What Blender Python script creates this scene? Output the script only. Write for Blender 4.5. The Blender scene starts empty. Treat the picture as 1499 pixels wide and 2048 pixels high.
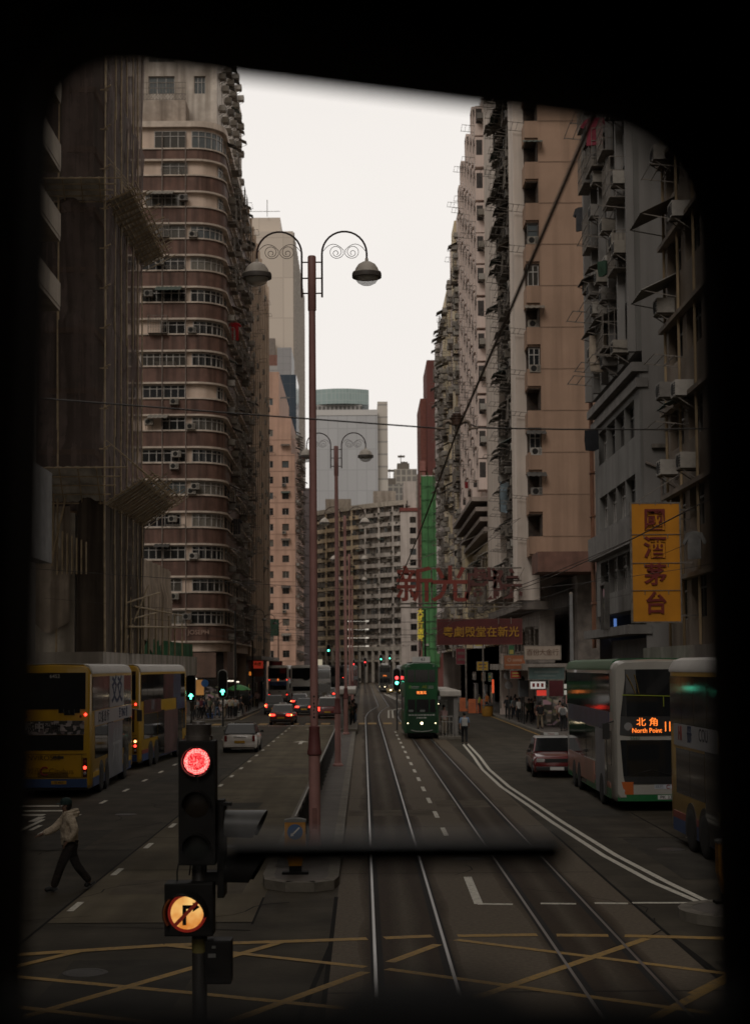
import bpy, bmesh, math, random
from mathutils import Vector, Matrix
R = math.radians
random.seed(7)
S = bpy.context.scene
COL = S.collection

# ------------------------------------------------------------------ camera
cam_d = bpy.data.cameras.new('camera')
cam = bpy.data.objects.new('camera', cam_d)
COL.objects.link(cam)
cam_d.sensor_fit = 'HORIZONTAL'
cam_d.sensor_width = 24.0
cam_d.lens = 50.0
cam_d.shift_x = 0.01646
cam_d.shift_y = 0.0933
cam_d.clip_start = 0.02
cam_d.clip_end = 6000
cam_d.dof.use_dof = True
cam_d.dof.focus_distance = 22.0
cam_d.dof.aperture_fstop = 2.8
cam_d.dof.aperture_blades = 0
cam.location = (0, 0, 4.24)
cam.rotation_euler = (Matrix.Rotation(R(93.1), 3, 'X') @ Matrix.Rotation(R(-0.40), 3, 'Z')).to_euler()
S.camera = cam

# ------------------------------------------------------------------ sky and sun (overcast)
SUN_EL, SUN_AZ = 38.0, 198.0        # azimuth clockwise from +Y: behind the tram, a little to the left
W = bpy.data.worlds.new("World")
S.world = W
W.use_nodes = True
nt = W.node_tree
bg = nt.nodes['Background']
sky = nt.nodes.new('ShaderNodeTexSky')
sky.sky_type = 'NISHITA'
sky.sun_disc = False
sky.sun_elevation = R(SUN_EL)
sky.sun_rotation = R(SUN_AZ)
sky.air_density = 1.0
sky.dust_density = 6.0
hsv = nt.nodes.new('ShaderNodeHueSaturation')
hsv.inputs['Saturation'].default_value = 0.1
nt.links.new(sky.outputs[0], hsv.inputs['Color'])
mx = nt.nodes.new('ShaderNodeMix')
mx.data_type = 'RGBA'
mx.inputs[0].default_value = 0.9
mx.inputs[7].default_value = (8.9, 8.55, 8.25, 1)      # the even white of a closed cloud cover
nt.links.new(hsv.outputs[0], mx.inputs[6])
# cloud cover brighter low down ahead (where the street opens) than overhead and behind
tcw = nt.nodes.new('ShaderNodeTexCoord'); dt = nt.nodes.new('ShaderNodeVectorMath'); dt.operation = 'DOT_PRODUCT'
nt.links.new(tcw.outputs['Generated'], dt.inputs[0]); dt.inputs[1].default_value = (0.0, 0.75, -0.35)
wr = nt.nodes.new('ShaderNodeValToRGB')
wr.color_ramp.elements[0].position = 0.0; wr.color_ramp.elements[0].color = (0.415, 0.38, 0.335, 1)
wr.color_ramp.elements[1].position = 1.0; wr.color_ramp.elements[1].color = (1.06, 1.05, 1.035, 1)
mr = nt.nodes.new('ShaderNodeMapRange'); mr.inputs['From Min'].default_value = -0.7; mr.inputs['From Max'].default_value = 0.62
nt.links.new(dt.outputs['Value'], mr.inputs['Value']); nt.links.new(mr.outputs[0], wr.inputs['Fac'])
cn = nt.nodes.new('ShaderNodeTexNoise'); cn.inputs['Scale'].default_value = 2.2; cn.inputs['Detail'].default_value = 4
nt.links.new(tcw.outputs['Generated'], cn.inputs['Vector'])
cr = nt.nodes.new('ShaderNodeMapRange'); cr.inputs['To Min'].default_value = 0.93; cr.inputs['To Max'].default_value = 1.06
nt.links.new(cn.outputs['Fac'], cr.inputs['Value'])
m1 = nt.nodes.new('ShaderNodeMix'); m1.data_type = 'RGBA'; m1.blend_type = 'MULTIPLY'; m1.inputs[0].default_value = 1.0
nt.links.new(mx.outputs[2], m1.inputs[6]); nt.links.new(wr.outputs[0], m1.inputs[7])
m2 = nt.nodes.new('ShaderNodeVectorMath'); m2.operation = 'SCALE'
nt.links.new(m1.outputs[2], m2.inputs[0]); nt.links.new(cr.outputs[0], m2.inputs['Scale'])
nt.links.new(m2.outputs[0], bg.inputs['Color'])
bg.inputs['Strength'].default_value = 0.105

sun_d = bpy.data.lights.new('sun', 'SUN')
sun_d.energy = 0.85
sun_d.angle = R(25)
sun_d.color = (1.0, 0.94, 0.88)
sun = bpy.data.objects.new('sun', sun_d)
COL.objects.link(sun)
sun.location = (0, -40, 120)
_d = Vector((math.sin(R(SUN_AZ)) * math.cos(R(SUN_EL)), math.cos(R(SUN_AZ)) * math.cos(R(SUN_EL)), math.sin(R(SUN_EL))))
sun.rotation_euler = _d.to_track_quat('Z', 'Y').to_euler()

S.view_settings.view_transform = 'Standard'
S.view_settings.look = 'None'
S.view_settings.exposure = 0.0
S.view_settings.gamma = 1.0

# ------------------------------------------------------------------ materials
MATS = {}
def nodes_of(name):
    m = bpy.data.materials.new(name)
    m.use_nodes = True
    t = m.node_tree
    return m, t, t.nodes['Principled BSDF']

def pm(name, col, rough=0.75, var=0.18, scale=2.0, metal=0.0, streak=0.0, bump=0.0, bdist=0.02, grime=0.0, spec=0.4, stretch=(1, 1, 0.06), sscale=1.1):
    """painted / mineral surface: base colour broken by noise, vertical rain streaks and blotches of dirt"""
    if name in MATS: return MATS[name]
    m, t, b = nodes_of(name)
    N, L = t.nodes, t.links
    tc = N.new('ShaderNodeTexCoord')
    nz = N.new('ShaderNodeTexNoise'); nz.inputs['Scale'].default_value = scale; nz.inputs['Detail'].default_value = 6
    L.new(tc.outputs['Object'], nz.inputs['Vector'])
    rp = N.new('ShaderNodeValToRGB')
    c = Vector(col)
    lo = c * (1 - var); hi = c * (1 + var)
    rp.color_ramp.elements[0].position = 0.3; rp.color_ramp.elements[1].position = 0.7
    rp.color_ramp.elements[0].color = (*lo, 1); rp.color_ramp.elements[1].color = (*hi, 1)
    L.new(nz.outputs['Fac'], rp.inputs['Fac'])
    out = rp.outputs['Color']
    if streak > 0:
        mp = N.new('ShaderNodeMapping'); mp.inputs['Scale'].default_value = stretch
        L.new(tc.outputs['Object'], mp.inputs['Vector'])
        n2 = N.new('ShaderNodeTexNoise'); n2.inputs['Scale'].default_value = sscale; n2.inputs['Detail'].default_value = 5
        L.new(mp.outputs[0], n2.inputs['Vector'])
        r2 = N.new('ShaderNodeValToRGB')
        r2.color_ramp.elements[0].position = 0.42; r2.color_ramp.elements[1].position = 0.68
        r2.color_ramp.elements[0].color = (0, 0, 0, 1); r2.color_ramp.elements[1].color = (streak, streak, streak, 1)
        L.new(n2.outputs['Fac'], r2.inputs['Fac'])
        mm = N.new('ShaderNodeMix'); mm.data_type = 'RGBA'
        L.new(r2.outputs['Color'], mm.inputs[0])
        L.new(out, mm.inputs[6]); mm.inputs[7].default_value = (c[0] * 0.28, c[1] * 0.25, c[2] * 0.22, 1)
        out = mm.outputs[2]
    if grime > 0:
        n3 = N.new('ShaderNodeTexNoise'); n3.inputs['Scale'].default_value = scale * 0.23; n3.inputs['Detail'].default_value = 8
        n3.inputs['Roughness'].default_value = 0.7
        L.new(tc.outputs['Object'], n3.inputs['Vector'])
        r3 = N.new('ShaderNodeValToRGB')
        r3.color_ramp.elements[0].position = 0.45; r3.color_ramp.elements[1].position = 0.75
        r3.color_ramp.elements[0].color = (0, 0, 0, 1); r3.color_ramp.elements[1].color = (grime, grime, grime, 1)
        L.new(n3.outputs['Fac'], r3.inputs['Fac'])
        mm = N.new('ShaderNodeMix'); mm.data_type = 'RGBA'
        L.new(r3.outputs['Color'], mm.inputs[0])
        L.new(out, mm.inputs[6]); mm.inputs[7].default_value = (c[0] * 0.4, c[1] * 0.36, c[2] * 0.32, 1)
        out = mm.outputs[2]
    L.new(out, b.inputs['Base Color'])
    b.inputs['Roughness'].default_value = rough
    b.inputs['Metallic'].default_value = metal
    b.inputs['Specular IOR Level'].default_value = spec
    if bump > 0:
        bp = N.new('ShaderNodeBump'); bp.inputs['Strength'].default_value = bump; bp.inputs['Distance'].default_value = bdist
        n4 = N.new('ShaderNodeTexNoise'); n4.inputs['Scale'].default_value = scale * 12; n4.inputs['Detail'].default_value = 4
        L.new(tc.outputs['Object'], n4.inputs['Vector'])
        L.new(n4.outputs['Fac'], bp.inputs['Height']); L.new(bp.outputs[0], b.inputs['Normal'])
    MATS[name] = m
    return m

def pairs(name, cols, rough=0.8, spec=0.3):
    """one of several real colours per object (curtains, laundry, units), picked by the object's own random number"""
    if name in MATS: return MATS[name]
    m, t, b = nodes_of(name)
    N, L = t.nodes, t.links
    oi = N.new('ShaderNodeObjectInfo')
    rp = N.new('ShaderNodeValToRGB'); rp.color_ramp.interpolation = 'CONSTANT'
    el = rp.color_ramp.elements
    while len(el) < len(cols): el.new(0.5)
    for i, c in enumerate(cols):
        el[i].position = i / len(cols); el[i].color = (*c, 1)
    L.new(oi.outputs['Random'], rp.inputs['Fac'])
    tc = N.new('ShaderNodeTexCoord')
    nz = N.new('ShaderNodeTexNoise'); nz.inputs['Scale'].default_value = 5
    L.new(tc.outputs['Object'], nz.inputs['Vector'])
    mm = N.new('ShaderNodeMix'); mm.data_type = 'RGBA'; mm.blend_type = 'MULTIPLY'; mm.inputs[0].default_value = 0.5
    L.new(rp.outputs['Color'], mm.inputs[6]); L.new(nz.outputs['Fac'], mm.inputs[7])
    L.new(mm.outputs[2], b.inputs['Base Color'])
    b.inputs['Roughness'].default_value = rough
    b.inputs['Specular IOR Level'].default_value = spec
    MATS[name] = m
    return m

def em(name, col, strength):
    if name in MATS: return MATS[name]
    m, t, b = nodes_of(name)
    b.inputs['Base Color'].default_value = (col[0] * 0.3, col[1] * 0.3, col[2] * 0.3, 1)
    b.inputs['Emission Color'].default_value = (*col, 1)
    b.inputs['Emission Strength'].default_value = strength
    b.inputs['Roughness'].default_value = 0.3
    MATS[name] = m
    return m

def shiny(name, col, rough=0.12, metal=0.0, spec=0.5, coat=0.0, var=0.06):
    if name in MATS: return MATS[name]
    m = pm(name, col, rough=rough, var=var, scale=1.6, metal=metal, spec=spec)
    if coat: m.node_tree.nodes['Principled BSDF'].inputs['Coat Weight'].default_value = coat
    return m

def clear_glass(name, tint=(0.9, 0.92, 0.9), alpha=0.25, rough=0.05):
    if name in MATS: return MATS[name]
    m, t, b = nodes_of(name)
    b.inputs['Base Color'].default_value = (*tint, 1)
    b.inputs['Roughness'].default_value = rough
    b.inputs['Alpha'].default_value = alpha
    MATS[name] = m
    return m

# ------------------------------------------------------------------ mesh builder
class MB:
    def __init__(s): s.v = []; s.f = []; s.m = []
    def add(s, vs, fs, mi=0):
        n = len(s.v); s.v.extend([tuple(v) for v in vs])
        for f in fs: s.f.append(tuple(i + n for i in f)); s.m.append(mi)
    def quad(s, a, b, c, d, mi=0): s.add([a, b, c, d], [(0, 1, 2, 3)], mi)
    def box(s, x0, x1, y0, y1, z0, z1, mi=0):
        s.add([(x0, y0, z0), (x1, y0, z0), (x1, y1, z0), (x0, y1, z0), (x0, y0, z1), (x1, y0, z1), (x1, y1, z1), (x0, y1, z1)],
              [(0, 3, 2, 1), (4, 5, 6, 7), (0, 1, 5, 4), (1, 2, 6, 5), (2, 3, 7, 6), (3, 0, 4, 7)], mi)
    def hexa(s, p, mi=0):   # 8 points: bottom ring of four, then top ring of four
        s.add(p, [(0, 3, 2, 1), (4, 5, 6, 7), (0, 1, 5, 4), (1, 2, 6, 5), (2, 3, 7, 6), (3, 0, 4, 7)], mi)
    def bar(s, a, b, w, h, mi=0, up=(0, 0, 1)):
        a = Vector(a); b = Vector(b); d = (b - a).normalized(); u = Vector(up)
        if abs(d.dot(u)) > 0.99: u = Vector((1, 0, 0))
        x = d.cross(u).normalized() * (w / 2); y = x.cross(d).normalized() * (h / 2)
        s.hexa([a - x - y, a + x - y, b + x - y, b - x - y, a - x + y, a + x + y, b + x + y, b - x + y], mi)
    def tube(s, pts, r, n=8, mi=0, cap=True):
        pts = [Vector(p) for p in pts]; k = len(pts)
        rs = r if isinstance(r, (list, tuple)) else [r] * k
        ref = None; rings = []
        for i, p in enumerate(pts):
            d = (pts[min(i + 1, k - 1)] - pts[max(i - 1, 0)])
            d = d.normalized() if d.length > 1e-9 else Vector((0, 0, 1))
            if ref is None:
                ref = Vector((0, 0, 1)) if abs(d.z) < 0.9 else Vector((1, 0, 0))
            x = (ref - d * ref.dot(d))
            x = x.normalized() if x.length > 1e-6 else d.orthogonal().normalized()
            ref = x; y = d.cross(x)
            rings.append([p + (x * math.cos(2 * math.pi * j / n) + y * math.sin(2 * math.pi * j / n)) * rs[i] for j in range(n)])
        vs = [q for ring in rings for q in ring]; fs = []
        for i in range(k - 1):
            for j in range(n):
                fs.append((i * n + j, i * n + (j + 1) % n, (i + 1) * n + (j + 1) % n, (i + 1) * n + j))
        if cap:
            fs.append(tuple(reversed(range(n)))); fs.append(tuple((k - 1) * n + j for j in range(n)))
        s.add(vs, fs, mi)
    def lathe(s, prof, c=(0, 0, 0), n=20, mi=0, axis='Z'):
        vs = []; fs = []; k = len(prof); c = Vector(c)
        for (r, z) in prof:
            for j in range(n):
                a = 2 * math.pi * j / n
                p = Vector((r * math.cos(a), r * math.sin(a), z))
                if axis == 'Y': p = Vector((p.x, -p.z, p.y))      # +z of the profile points to -Y
                if axis == 'X': p = Vector((p.z, p.x, p.y))
                vs.append(c + p)
        for i in range(k - 1):
            for j in range(n):
                fs.append((i * n + j, i * n + (j + 1) % n, (i + 1) * n + (j + 1) % n, (i + 1) * n + j))
        if prof[0][0] > 1e-6: fs.append(tuple(reversed(range(n))))
        if prof[-1][0] > 1e-6: fs.append(tuple((k - 1) * n + j for j in range(n)))
        s.add(vs, fs, mi)
    def prism(s, poly, f0, f1, mi=0):
        """poly of 2-D points; f0, f1 map a 2-D point to the two ends in 3-D"""
        n = len(poly)
        vs = [f0(*p) for p in poly] + [f1(*p) for p in poly]
        fs = [tuple(reversed(range(n))), tuple(range(n, 2 * n))]
        for i in range(n): fs.append((i, (i + 1) % n, n + (i + 1) % n, n + i))
        s.add(vs, fs, mi)
    def ring_strip(s, inner, outer, mi=0):
        n = len(inner); s.add(list(inner) + list(outer), [(i, (i + 1) % n, n + (i + 1) % n, n + i) for i in range(n)], mi)
    def loft(s, rings, mi=0, cap=True):
        n = len(rings[0]); vs = [q for r in rings for q in r]; fs = []
        for i in range(len(rings) - 1):
            for j in range(n): fs.append((i * n + j, i * n + (j + 1) % n, (i + 1) * n + (j + 1) % n, (i + 1) * n + j))
        if cap:
            fs.append(tuple(reversed(range(n)))); fs.append(tuple((len(rings) - 1) * n + j for j in range(n)))
        s.add(vs, fs, mi)
    def merge(s, o, M=None, mo=0):
        n = len(s.v)
        s.v.extend([tuple(M @ Vector(v)) if M else v for v in o.v])
        for f, mi in zip(o.f, o.m): s.f.append(tuple(i + n for i in f)); s.m.append(mi + mo)
    def mesh(s, name, mats, smooth=None, bevel=0.0, fix=True, seg=2):
        me = bpy.data.meshes.new(name)
        me.from_pydata(s.v, [], s.f)
        if not isinstance(mats, (list, tuple)): mats = [mats]
        for m in mats: me.materials.append(m)
        me.polygons.foreach_set('material_index', s.m)
        if bevel > 0 or fix:
            bm = bmesh.new(); bm.from_mesh(me)
            if bevel > 0:
                bmesh.ops.remove_doubles(bm, verts=bm.verts, dist=1e-5)
            if fix: bmesh.ops.recalc_face_normals(bm, faces=bm.faces)
            if bevel > 0:
                ed = [e for e in bm.edges if len(e.link_faces) == 2 and e.calc_face_angle(0) > R(25)]
                bmesh.ops.bevel(bm, geom=ed, offset=bevel, segments=seg, profile=0.7, affect='EDGES', clamp_overlap=True)
            bm.to_mesh(me); bm.free()
        if smooth is not None:
            me.polygons.foreach_set('use_smooth', [True] * len(me.polygons))
            me.set_sharp_from_angle(angle=R(smooth))
        me.update()
        return me
    def build(s, name, mats, parent=None, smooth=None, bevel=0.0, loc=None, rot=None, fix=True, seg=2):
        return place(s.mesh(name, mats, smooth, bevel, fix, seg), name, parent, loc, rot)

def place(me, name, parent=None, loc=None, rot=None):
    o = bpy.data.objects.new(name, me); COL.objects.link(o)
    if parent: o.parent = parent
    if loc is not None: o.location = loc
    if rot is not None: o.rotation_euler = rot if isinstance(rot, (tuple, list)) or hasattr(rot, 'x') else (0, 0, rot)
    return o
def tag(o, label=None, cat=None, group=None, kind=None):
    if label: o['label'] = label
    if cat: o['category'] = cat
    if group: o['group'] = group
    if kind: o['kind'] = kind
    return o
def empty(name, loc=(0, 0, 0), rz=0.0):
    o = bpy.data.objects.new(name, None); COL.objects.link(o)
    o.empty_display_size = 0.3
    o.location = loc; o.rotation_euler = (0, 0, rz)
    return o
def thing(name, label, cat, loc=(0, 0, 0), rz=0.0, group=None):
    return tag(empty(name, loc, rz), label, cat, group)
def dup(root, loc, rz=0.0, label=None, cat=None, group=None):
    c = root.copy(); COL.objects.link(c); c.location = loc; c.rotation_euler = (0, 0, rz)
    tag(c, label, cat, group)
    def kids(src, dst):
        for ch in list(src.children):
            k = ch.copy(); COL.objects.link(k); k.parent = dst
            kids(ch, k)
    kids(root, c)
    return c

def text_mesh(body, size, mat, depth=0.01, offset=0.0, align='CENTER', squeeze=1.0, name='lettering'):
    """lettering standing upright, reading from -Y"""
    cu = bpy.data.curves.new('lettering', 'FONT')
    cu.body = body; cu.size = size; cu.extrude = depth; cu.offset = offset
    cu.align_x = align; cu.align_y = 'CENTER'; cu.resolution_u = 3
    ob = bpy.data.objects.new('lettering', cu); COL.objects.link(ob)
    dg = bpy.context.evaluated_depsgraph_get(); dg.update()
    me = bpy.data.meshes.new_from_object(ob.evaluated_get(dg))
    bpy.data.objects.remove(ob); bpy.data.curves.remove(cu)
    me.transform(Matrix.Diagonal((squeeze, 1, 1, 1)))
    me.transform(Matrix.Rotation(R(90), 4, 'X'))
    me.materials.clear(); me.materials.append(mat)
    me.name = name
    return me
def text(body, size, mat, parent, loc, rz=0.0, **kw):
    nm = kw.get('name', 'lettering')
    return place(text_mesh(body, size, mat, **kw), nm, parent, loc, rz)

# ================================================================== GROUND AND ROADS
def worn_paint(name, col, under, amount=0.55, rough=0.7):
    if name in MATS: return MATS[name]
    m, t, b = nodes_of(name); N, L = t.nodes, t.links
    tc = N.new('ShaderNodeTexCoord')
    nz = N.new('ShaderNodeTexNoise'); nz.inputs['Scale'].default_value = 9; nz.inputs['Detail'].default_value = 8; nz.inputs['Roughness'].default_value = 0.75
    L.new(tc.outputs['Object'], nz.inputs['Vector'])
    rp = N.new('ShaderNodeValToRGB')
    rp.color_ramp.elements[0].position = amount - 0.1; rp.color_ramp.elements[1].position = amount + 0.14
    rp.color_ramp.elements[0].color = (*col, 1); rp.color_ramp.elements[1].color = (*under, 1)
    L.new(nz.outputs['Fac'], rp.inputs['Fac']); L.new(rp.outputs[0], b.inputs['Base Color'])
    b.inputs['Roughness'].default_value = rough
    MATS[name] = m
    return m

def tramway_mat():
    m, t, b = nodes_of('tramway'); N, L = t.nodes, t.links
    tc = N.new('ShaderNodeTexCoord'); sp = N.new('ShaderNodeSeparateXYZ')
    nz = N.new('ShaderNodeTexNoise'); nz.inputs['Scale'].default_value = 0.8; nz.inputs['Detail'].default_value = 7
    mp = N.new('ShaderNodeMapping'); mp.inputs['Scale'].default_value = (1.4, 0.22, 1)
    L.new(tc.outputs['Object'], mp.inputs['Vector']); L.new(mp.outputs[0], nz.inputs['Vector'])
    L.new(tc.outputs['Object'], sp.inputs[0])
    # distance from the track centres: oil and rust staining runs along the rails
    def absd(c):
        a = N.new('ShaderNodeMath'); a.operation = 'SUBTRACT'; L.new(sp.outputs['X'], a.inputs[0]); a.inputs[1].default_value = c
        d = N.new('ShaderNodeMath'); d.operation = 'ABSOLUTE'; L.new(a.outputs[0], d.inputs[0]); return d
    mn = N.new('ShaderNodeMath'); mn.operation = 'MINIMUM'
    L.new(absd(0.675).outputs[0], mn.inputs[0]); L.new(absd(3.375).outputs[0], mn.inputs[1])
    ad = N.new('ShaderNodeMath'); ad.operation = 'MULTIPLY_ADD'
    L.new(nz.outputs['Fac'], ad.inputs[0]); ad.inputs[1].default_value = 0.5; L.new(mn.outputs[0], ad.inputs[2])
    rp = N.new('ShaderNodeValToRGB'); e = rp.color_ramp.elements
    e[0].position = 0.22; e[0].color = (0.085, 0.070, 0.050, 1)
    e[1].position = 0.5; e[1].color = (0.038, 0.025, 0.015, 1)
    for p, c in ((0.84, (0.042, 0.028, 0.017)), (0.98, (0.085, 0.066, 0.046)), (1.0, (0.11, 0.088, 0.064))):
        q = e.new(p); q.color = (*c, 1)
    L.new(ad.outputs[0], rp.inputs['Fac'])
    n2 = N.new('ShaderNodeTexNoise'); n2.inputs['Scale'].default_value = 14; n2.inputs['Detail'].default_value = 6
    L.new(tc.outputs['Object'], n2.inputs['Vector'])
    mm = N.new('ShaderNodeMix'); mm.data_type = 'RGBA'; mm.blend_type = 'OVERLAY'; mm.inputs[0].default_value = 0.5
    L.new(rp.outputs[0], mm.inputs[6]); L.new(n2.outputs['Fac'], mm.inputs[7])
    L.new(mm.outputs[2], b.inputs['Base Color'])
    b.inputs['Roughness'].default_value = 0.75; b.inputs['Specular IOR Level'].default_value = 0.12
    return m

M_ASPH = pm('asphalt', (0.058, 0.050, 0.037), rough=0.8, var=0.35, scale=0.9, grime=0.6, bump=0.25, spec=0.12, streak=0.45, stretch=(0.9, 0.05, 1))
M_CONC_RD = pm('road_concrete', (0.122, 0.102, 0.068), rough=0.8, var=0.25, scale=0.7, grime=0.5, bump=0.2, spec=0.12, streak=0.45, stretch=(1.2, 0.06, 1))
M_PAVE = pm('pavement', (0.10, 0.088, 0.078), rough=0.8, var=0.2, scale=1.5, grime=0.3, bump=0.2)
M_KERB = pm('kerb_stone', (0.16, 0.145, 0.12), rough=0.85, var=0.25, scale=3, grime=0.5)
M_JOINT = pm('joint_tar', (0.012, 0.011, 0.010), rough=0.85, spec=.08)
M_TRAMWAY = tramway_mat()
M_WHITE = worn_paint('road_white', (0.60, 0.575, 0.50), (0.15, 0.135, 0.11), 0.58)
M_YELLOW = worn_paint('road_yellow', (0.34, 0.20, 0.035), (0.09, 0.075, 0.055), 0.57)
M_RAIL = shiny('rail_steel', (0.24, 0.23, 0.22), rough=0.36, metal=1.0)
M_GROOVE = pm('rail_groove', (0.008, 0.007, 0.006), rough=0.9)

def sheet(name, rects, z, mat, kind='structure'):
    mb = MB()
    for (x0, x1, y0, y1) in rects: mb.quad((x0, y0, z), (x1, y0, z), (x1, y1, z), (x0, y1, z))
    return tag(mb.build(name, mat), kind=kind)
sheet('ground', [(-1800, 1800, -300, 3500)], -0.06, M_ASPH)
sheet('road', [(-90, 90, -60, 760)], 0.0, M_ASPH)
sheet('concrete_lane', [(-5.3, -1.85, 26.2, 113.5)], 0.004, M_CONC_RD)
sheet('tramway', [(-0.5, 4.72, -40, 460)], 0.004, M_TRAMWAY)
# slab joints
jb = MB()
for (x0, x1, y0, y1) in [(-5.34, -5.29, 5, 113), (-1.88, -1.84, 26, 29)] + [(-5.3, -1.85, y, y + 0.05) for y in (26.2, 33, 39.2, 44.3, 52, 60, 69, 80, 95)] + \
        [(-0.5, 4.7, y, y + 0.04) for y in (20.5, 32.2, 41.5, 50.4, 60, 72)] + [(-0.56, -0.49, 8, 29), (4.72, 4.78, 8, 40), (-9, -5.4, 36.6, 36.66), (6.2, 10, 38.5, 38.56), (7.6, 7.64, 28, 45)]:
    jb.quad((x0, y0, 0.007), (x1, y0, 0.007), (x1, y1, 0.007), (x0, y1, 0.007))
cr_ = random.Random(3)
for k in range(26):          # hairline cracks
    x, y = cr_.uniform(-9, 9.5), cr_.uniform(18, 70); d = cr_.uniform(0, 6.28)
    if -1.9 < x < -.4 and y > 29: continue
    for q in range(cr_.randint(4, 9)):
        d += cr_.uniform(-.6, .6); l = cr_.uniform(.25, .7); x2, y2 = x + l * math.cos(d), y + l * math.sin(d); w = cr_.uniform(.008, .02); nx, ny = -math.sin(d) * w, math.cos(d) * w
        zz = .0062 + .00001 * (k * 10 + q) / 3; jb.quad((x - nx, y - ny, zz), (x2 - nx, y2 - ny, zz), (x2 + nx, y2 + ny, zz), (x + nx, y + ny, zz)); x, y = x2, y2
jb.quad((-0.56, 24, 0.0075), (-0.49, 24, 0.0075), (-1.15, 12, 0.0075), (-1.23, 12, 0.0075))
jb.quad((4.72, 24.6, 0.0075), (4.79, 24.6, 0.0075), (5.1, 14, 0.0075), (5.0, 14, 0.0075))
jb.quad((-5.3, 26, 0.0075), (-5.25, 26, 0.0075), (-1.85, 25.4, 0.0075), (-1.85, 25.45, 0.0075))
tag(jb.build('slab_joints', M_JOINT), kind='structure')

# rails: a steel head with its dark flange groove, both tracks, bending where the far curve begins
def railx(x, y): return x + (0.0 if y < 125 else 0.0009 * (y - 125) ** 2 if y < 165 else 1.44 + 0.0 * y) * (1 if y < 165 else 1)
def rail_y(): return [-40, 0, 20, 40, 60, 80, 100, 125] + [125 + 5 * i for i in range(1, 9)] + [200, 260, 330, 460]
for cx in (0.675, 3.375):
    for sgn in (-1, 1):
        x = cx + sgn * 0.5335
        mb = MB(); ys = rail_y()
        for a, b in zip(ys[:-1], ys[1:]):
            xa, xb = railx(x, a), railx(x, b)
            mb.quad((xa - 0.023, a, 0.016), (xa + 0.023, a, 0.016), (xb + 0.023, b, 0.016), (xb - 0.023, b, 0.016), 0)
            g0, g1 = (0.02, 0.115) if sgn < 0 else (-0.115, -0.02)
            mb.quad((xa + g0, a, 0.010), (xa + g1, a, 0.010), (xb + g1, b, 0.010), (xb + g0, b, 0.010), 1)
            mb.quad((xa - (0.03 if sgn < 0 else -0.03), a, 0.0095), (xa - (0.065 if sgn < 0 else -0.065), a, 0.0095), (xb - (0.065 if sgn < 0 else -0.065), b, 0.0095), (xb - (0.03 if sgn < 0 else -0.03), b, 0.0095), 1)
        tag(mb.build('tram_rail', [M_RAIL, M_GROOVE]), kind='structure')

# painted markings (every stroke a hair above the one before, so crossings never share a plane)
LZ = [0.0]
def line(mb, pts, w, z=0.013):
    LZ[0] += 0.00012; z = z - 0.004 + LZ[0]
    for a, b in zip(pts[:-1], pts[1:]):
        a = Vector((a[0], a[1], z)); b = Vector((b[0], b[1], z)); d = (b - a).normalized(); n = Vector((-d.y, d.x, 0)) * w / 2
        mb.quad(a - n, b - n, b + n, a + n)
wm = MB()
for k in range(19): y = 27.5 + 4.72 * k; wm.box(-5.20, -5.08, y, y + 1.05, 0.008, 0.013)
for k in range(16): y = 44.5 + 4.7 * k; wm.box(-8.31, -8.19, y, y + 1.1, 0.008, 0.013)
for k in range(14): y = 39.2 + 4.65 * k; wm.box(1.98, 2.10, y, y + 1.9, 0.008, 0.013)
for off in (0.0, 0.28):
    line(wm, [(5.38 + off * 0.9, 85.5), (5.1 + off, 73), (4.82 + off, 64), (4.78 + off, 54.8), (4.95 + off, 47.8), (5.06 + off, 42.4), (5.3 + off, 35), (5.6 + off, 30.6), (5.95 + off * 0.6, 28.0)], 0.13)
line(wm, [(2.06, 31.6), (2.02, 28.0)], 0.16)
for a, b in ((2.0, 2.62), (3.12, 3.74), (4.08, 4.66), (4.75, 6.35)): line(wm, [(a, 28.02), (b, 27.95)], 0.16)
for (x, y, w, l) in ((-9.0, 40.5, .12, 3.6), (-8.75, 41.2, .12, 1.3), (-8.3, 40.2, .12, 1.2), (-9.7, 41.5, .2, 2.4), (-9.2, 43.5, .2, 1.4), (-9.9, 45.2, 1.3, .5), (-9.4, 46.6, 1.6, .35), (-10.2, 48.2, 1.8, .4), (-8.9, 38.0, .14, 1.8), (-9.6, 37.6, .6, .35)):
    wm.box(x - w / 2, x + w / 2, y, y + l, 0.008, 0.013)
def arrow(mb, x, y, s=1, flip=1):
    mb.box(x - 0.1, x + 0.1, y, y + 2.2 * s, 0.008, 0.013)
    mb.prism([(x - 0.45, y + (2.2 if flip > 0 else 0) * s), (x + 0.45, y + (2.2 if flip > 0 else 0) * s), (x, y + (2.2 + 1.3 if flip > 0 else -1.3) * s)], lambda a, b: (a, b, 0.008), lambda a, b: (a, b, 0.013))
arrow(wm, -3.5, 86); arrow(wm, -6.7, 88); arrow(wm, -3.5, 104); arrow(wm, 8.3, 38.5, 1, -1)
line(wm, [(-11.6, 112.6), (-1.9, 113)], 0.3)
for off in (0, .35): line(wm, [(2.05 + off, 128), (2.4 + off, 150), (4.9 + off, 165), (5.5 + off, 178), (4.0 + off, 200), (3.2 + off, 240)], 0.14)
tag(wm.build('lane_markings', M_WHITE), kind='structure')
ym = MB()
for seg in ([(-9, 22.6), (-5.13, 23.4), (-3.06, 24.1), (-0.6, 24.45), (0.03, 24.55)], [(0.3, 24.6), (1.05, 24.75)], [(1.45, 24.75), (2.7, 24.8)], [(3.0, 24.75), (3.8, 24.68)], [(4.05, 24.65), (5.6, 24.35), (9, 23.7)]):
    line(ym, seg, 0.24, 0.0125)
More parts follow.
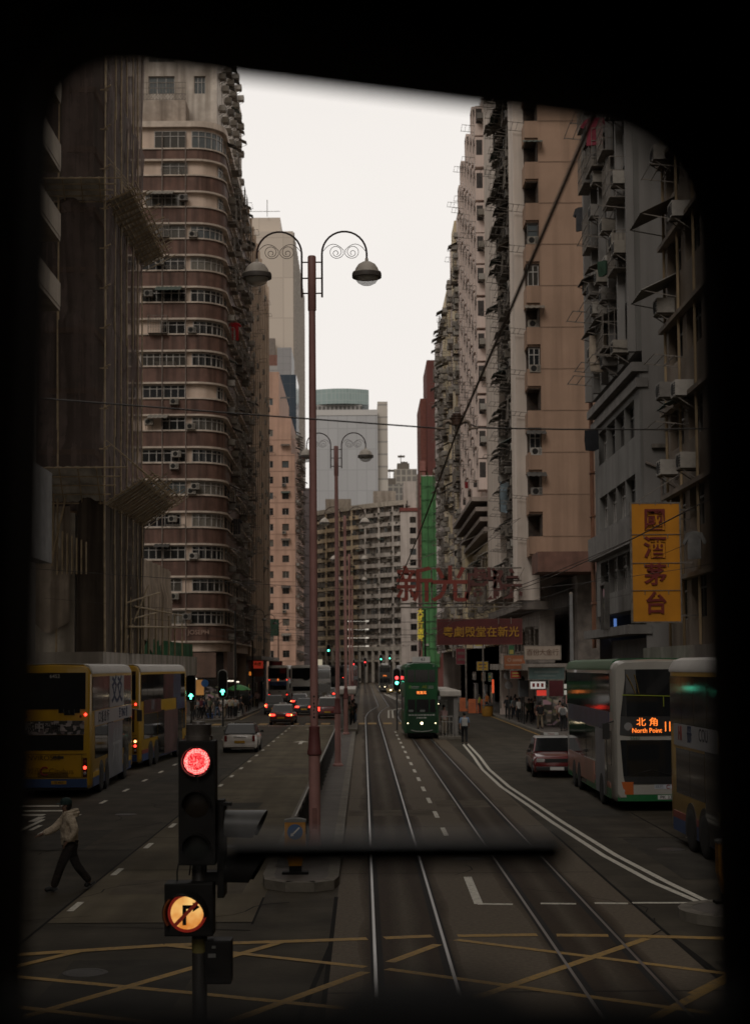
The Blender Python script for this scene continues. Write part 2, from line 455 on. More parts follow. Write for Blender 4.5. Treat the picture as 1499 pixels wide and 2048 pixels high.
for seg in ([(4.35, 24.4), (1.35, 20.1)], [(1.4, 24.4), (5.2, 21.4), (9, 18.5)], [(1.1, 24.0), (0.35, 22.6)], [(0.0, 21.9), (-2.9, 16.6)], [(-3.06, 24.1), (0.0, 22.25)], [(0.3, 22.1), (5.5, 18.2)],
            [(-1.29, 24.3), (-4.3, 19.0), (-6, 16)], [(-5.6, 22.1), (-2.3, 20.6), (1, 19.0)], [(-4.3, 23.6), (-7.4, 18.4)], [(-5.9, 20.6), (-1.4, 18.3)], [(4.9, 21.3), (3.1, 18.4)], [(6.6, 24.1), (4.2, 20.3)]):
    line(ym, seg, 0.16, 0.0125)
for k in range(12): ym.box(-11.2 + 1.15 * k, -10.55 + 1.15 * k, 114.6, 117.6, 0.008, 0.0125)
for x in (-0.4, 0.45, 1.6, 2.6): ym.box(x, x + .5, 114.6, 117.6, 0.0125, 0.0135)
ym.box(10.55, 10.7, 88, 150, 0.008, 0.0125); ym.box(-10.0, -9.88, 126, 150, 0.008, 0.0125)
tag(ym.build('yellow_markings', M_YELLOW), kind='structure')

# patches, stains and covers
pt = MB()
for (x0, x1, y0, y1) in ((-8.0, -6.6, 36.7, 41.2), (-4.6, -3.2, 47, 49.2), (-7.9, -5.6, 58, 66), (6.3, 7.6, 31, 38.4), (5.9, 7.5, 44, 46.2), (7.8, 9.9, 66, 74), (-4.2, -2.4, 19.5, 23), (5.0, 6.4, 19, 22.6)): pt.quad((x0, y0, .0055), (x1, y0 + .1, .0055), (x1 + .05, y1, .0055), (x0 - .03, y1 - .08, .0055))
tag(pt.build('road_patch', pm('patch_asphalt', (0.038, 0.034, 0.027), spec=.12, rough=.8, var=.3, scale=1.5, grime=.4, bump=.2)), kind='structure')
pt = MB()
for (x0, x1, y0, y1) in ((-4.8, -2.3, 29.5, 31.5), (2.15, 4.6, 36, 38), (-0.45, 2.0, 44.5, 46.3), (2.2, 4.65, 47, 49.5), (-3.6, -2.1, 62, 66)): pt.quad((x0, y0, .0058), (x1, y0, .0058), (x1, y1, .0058), (x0, y1, .0058))
tag(pt.build('road_patch', pm('patch_concrete', (0.095, 0.078, 0.056), spec=.12, rough=.8, var=.3, scale=1.5, grime=.5, bump=.2)), kind='structure')
MC = None
for (x, y, lab) in ((-3.3, 37.2, 'round iron manhole cover in the pale inner lane by the keep left bollard'), (-6.9, 45.5, 'round iron manhole cover in the middle lane beside the first yellow bus'), (7.0, 36.0, 'round iron manhole cover in front of the white fronted bus'), (-3.9, 22.0, 'round iron manhole cover inside the yellow box, left of the signal pole'), (1.35+.9, 34.6, 'round iron manhole cover between the two tram tracks')):
    mb = MB(); mb.lathe([(0, .0085), (.24, .0085), (.25, .011), (.31, .011), (.32, .004)], n=24)
    if MC is None: MC = mb.mesh('manhole_cover', pm('cast_iron', (0.035, 0.031, 0.027), rough=.5, metal=.5, var=.4, scale=20))
    tag(place(MC, 'manhole_cover', None, (x, y, 0)), lab, 'manhole cover', 'manhole covers in the road')
# pavements with kerbs
def slab(name, poly, h=0.14):
    mb = MB()
    mb.prism(poly, lambda x, y: (x, y, 0.0), lambda x, y: (x, y, h))
    o = mb.build(name, [M_PAVE, M_KERB]); tag(o, kind='structure')
    inner = []
    kb = MB(); n = len(poly)
    for i in range(n):
        a = Vector((*poly[i], 0)); b = Vector((*poly[(i + 1) % n], 0))
        d = b - a; k = max(1, int(d.length / 1.2)) if d.length < 60 else 1
        nn = Vector((d.y, -d.x, 0)).normalized() * 0.02
        kb.hexa([a + nn, b + nn, b - nn * 10, a - nn * 10] + [p + Vector((0, 0, h + 0.006)) for p in (a + nn, b + nn, b - nn * 10, a - nn * 10)])
    tag(kb.build('kerb', M_KERB), kind='structure')
def arc(cx, cy, r, a0, a1, n=8): return [(cx + r * math.cos(R(a0 + (a1 - a0) * i / n)), cy + r * math.sin(R(a0 + (a1 - a0) * i / n))) for i in range(n + 1)]
slab('pavement', [(-30, -60), (-11.8, -60)] + arc(-14.8, 93, 3, 0, 90) + [(-30, 96)])
slab('pavement', [(-30, 121.5)] + arc(-14.3, 125.5, 4, -90, 0) + [(-10.3, 262), (-30, 262)])
slab('pavement', [(-30, 282), (-10.6, 282), (-10.6, 380), (-30, 380)])
slab('pavement', [(10.9, -60), (30, -60), (30, 72)] + list(reversed(arc(13.9, 69, 3, 90, 180)))[::-1])
slab('pavement', [(30, 86)] + [(30, 240), (10.9, 240)] + arc(14.4, 89.5, 3.5, 180, 270))
# tram median on the left of the track, with a rounded nose towards us
slab('median', [(-0.52, 30.6), (-0.52, 118), (-1.86, 118)] + [(-1.98, 31.0), (-1.9, 30.2), (-1.5, 29.75), (-0.95, 29.7), (-0.6, 30.0)], 0.17)
slab('traffic_island', arc(6.25, 26.3, 1.0, 0, 330, 20), 0.16)
sheet('median_dirt', [(-1.82, -1.46, 32, 96)], 0.182, pm('median_dirt', (0.05, 0.042, 0.034), var=0.4, scale=4))

# ================================================================== BUILDING KIT
class Proto:
    def __init__(s, name, mb, mats, smooth=None, fix=True): s.name = name; s.mb = mb; s.mats = mats if isinstance(mats, list) else [mats]; s.me = None; s.smooth = smooth; s.fix = fix
    def mesh(s):
        if s.me is None: s.me = s.mb.mesh(s.name, s.mats, s.smooth, 0, s.fix)
        return s.me
CAMP = Vector((0, 0, 4.24))
class Bldg:
    def __init__(s, name, label, cat, loc, group=None):
        s.o = Vector(loc); s.root = thing(name, label, cat, loc, 0, group); s.items = {}
    def part(s, mb, name, mats, **kw):
        return mb.build(name, mats, s.root, loc=-s.o, **kw)
    def put(s, proto, p, a=0.0): s.items.setdefault(proto.name, []).append((proto, Vector(p), a))
    def finish(s, cap=92):
        for kind, lst in s.items.items():
            lst.sort(key=lambda t: (t[1] - CAMP).length)
            for pr, p, a in lst[:cap]:
                place(pr.mesh(), kind, s.root, p - s.o, a)
            rest = lst[cap:]
            if rest:
                mb = MB(); mats = []; base = {}
                for pr, p, a in rest:
                    if id(pr) not in base:
                        base[id(pr)] = len(mats); mats += pr.mats
                    mb.merge(pr.mb, Matrix.Translation(p - s.o) @ Matrix.Rotation(a, 4, 'Z'), base[id(pr)])
                tag(mb.build(kind, mats, s.root), kind='stuff')

def U(a): return Vector((math.cos(a), math.sin(a), 0))
def INW(a): return Vector((-math.sin(a), math.cos(a), 0))
def wall(mb, x0, y0, a, Wd, z0, z1, opens=(), depth=0.25, mi=0, mr=None):
    """a real wall with real holes: the plane split at the openings, with reveals"""
    o = Vector((x0, y0, 0)); u = U(a); n = INW(a); mr = mi if mr is None else mr
    P = lambda uu, z, d=0.0: o + u * uu + n * d + Vector((0, 0, z))
    rows = {}
    for (u0, u1, v0, v1) in opens: rows.setdefault((round(v0, 4), round(v1, 4)), []).append((u0, u1))
    z = z0
    for (v0, v1) in sorted(rows):
        if v0 > z + 1e-4: mb.quad(P(0, z), P(Wd, z), P(Wd, v0), P(0, v0), mi)
        c = 0
        for (u0, u1) in sorted(rows[(v0, v1)]):
            if u0 > c: mb.quad(P(c, v0), P(u0, v0), P(u0, v1), P(c, v1), mi)
            mb.quad(P(u0, v0), P(u0, v0, depth), P(u0, v1, depth), P(u0, v1), mr)
            mb.quad(P(u1, v0, depth), P(u1, v0), P(u1, v1), P(u1, v1, depth), mr)
            mb.quad(P(u0, v0), P(u1, v0), P(u1, v0, depth), P(u0, v0, depth), mr)
            mb.quad(P(u0, v1, depth), P(u1, v1, depth), P(u1, v1), P(u0, v1), mr)
            c = u1
        if c < Wd: mb.quad(P(c, v0), P(Wd, v0), P(Wd, v1), P(c, v1), mi)
        z = v1
    if z < z1: mb.quad(P(0, z), P(Wd, z), P(Wd, z1), P(0, z1), mi)

GLASS = pairs('window_glass', [(0.17, 0.155, 0.13), (0.10, 0.115, 0.12), (0.012, 0.013, 0.014), (0.02, 0.021, 0.022), (0.055, 0.05, 0.043), (0.012, 0.012, 0.014), (0.09, 0.082, 0.07), (0.03, 0.032, 0.035), (0.018, 0.018, 0.018)], rough=0.12, spec=0.5)
FR_W = pm('frame_alu', (0.30, 0.28, 0.26), rough=0.5, var=0.3)
FR_D = pm('frame_dark', (0.06, 0.055, 0.05), rough=0.5, var=0.3)
def win(w, h, cols=2, rows=2, fr=FR_W, gl=GLASS, t=0.06, curtain=True):
    mb = MB()
    mb.quad((0, -0.02, 0), (w, -0.02, 0), (w, -0.02, h), (0, -0.02, h), 1)
    for i in range(cols + 1):
        x = w * i / cols; x0 = min(max(x - t / 2, 0.003), w - t - 0.003)
        mb.box(x0, x0 + t, -0.07, -0.012, 0.003, h - 0.003, 0)
    for zz in ([0.003, h - t - 0.003] + [h * (0.66 if rows == 2 else i / rows) for i in range(1, rows)]):
        mb.box(0.004, w - 0.004, -0.066, -0.013, zz, zz + t, 0)
    return Proto('window', mb, [fr, gl])
AC_M = pairs('ac_case', [(0.34, 0.31, 0.27), (0.27, 0.24, 0.20), (0.42, 0.39, 0.35), (0.22, 0.2, 0.18)], rough=0.6)
M_DARK = pm('dark_void', (0.012, 0.011, 0.010), rough=0.9, var=0.3)
M_STEEL = pm('old_steel', (0.15, 0.13, 0.11), rough=0.7, var=0.4, scale=5)
def ac_unit():
    mb = MB()
    mb.box(0, 0.72, -0.62, -0.02, 0, 0.5, 0)
    mb.lathe([(0.0, 0.0), (0.19, 0.0), (0.2, 0.012)], (0.27, -0.622, 0.25), 14, 1, 'Y')
    for k in range(5): mb.box(0.5, 0.69, -0.632, -0.621, 0.07 + 0.08 * k, 0.10 + 0.08 * k, 1)
    for x in (0.06, 0.62):
        mb.bar((x, -0.6, -0.02), (x, 0.0, -0.02), 0.04, 0.04, 2); mb.bar((x, -0.55, -0.03), (x, 0.0, -0.4), 0.03, 0.03, 2)
    return Proto('air_conditioner', mb, [AC_M, M_DARK, M_STEEL])
AWN = pairs('awning_sheet', [(0.14, 0.12, 0.10), (0.2, 0.17, 0.14), (0.08, 0.075, 0.07), (0.26, 0.24, 0.21), (0.10, 0.125, 0.11)], rough=0.7)
def awning(w, out=1.0, drop=0.45):
    mb = MB(); n = max(4, int(w / 0.18))
    for i in range(n):       # corrugated sheet
        x0, x1 = w * i / n, w * (i + 1) / n; e = 0.02 if i % 2 else -0.02
        mb.hexa([(x0, -out, -drop + e), (x1, -out, -drop - e), (x1, 0, -e), (x0, 0, e), (x0, -out, -drop + e + .015), (x1, -out, -drop - e + .015), (x1, 0, -e + .015), (x0, 0, e + .015)], 0)
    for x in (0.08, w - 0.08): mb.bar((x, -out + .05, -drop - .02), (x, 0, -drop - 0.25), 0.03, 0.03, 1)
    return Proto('awning', mb, [AWN, M_STEEL])
def cage(w, h, d=0.55):
    mb = MB()
    for z in [0, h * .33, h * .66, h]:
        mb.bar((0, -d, z), (w, -d, z), .03, .03); mb.bar((0, -d, z), (0, 0, z), .03, .03); mb.bar((w, -d, z), (w, 0, z), .03, .03)
    n = int(w / 0.22)
    for i in range(n + 1): mb.bar((w * i / n, -d, 0), (w * i / n, -d, h), .022, .022)
    for k in (1, 2): mb.bar((0, -d * k / 3, 0), (0, -d * k / 3, h), .022, .022); mb.bar((w, -d * k / 3, 0), (w, -d * k / 3, h), .022, .022)
    mb.box(0, w, -d, -0.02, -0.03, -0.005)
    return Proto('window_cage', mb, [M_STEEL])
CLOTH = pairs('washing_cloth', [(0.32, 0.3, 0.27), (0.10, 0.12, 0.16), (0.05, 0.05, 0.055), (0.25, 0.21, 0.17), (0.16, 0.06, 0.06), (0.14, 0.18, 0.19), (0.4, 0.38, 0.36)], rough=0.9)
def rack(w, out=1.1):
    mb = MB()
    for x in (0, w): mb.bar((x, 0, 0), (x, -out, 0.12), .035, .035)
    for k in range(3):
        d = out * (0.4 + 0.3 * k); mb.bar((-0.1, -d, 0.05 + .03 * k), (w + 0.1, -d, 0.05 + .03 * k), .025, .025)
    return Proto('drying_rack', mb, [M_STEEL])
P_AC = ac_unit(); P_AWN = [awning(1.7), awning(2.2, 1.25, 0.6), awning(1.3, 0.8, 0.35)]; P_RACK = [rack(1.6), rack(2.0, 1.3)]; P_CAGE = [cage(1.6, 1.5), cage(1.9, 1.6, 0.7)]

rng = random.Random(21)
def grid_face(B, mb, x0, y0, a, Wd, z0, z1, fh, bay, ww, wh, sill, protos, depth=0.25, mi=0, mr=None, clutter=None, margin=0.4, skip=0.0, z_first=None):
    """a storeyed wall: openings cut per bay and floor, a window set in each, and what hangs outside"""
    nb = max(1, int((Wd - 2 * margin) / bay)); m = (Wd - nb * bay) / 2
    nf = int((z1 - z0) / fh); opens = []; u = U(a); n = INW(a); o = Vector((x0, y0, 0))
    for f in range(nf):
        for b in range(nb):
            if rng.random() < skip: continue
            u0 = m + b * bay + (bay - ww) / 2; v0 = z0 + f * fh + sill
            if v0 + wh > z1: continue
            opens.append((u0, u0 + ww, v0, v0 + wh))
            B.put(rng.choice(protos), o + u * u0 + n * depth + Vector((0, 0, v0)), a)
            if clutter:
                p = o + u * u0 + Vector((0, 0, v0)); r = rng.random
                if r() < clutter.get('ac', 0): B.put(P_AC, p + u * (r() * max(0.05, ww - 0.7)) + Vector((0, 0, -0.62 if r() < .6 else wh - .55)), a)
                if r() < clutter.get('ac2', 0): B.put(P_AC, p + u * (ww * 0.9) + Vector((0, 0, wh * 0.3)), a)
                if r() < clutter.get('awn', 0): B.put(rng.choice(P_AWN), p + u * (-0.15 * r()) + Vector((0, 0, wh + 0.18)), a)
                if r() < clutter.get('cage', 0): B.put(rng.choice(P_CAGE), p + Vector((0, 0, -0.02)), a)
                if r() < clutter.get('rack', 0): B.put(rng.choice(P_RACK), p + Vector((0, 0, -0.25 - .3 * r())), a)
    wall(mb, x0, y0, a, Wd, z0, z1, opens, depth, mi, mr)
def box_sides(mb, x0, x1, y0, y1, z0, z1, faces, mi=0):
    if 's' in faces: mb.quad((x0, y0, z0), (x1, y0, z0), (x1, y0, z1), (x0, y0, z1), mi)
    if 'n' in faces: mb.quad((x1, y1, z0), (x0, y1, z0), (x0, y1, z1), (x1, y1, z1), mi)
    if 'w' in faces: mb.quad((x0, y1, z0), (x0, y0, z0), (x0, y0, z1), (x0, y1, z1), mi)
    if 'e' in faces: mb.quad((x1, y0, z0), (x1, y1, z0), (x1, y1, z1), (x1, y0, z1), mi)
    if 't' in faces: mb.quad((x0, y0, z1), (x1, y0, z1), (x1, y1, z1), (x0, y1, z1), mi)
    if 'b' in faces: mb.quad((x0, y0, z0), (x0, y1, z0), (x1, y1, z0), (x1, y0, z0), mi)
def pipe(mb, x, y, z0, z1, r=0.06): mb.tube([(x, y, z0), (x, y, z1)], r, 6)
M_PIPE = pm('drain_pipe', (0.16, 0.13, 0.11), rough=0.6, var=0.3, scale=3)
EAST, WEST, SOUTH = R(90), R(-90), 0.0      # which way a wall looks: +X, -X, -Y

# ================================================================== BUILDINGS, LEFT SIDE
# --- near block with balcony slabs, at the edge of the window
B = Bldg('apartment_building', 'dark apartment block with pale slanting balcony fronts at the left edge of the view', 'building', (-19, 18, 0))
m_n = pm('near_wall', (0.16, 0.145, 0.13), var=0.2, scale=0.8, streak=0.6, grime=0.3)
m_par = pm('parapet_cream', (0.42, 0.36, 0.29), var=0.14, scale=1.2, streak=0.4)
WS = [win(1.6, 1.4, 3, 2), win(1.6, 1.4, 2, 2, FR_D), win(1.6, 1.4, 4, 1)]
mb = MB(); grid_face(B, mb, -12.9, 10, EAST, 51.5, 4.5, 45, 2.8, 3.4, 1.6, 1.4, 1.1, WS)
box_sides(mb, -26, -12.9, -25, 61.5, 0, 45, 'nswt'); mb.quad((-12.9, -25, 0), (-12.9, 10, 0), (-12.9, 10, 45), (-12.9, -25, 45)); mb.quad((-12.9, 10, 0), (-12.9, 61.5, 0), (-12.9, 61.5, 4.5), (-12.9, 10, 4.5))
B.part(mb, 'wall', m_n)
for k in range(5, 14):
    z = 4.6 + 2.8 * k; mb = MB()
    mb.box(-12.88, -11.95, 31, 61.4, z - 0.16, z); mb.box(-12.05, -11.93, 31, 61.4, z, z + 0.95)
    B.part(mb, 'balcony', m_par)
mb = MB(); mb.box(-12.6, -12.0, 56.5, 60.2, 8.3, 11.8); B.part(mb, 'sign_board', pm('plain_grey_board', (0.22, 0.22, 0.22), streak=0.4))
B.finish()

# --- block wrapped for repair works
B = Bldg('wrapped_building', 'tall block under repair behind the brown scaffold netting, pale concrete podium at its foot', 'building', (-19, 78, 0))
m_core = pm('bare_concrete', (0.2, 0.18, 0.155), var=0.25, scale=0.7, streak=0.7, grime=0.4)
mb = MB(); box_sides(mb, -26, -12.7, 73.2, 84, 0, 50, 'nswet'); B.part(mb, 'wall', m_core)
mb = MB()
for k in range(16): mb.box(-26, -12.55, 73.05, 84.1, 5.6 + 2.9 * k, 5.85 + 2.9 * k)
B.part(mb, 'floor_band', pm('floor_band', (0.30, 0.2, 0.12), streak=0.4))
mb = MB(); mb.box(-26, -12.0, 72.2, 113, 3.7, 5.0); B.part(mb, 'podium_fascia', pm('podium_concrete', (0.36, 0.33, 0.29), var=0.15, scale=0.6, streak=0.7, grime=0.4))
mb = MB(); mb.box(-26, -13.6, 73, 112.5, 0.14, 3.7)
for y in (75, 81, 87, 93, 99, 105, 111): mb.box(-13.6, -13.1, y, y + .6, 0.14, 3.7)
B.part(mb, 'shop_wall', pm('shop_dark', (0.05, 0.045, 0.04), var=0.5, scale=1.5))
mb = MB(); mb.box(-16.6, -13.4, 72.6, 73.18, 5.0, 11.5); B.part(mb, 'pier', pm('pale_concrete', (0.50, 0.46, 0.40), streak=0.8, var=0.2, grime=0.5))
B.finish()

M_BAMBOO = pm('bamboo', (0.36, 0.28, 0.18), rough=0.6, var=0.35, scale=3)
def netting_mat(name, col, alpha):
    m = pm(name, col, rough=0.9, var=0.22, scale=1.2, streak=0.8, stretch=(2.5, 2.5, 0.05))
    m.node_tree.nodes['Principled BSDF'].inputs['Alpha'].default_value = alpha
    return m
M_NET = netting_mat('scaffold_net', (0.15, 0.113, 0.104), 0.74)
from mathutils import noise as mnoise
def drape(path, z0, z1, amp=0.16, du=0.16, dz=0.9, seed=0, sag=0.0, hem=0.0):
    """a hanging sheet along a plan path with pleats that wander"""
    pts = []; 
    for (a, b) in zip(path[:-1], path[1:]):
        a = Vector((*a, 0)); b = Vector((*b, 0)); L = (b - a).length; d = (b - a) / L; n = Vector((d.y, -d.x, 0)); k = int(L / du)
        for i in range(k): pts.append((a + d * L * i / k, n))
    pts.append((b, n))
    nz = int((z1 - z0) / dz); vs = []; fs = []
    for j in range(nz + 1):
        z = z0 + (z1 - z0) * j / nz
        for i, (p, n) in enumerate(pts):
            u = i * du
            w = mnoise.noise(Vector((u * 1.1 + 0.25 * mnoise.noise(Vector((z * .3, u * .2, seed))), z * 0.07, seed))) + 0.45 * mnoise.noise(Vector((u * 3.1, z * 0.12, seed + 9)))
            bag = mnoise.noise(Vector((u * 0.22, z * 0.22, seed + 3))) * 0.5 + 0.9 * abs(math.sin(math.pi * (u + .4 * mnoise.noise(Vector((z * .1, seed, u * .1)))) / 2.6)) * (((z + 20) % 5.8) / 5.8) ** 2
            zz = z + (hem * mnoise.noise(Vector((u * 0.9, 5, seed))) if j == 0 else 0)
            vs.append(p + n * (amp * (w + bag)) + Vector((0, 0, zz)))
    k = len(pts)
    for j in range(nz):
        for i in range(k - 1): fs.append((j * k + i, j * k + i + 1, (j + 1) * k + i + 1, (j + 1) * k + i))
    mb = MB(); mb.add(vs, fs); return mb
T = thing('bamboo_scaffold', 'bamboo scaffold draped in brown netting with two slanted catch platforms', 'scaffolding', (-12, 73, 0))
o0 = -Vector(T.location)
drape([(-26, 72.75), (-12.15, 72.75), (-12.05, 84.3)], 11.6, 50, seed=1, amp=.26, dz=.55).build('netting', M_NET, T, smooth=80, loc=o0, fix=False)
drape([(-13.3, 72.6), (-12.1, 72.6), (-12.0, 85.0)], 5.0, 12.2, seed=4, amp=0.24).build('lower_netting', netting_mat('net_dark', (0.085, 0.066, 0.05), 0.94), T, smooth=80, loc=o0, fix=False)
drape([(-18.5, 72.5), (-13.6, 72.5)], 6.2, 11.8, seed=5, amp=0.3, hem=1.4).build('torn_sheet', netting_mat('net_torn', (0.30, 0.25, 0.20), 0.95), T, smooth=80, loc=o0, fix=False)
mb = MB()
for (x, y) in [(-12.0, 72.55), (-11.95, 84.4), (-14.2, 72.45), (-16.5, 72.45)] + [(-11.9, 73 + 1.9 * i) for i in range(1, 6)]:
    z = 5.0
    while z < 50:
        mb.tube([(x + rng.uniform(-.03, .03), y, z), (x + rng.uniform(-.03, .03), y, z + 5.6)], [0.05, 0.035], 6); z += 5.2
B_ = mb.build('bamboo_pole', M_BAMBOO, T, loc=o0)
for z in [14.5 + 1.9 * k for k in range(18)]:
    mb = MB(); mb.tube([(-12.05, 72.5, z), (-11.7, 72.2, z + 0.1)], 0.035, 5); mb.tube([(-12.25, 72.5, z - .02), (-11.85, 72.5, z - .02)], 0.03, 5); mb.build('pole_tie', M_BAMBOO, T, loc=o0)
def catch_fan(z, out, rise, sheet_end):
    mb = MB()
    for k in range(15):                 # street side lattice
        y = 72.6 + k * 0.86
        mb.tube([(-12.0, y, z), (-12.0 + out, y + 0.15, z + rise)], 0.035, 5)
        mb.tube([(-12.0 + .15, y + .4, z - .1), (-12.0 + out + rng.uniform(0.1, .7), y + 0.6, z + rise + rng.uniform(0, .35))], 0.025, 5)
    for k in range(9):
        t = k / 8; mb.tube([(-12.0 + out * t, 72.2 - out * t * .2, z + rise * t + .04), (-12.0 + out * t, 84.8, z + rise * t + .04)], 0.035, 5)
    for k in range(16):                 # end side
        x = -12.2 - k * 0.85
        mb.tube([(x, 72.6, z), (x + .1, 72.6 - out * .8, z + rise)], 0.035, 5)
    for k in range(5):
        t = k / 4; mb.tube([(-25, 72.6 - out * .8 * t, z + rise * t + .04), (-12.0 + out * .6 * t, 72.6 - out * .8 * t, z + rise * t + .04)], 0.035, 5)
    for k in range(9):
        y = 73 + k * 1.3; mb.tube([(-12.0, y, z + rise + 1.6), (-12.0 + out * .9, y + .2, z + rise * .95)], 0.022, 5)
    o = mb.build('catch_platform', M_BAMBOO, T, loc=o0)
    sb = MB(); n = 60
    for i in range(n):
        xa, xb = -25 + 13 * i / n, -25 + 13 * (i + 1) / n; e = .025 if i % 2 else -.025
        sb.quad((xa, 72.6, z + .12 + e), (xb, 72.6, z + .12 - e), (xb + .1, 72.6 - out * .78, z + rise + .1 - e), (xa + .1, 72.6 - out * .78, z + rise + .1 + e))
    if not sheet_end:
        pass
    for i in range(24):
        ya, yb = 72.6 + 12 * i / 24, 72.6 + 12 * (i + 1) / 24; e = .02 if i % 2 else -.02
        sb.quad((-12, ya, z + .1 + e), (-12, yb, z + .1 - e), (-12 + out * .8, yb + .1, z + rise * .8 + .09 - e), (-12 + out * .8, ya + .1, z + rise * .8 + .09 + e))
    sb.build('sheet', pm('corrugated_sheet', (0.52, 0.49, 0.44), rough=0.6, var=0.3, scale=1.5, streak=0.5), o, fix=False)
catch_fan(26.2, 1.5, 0.75, True)
catch_fan(11.9, 2.2, 1.45, True)
mb = MB()
for (x0, y0, z0, x1, y1, z1) in [(-12.4, 75, 5.2, -12.3, 75, 9.6), (-11.9, 78, 5.0, -11.8, 78, 9.2), (-11.9, 80, 5, -11.9, 80, 8.4), (-11.8, 82, 5, -11.8, 82, 8.9), (-11.8, 84, 5, -11.8, 84.2, 8.0), (-11.8, 86, 5, -11.8, 86.2, 8.2), (-11.8, 89, 5, -11.8, 89, 7.6), (-11.8, 92, 5, -11.8, 92, 7.8), (-11.8, 95, 5, -11.8, 95, 7.4), (-11.8, 98, 5, -11.8, 98, 7.6), (-11.8, 102, 5, -11.8, 102, 7.2),
        (-13.5, 73.5, 6.6, -10.9, 84, 8.3), (-13.5, 73.5, 5.9, -11.1, 84, 7.2), (-12.6, 74, 5.5, -11.8, 86, 6.6), (-11.7, 78, 6.3, -11.7, 104, 6.9), (-11.7, 80, 7.4, -11.7, 101, 7.6), (-12.2, 79, 5.1, -11.4, 83, 8.6),
        (-14.4, 72.3, 9, -14.3, 72.2, 13.2), (-14.4, 72.2, 9.2, -13.7, 72.1, 12.3)]:
    mb.tube([(x0, y0, z0), (x1, y1, z1)], [0.055, 0.04], 6)
for k in range(6): mb.tube([(-13.9 + .22 * k, 72.2, 8.6), (-13.9 + .22 * k, 72.2, 10.6 - .1 * k)], 0.04, 5)
mb.build('loose_bamboo', pm('bamboo_pale', (0.30, 0.23, 0.14), rough=0.6, var=0.3), T, loc=o0)
# low building next to it, also wrapped
B = Bldg('low_building', 'low block under torn brown sheeting between the scaffold and the curved corner building', 'building', (-18, 92, 0))
mb = MB(); box_sides(mb, -24, -12.6, 84.6, 100, 0, 9.6, 'nswet'); B.part(mb, 'wall', m_core)
T2 = drape([(-12.3, 84.8), (-12.3, 100.2)], 5.6, 10.4, seed=11, amp=0.3, hem=0.8); B.part(T2, 'torn_sheet', netting_mat('net_torn2', (0.36, 0.29, 0.225), 0.96), smooth=80, fix=False)
T2 = drape([(-12.2, 76.0), (-12.2, 112)], 5.0, 5.9, seed=13, amp=0.12, hem=0); B.part(T2, 'green_net', netting_mat('net_green', (0.02, 0.11, 0.045), 0.97), smooth=80, fix=False)
B.finish()

# --- rounded corner block with brown bands
B = Bldg('corner_building', 'rounded corner block with alternating brown bands and cream window strips', 'building', (-18, 148, 0))
m_cream = pm('render_cream', (0.58, 0.46, 0.375), var=0.1, scale=0.9, streak=0.35, grime=0.25)
m_brown = pm('band_brown', (0.14, 0.076, 0.057), var=0.2, scale=1.4, streak=0.85, rough=0.7, stretch=(1.6, 1.6, .12), grime=.4)
m_trim = pm('trim_pale', (0.52, 0.44, 0.37), var=0.15, scale=2, streak=0.4)
def plan(off, y_end=163.0):
    r = 2.2 + off
    return [(-24, 132 - off), (-14.2, 132 - off)] + arc(-14.2, 134.2, r, -90, 0, 12)[1:] + [(-12 + off, y_end)]
def strip(mb, path, z0, z1, mi=0):
    for (a, b) in zip(path[:-1], path[1:]): mb.quad((*a, z0), (*b, z0), (*b, z1), (*a, z1), mi)
def ledge(mb, pin, pout, z0, z1, mi=0):
    strip(mb, pout, z0, z1, mi)
    for (a, b, c, d) in zip(pin[:-1], pin[1:], pout[1:], pout[:-1]):
        mb.quad((*d, z1), (*c, z1), (*b, z1), (*a, z1), mi); mb.quad((*d, z0), (*a, z0), (*b, z0), (*c, z0), mi)
P0, P1, P2 = plan(0), plan(0.3), plan(0.42)
mb = MB(); strip(mb, P0, 5.6, 50.6); box_sides(mb, -24, -12, 132, 163, 5.6, 50.6, 'w')
mb.add([(*p, 50.55) for p in plan(0)] + [(-24, 163, 50.55)], [tuple(range(len(plan(0)) + 1))]); B.part(mb, 'wall', m_cream, fix=False)
nfl = 16
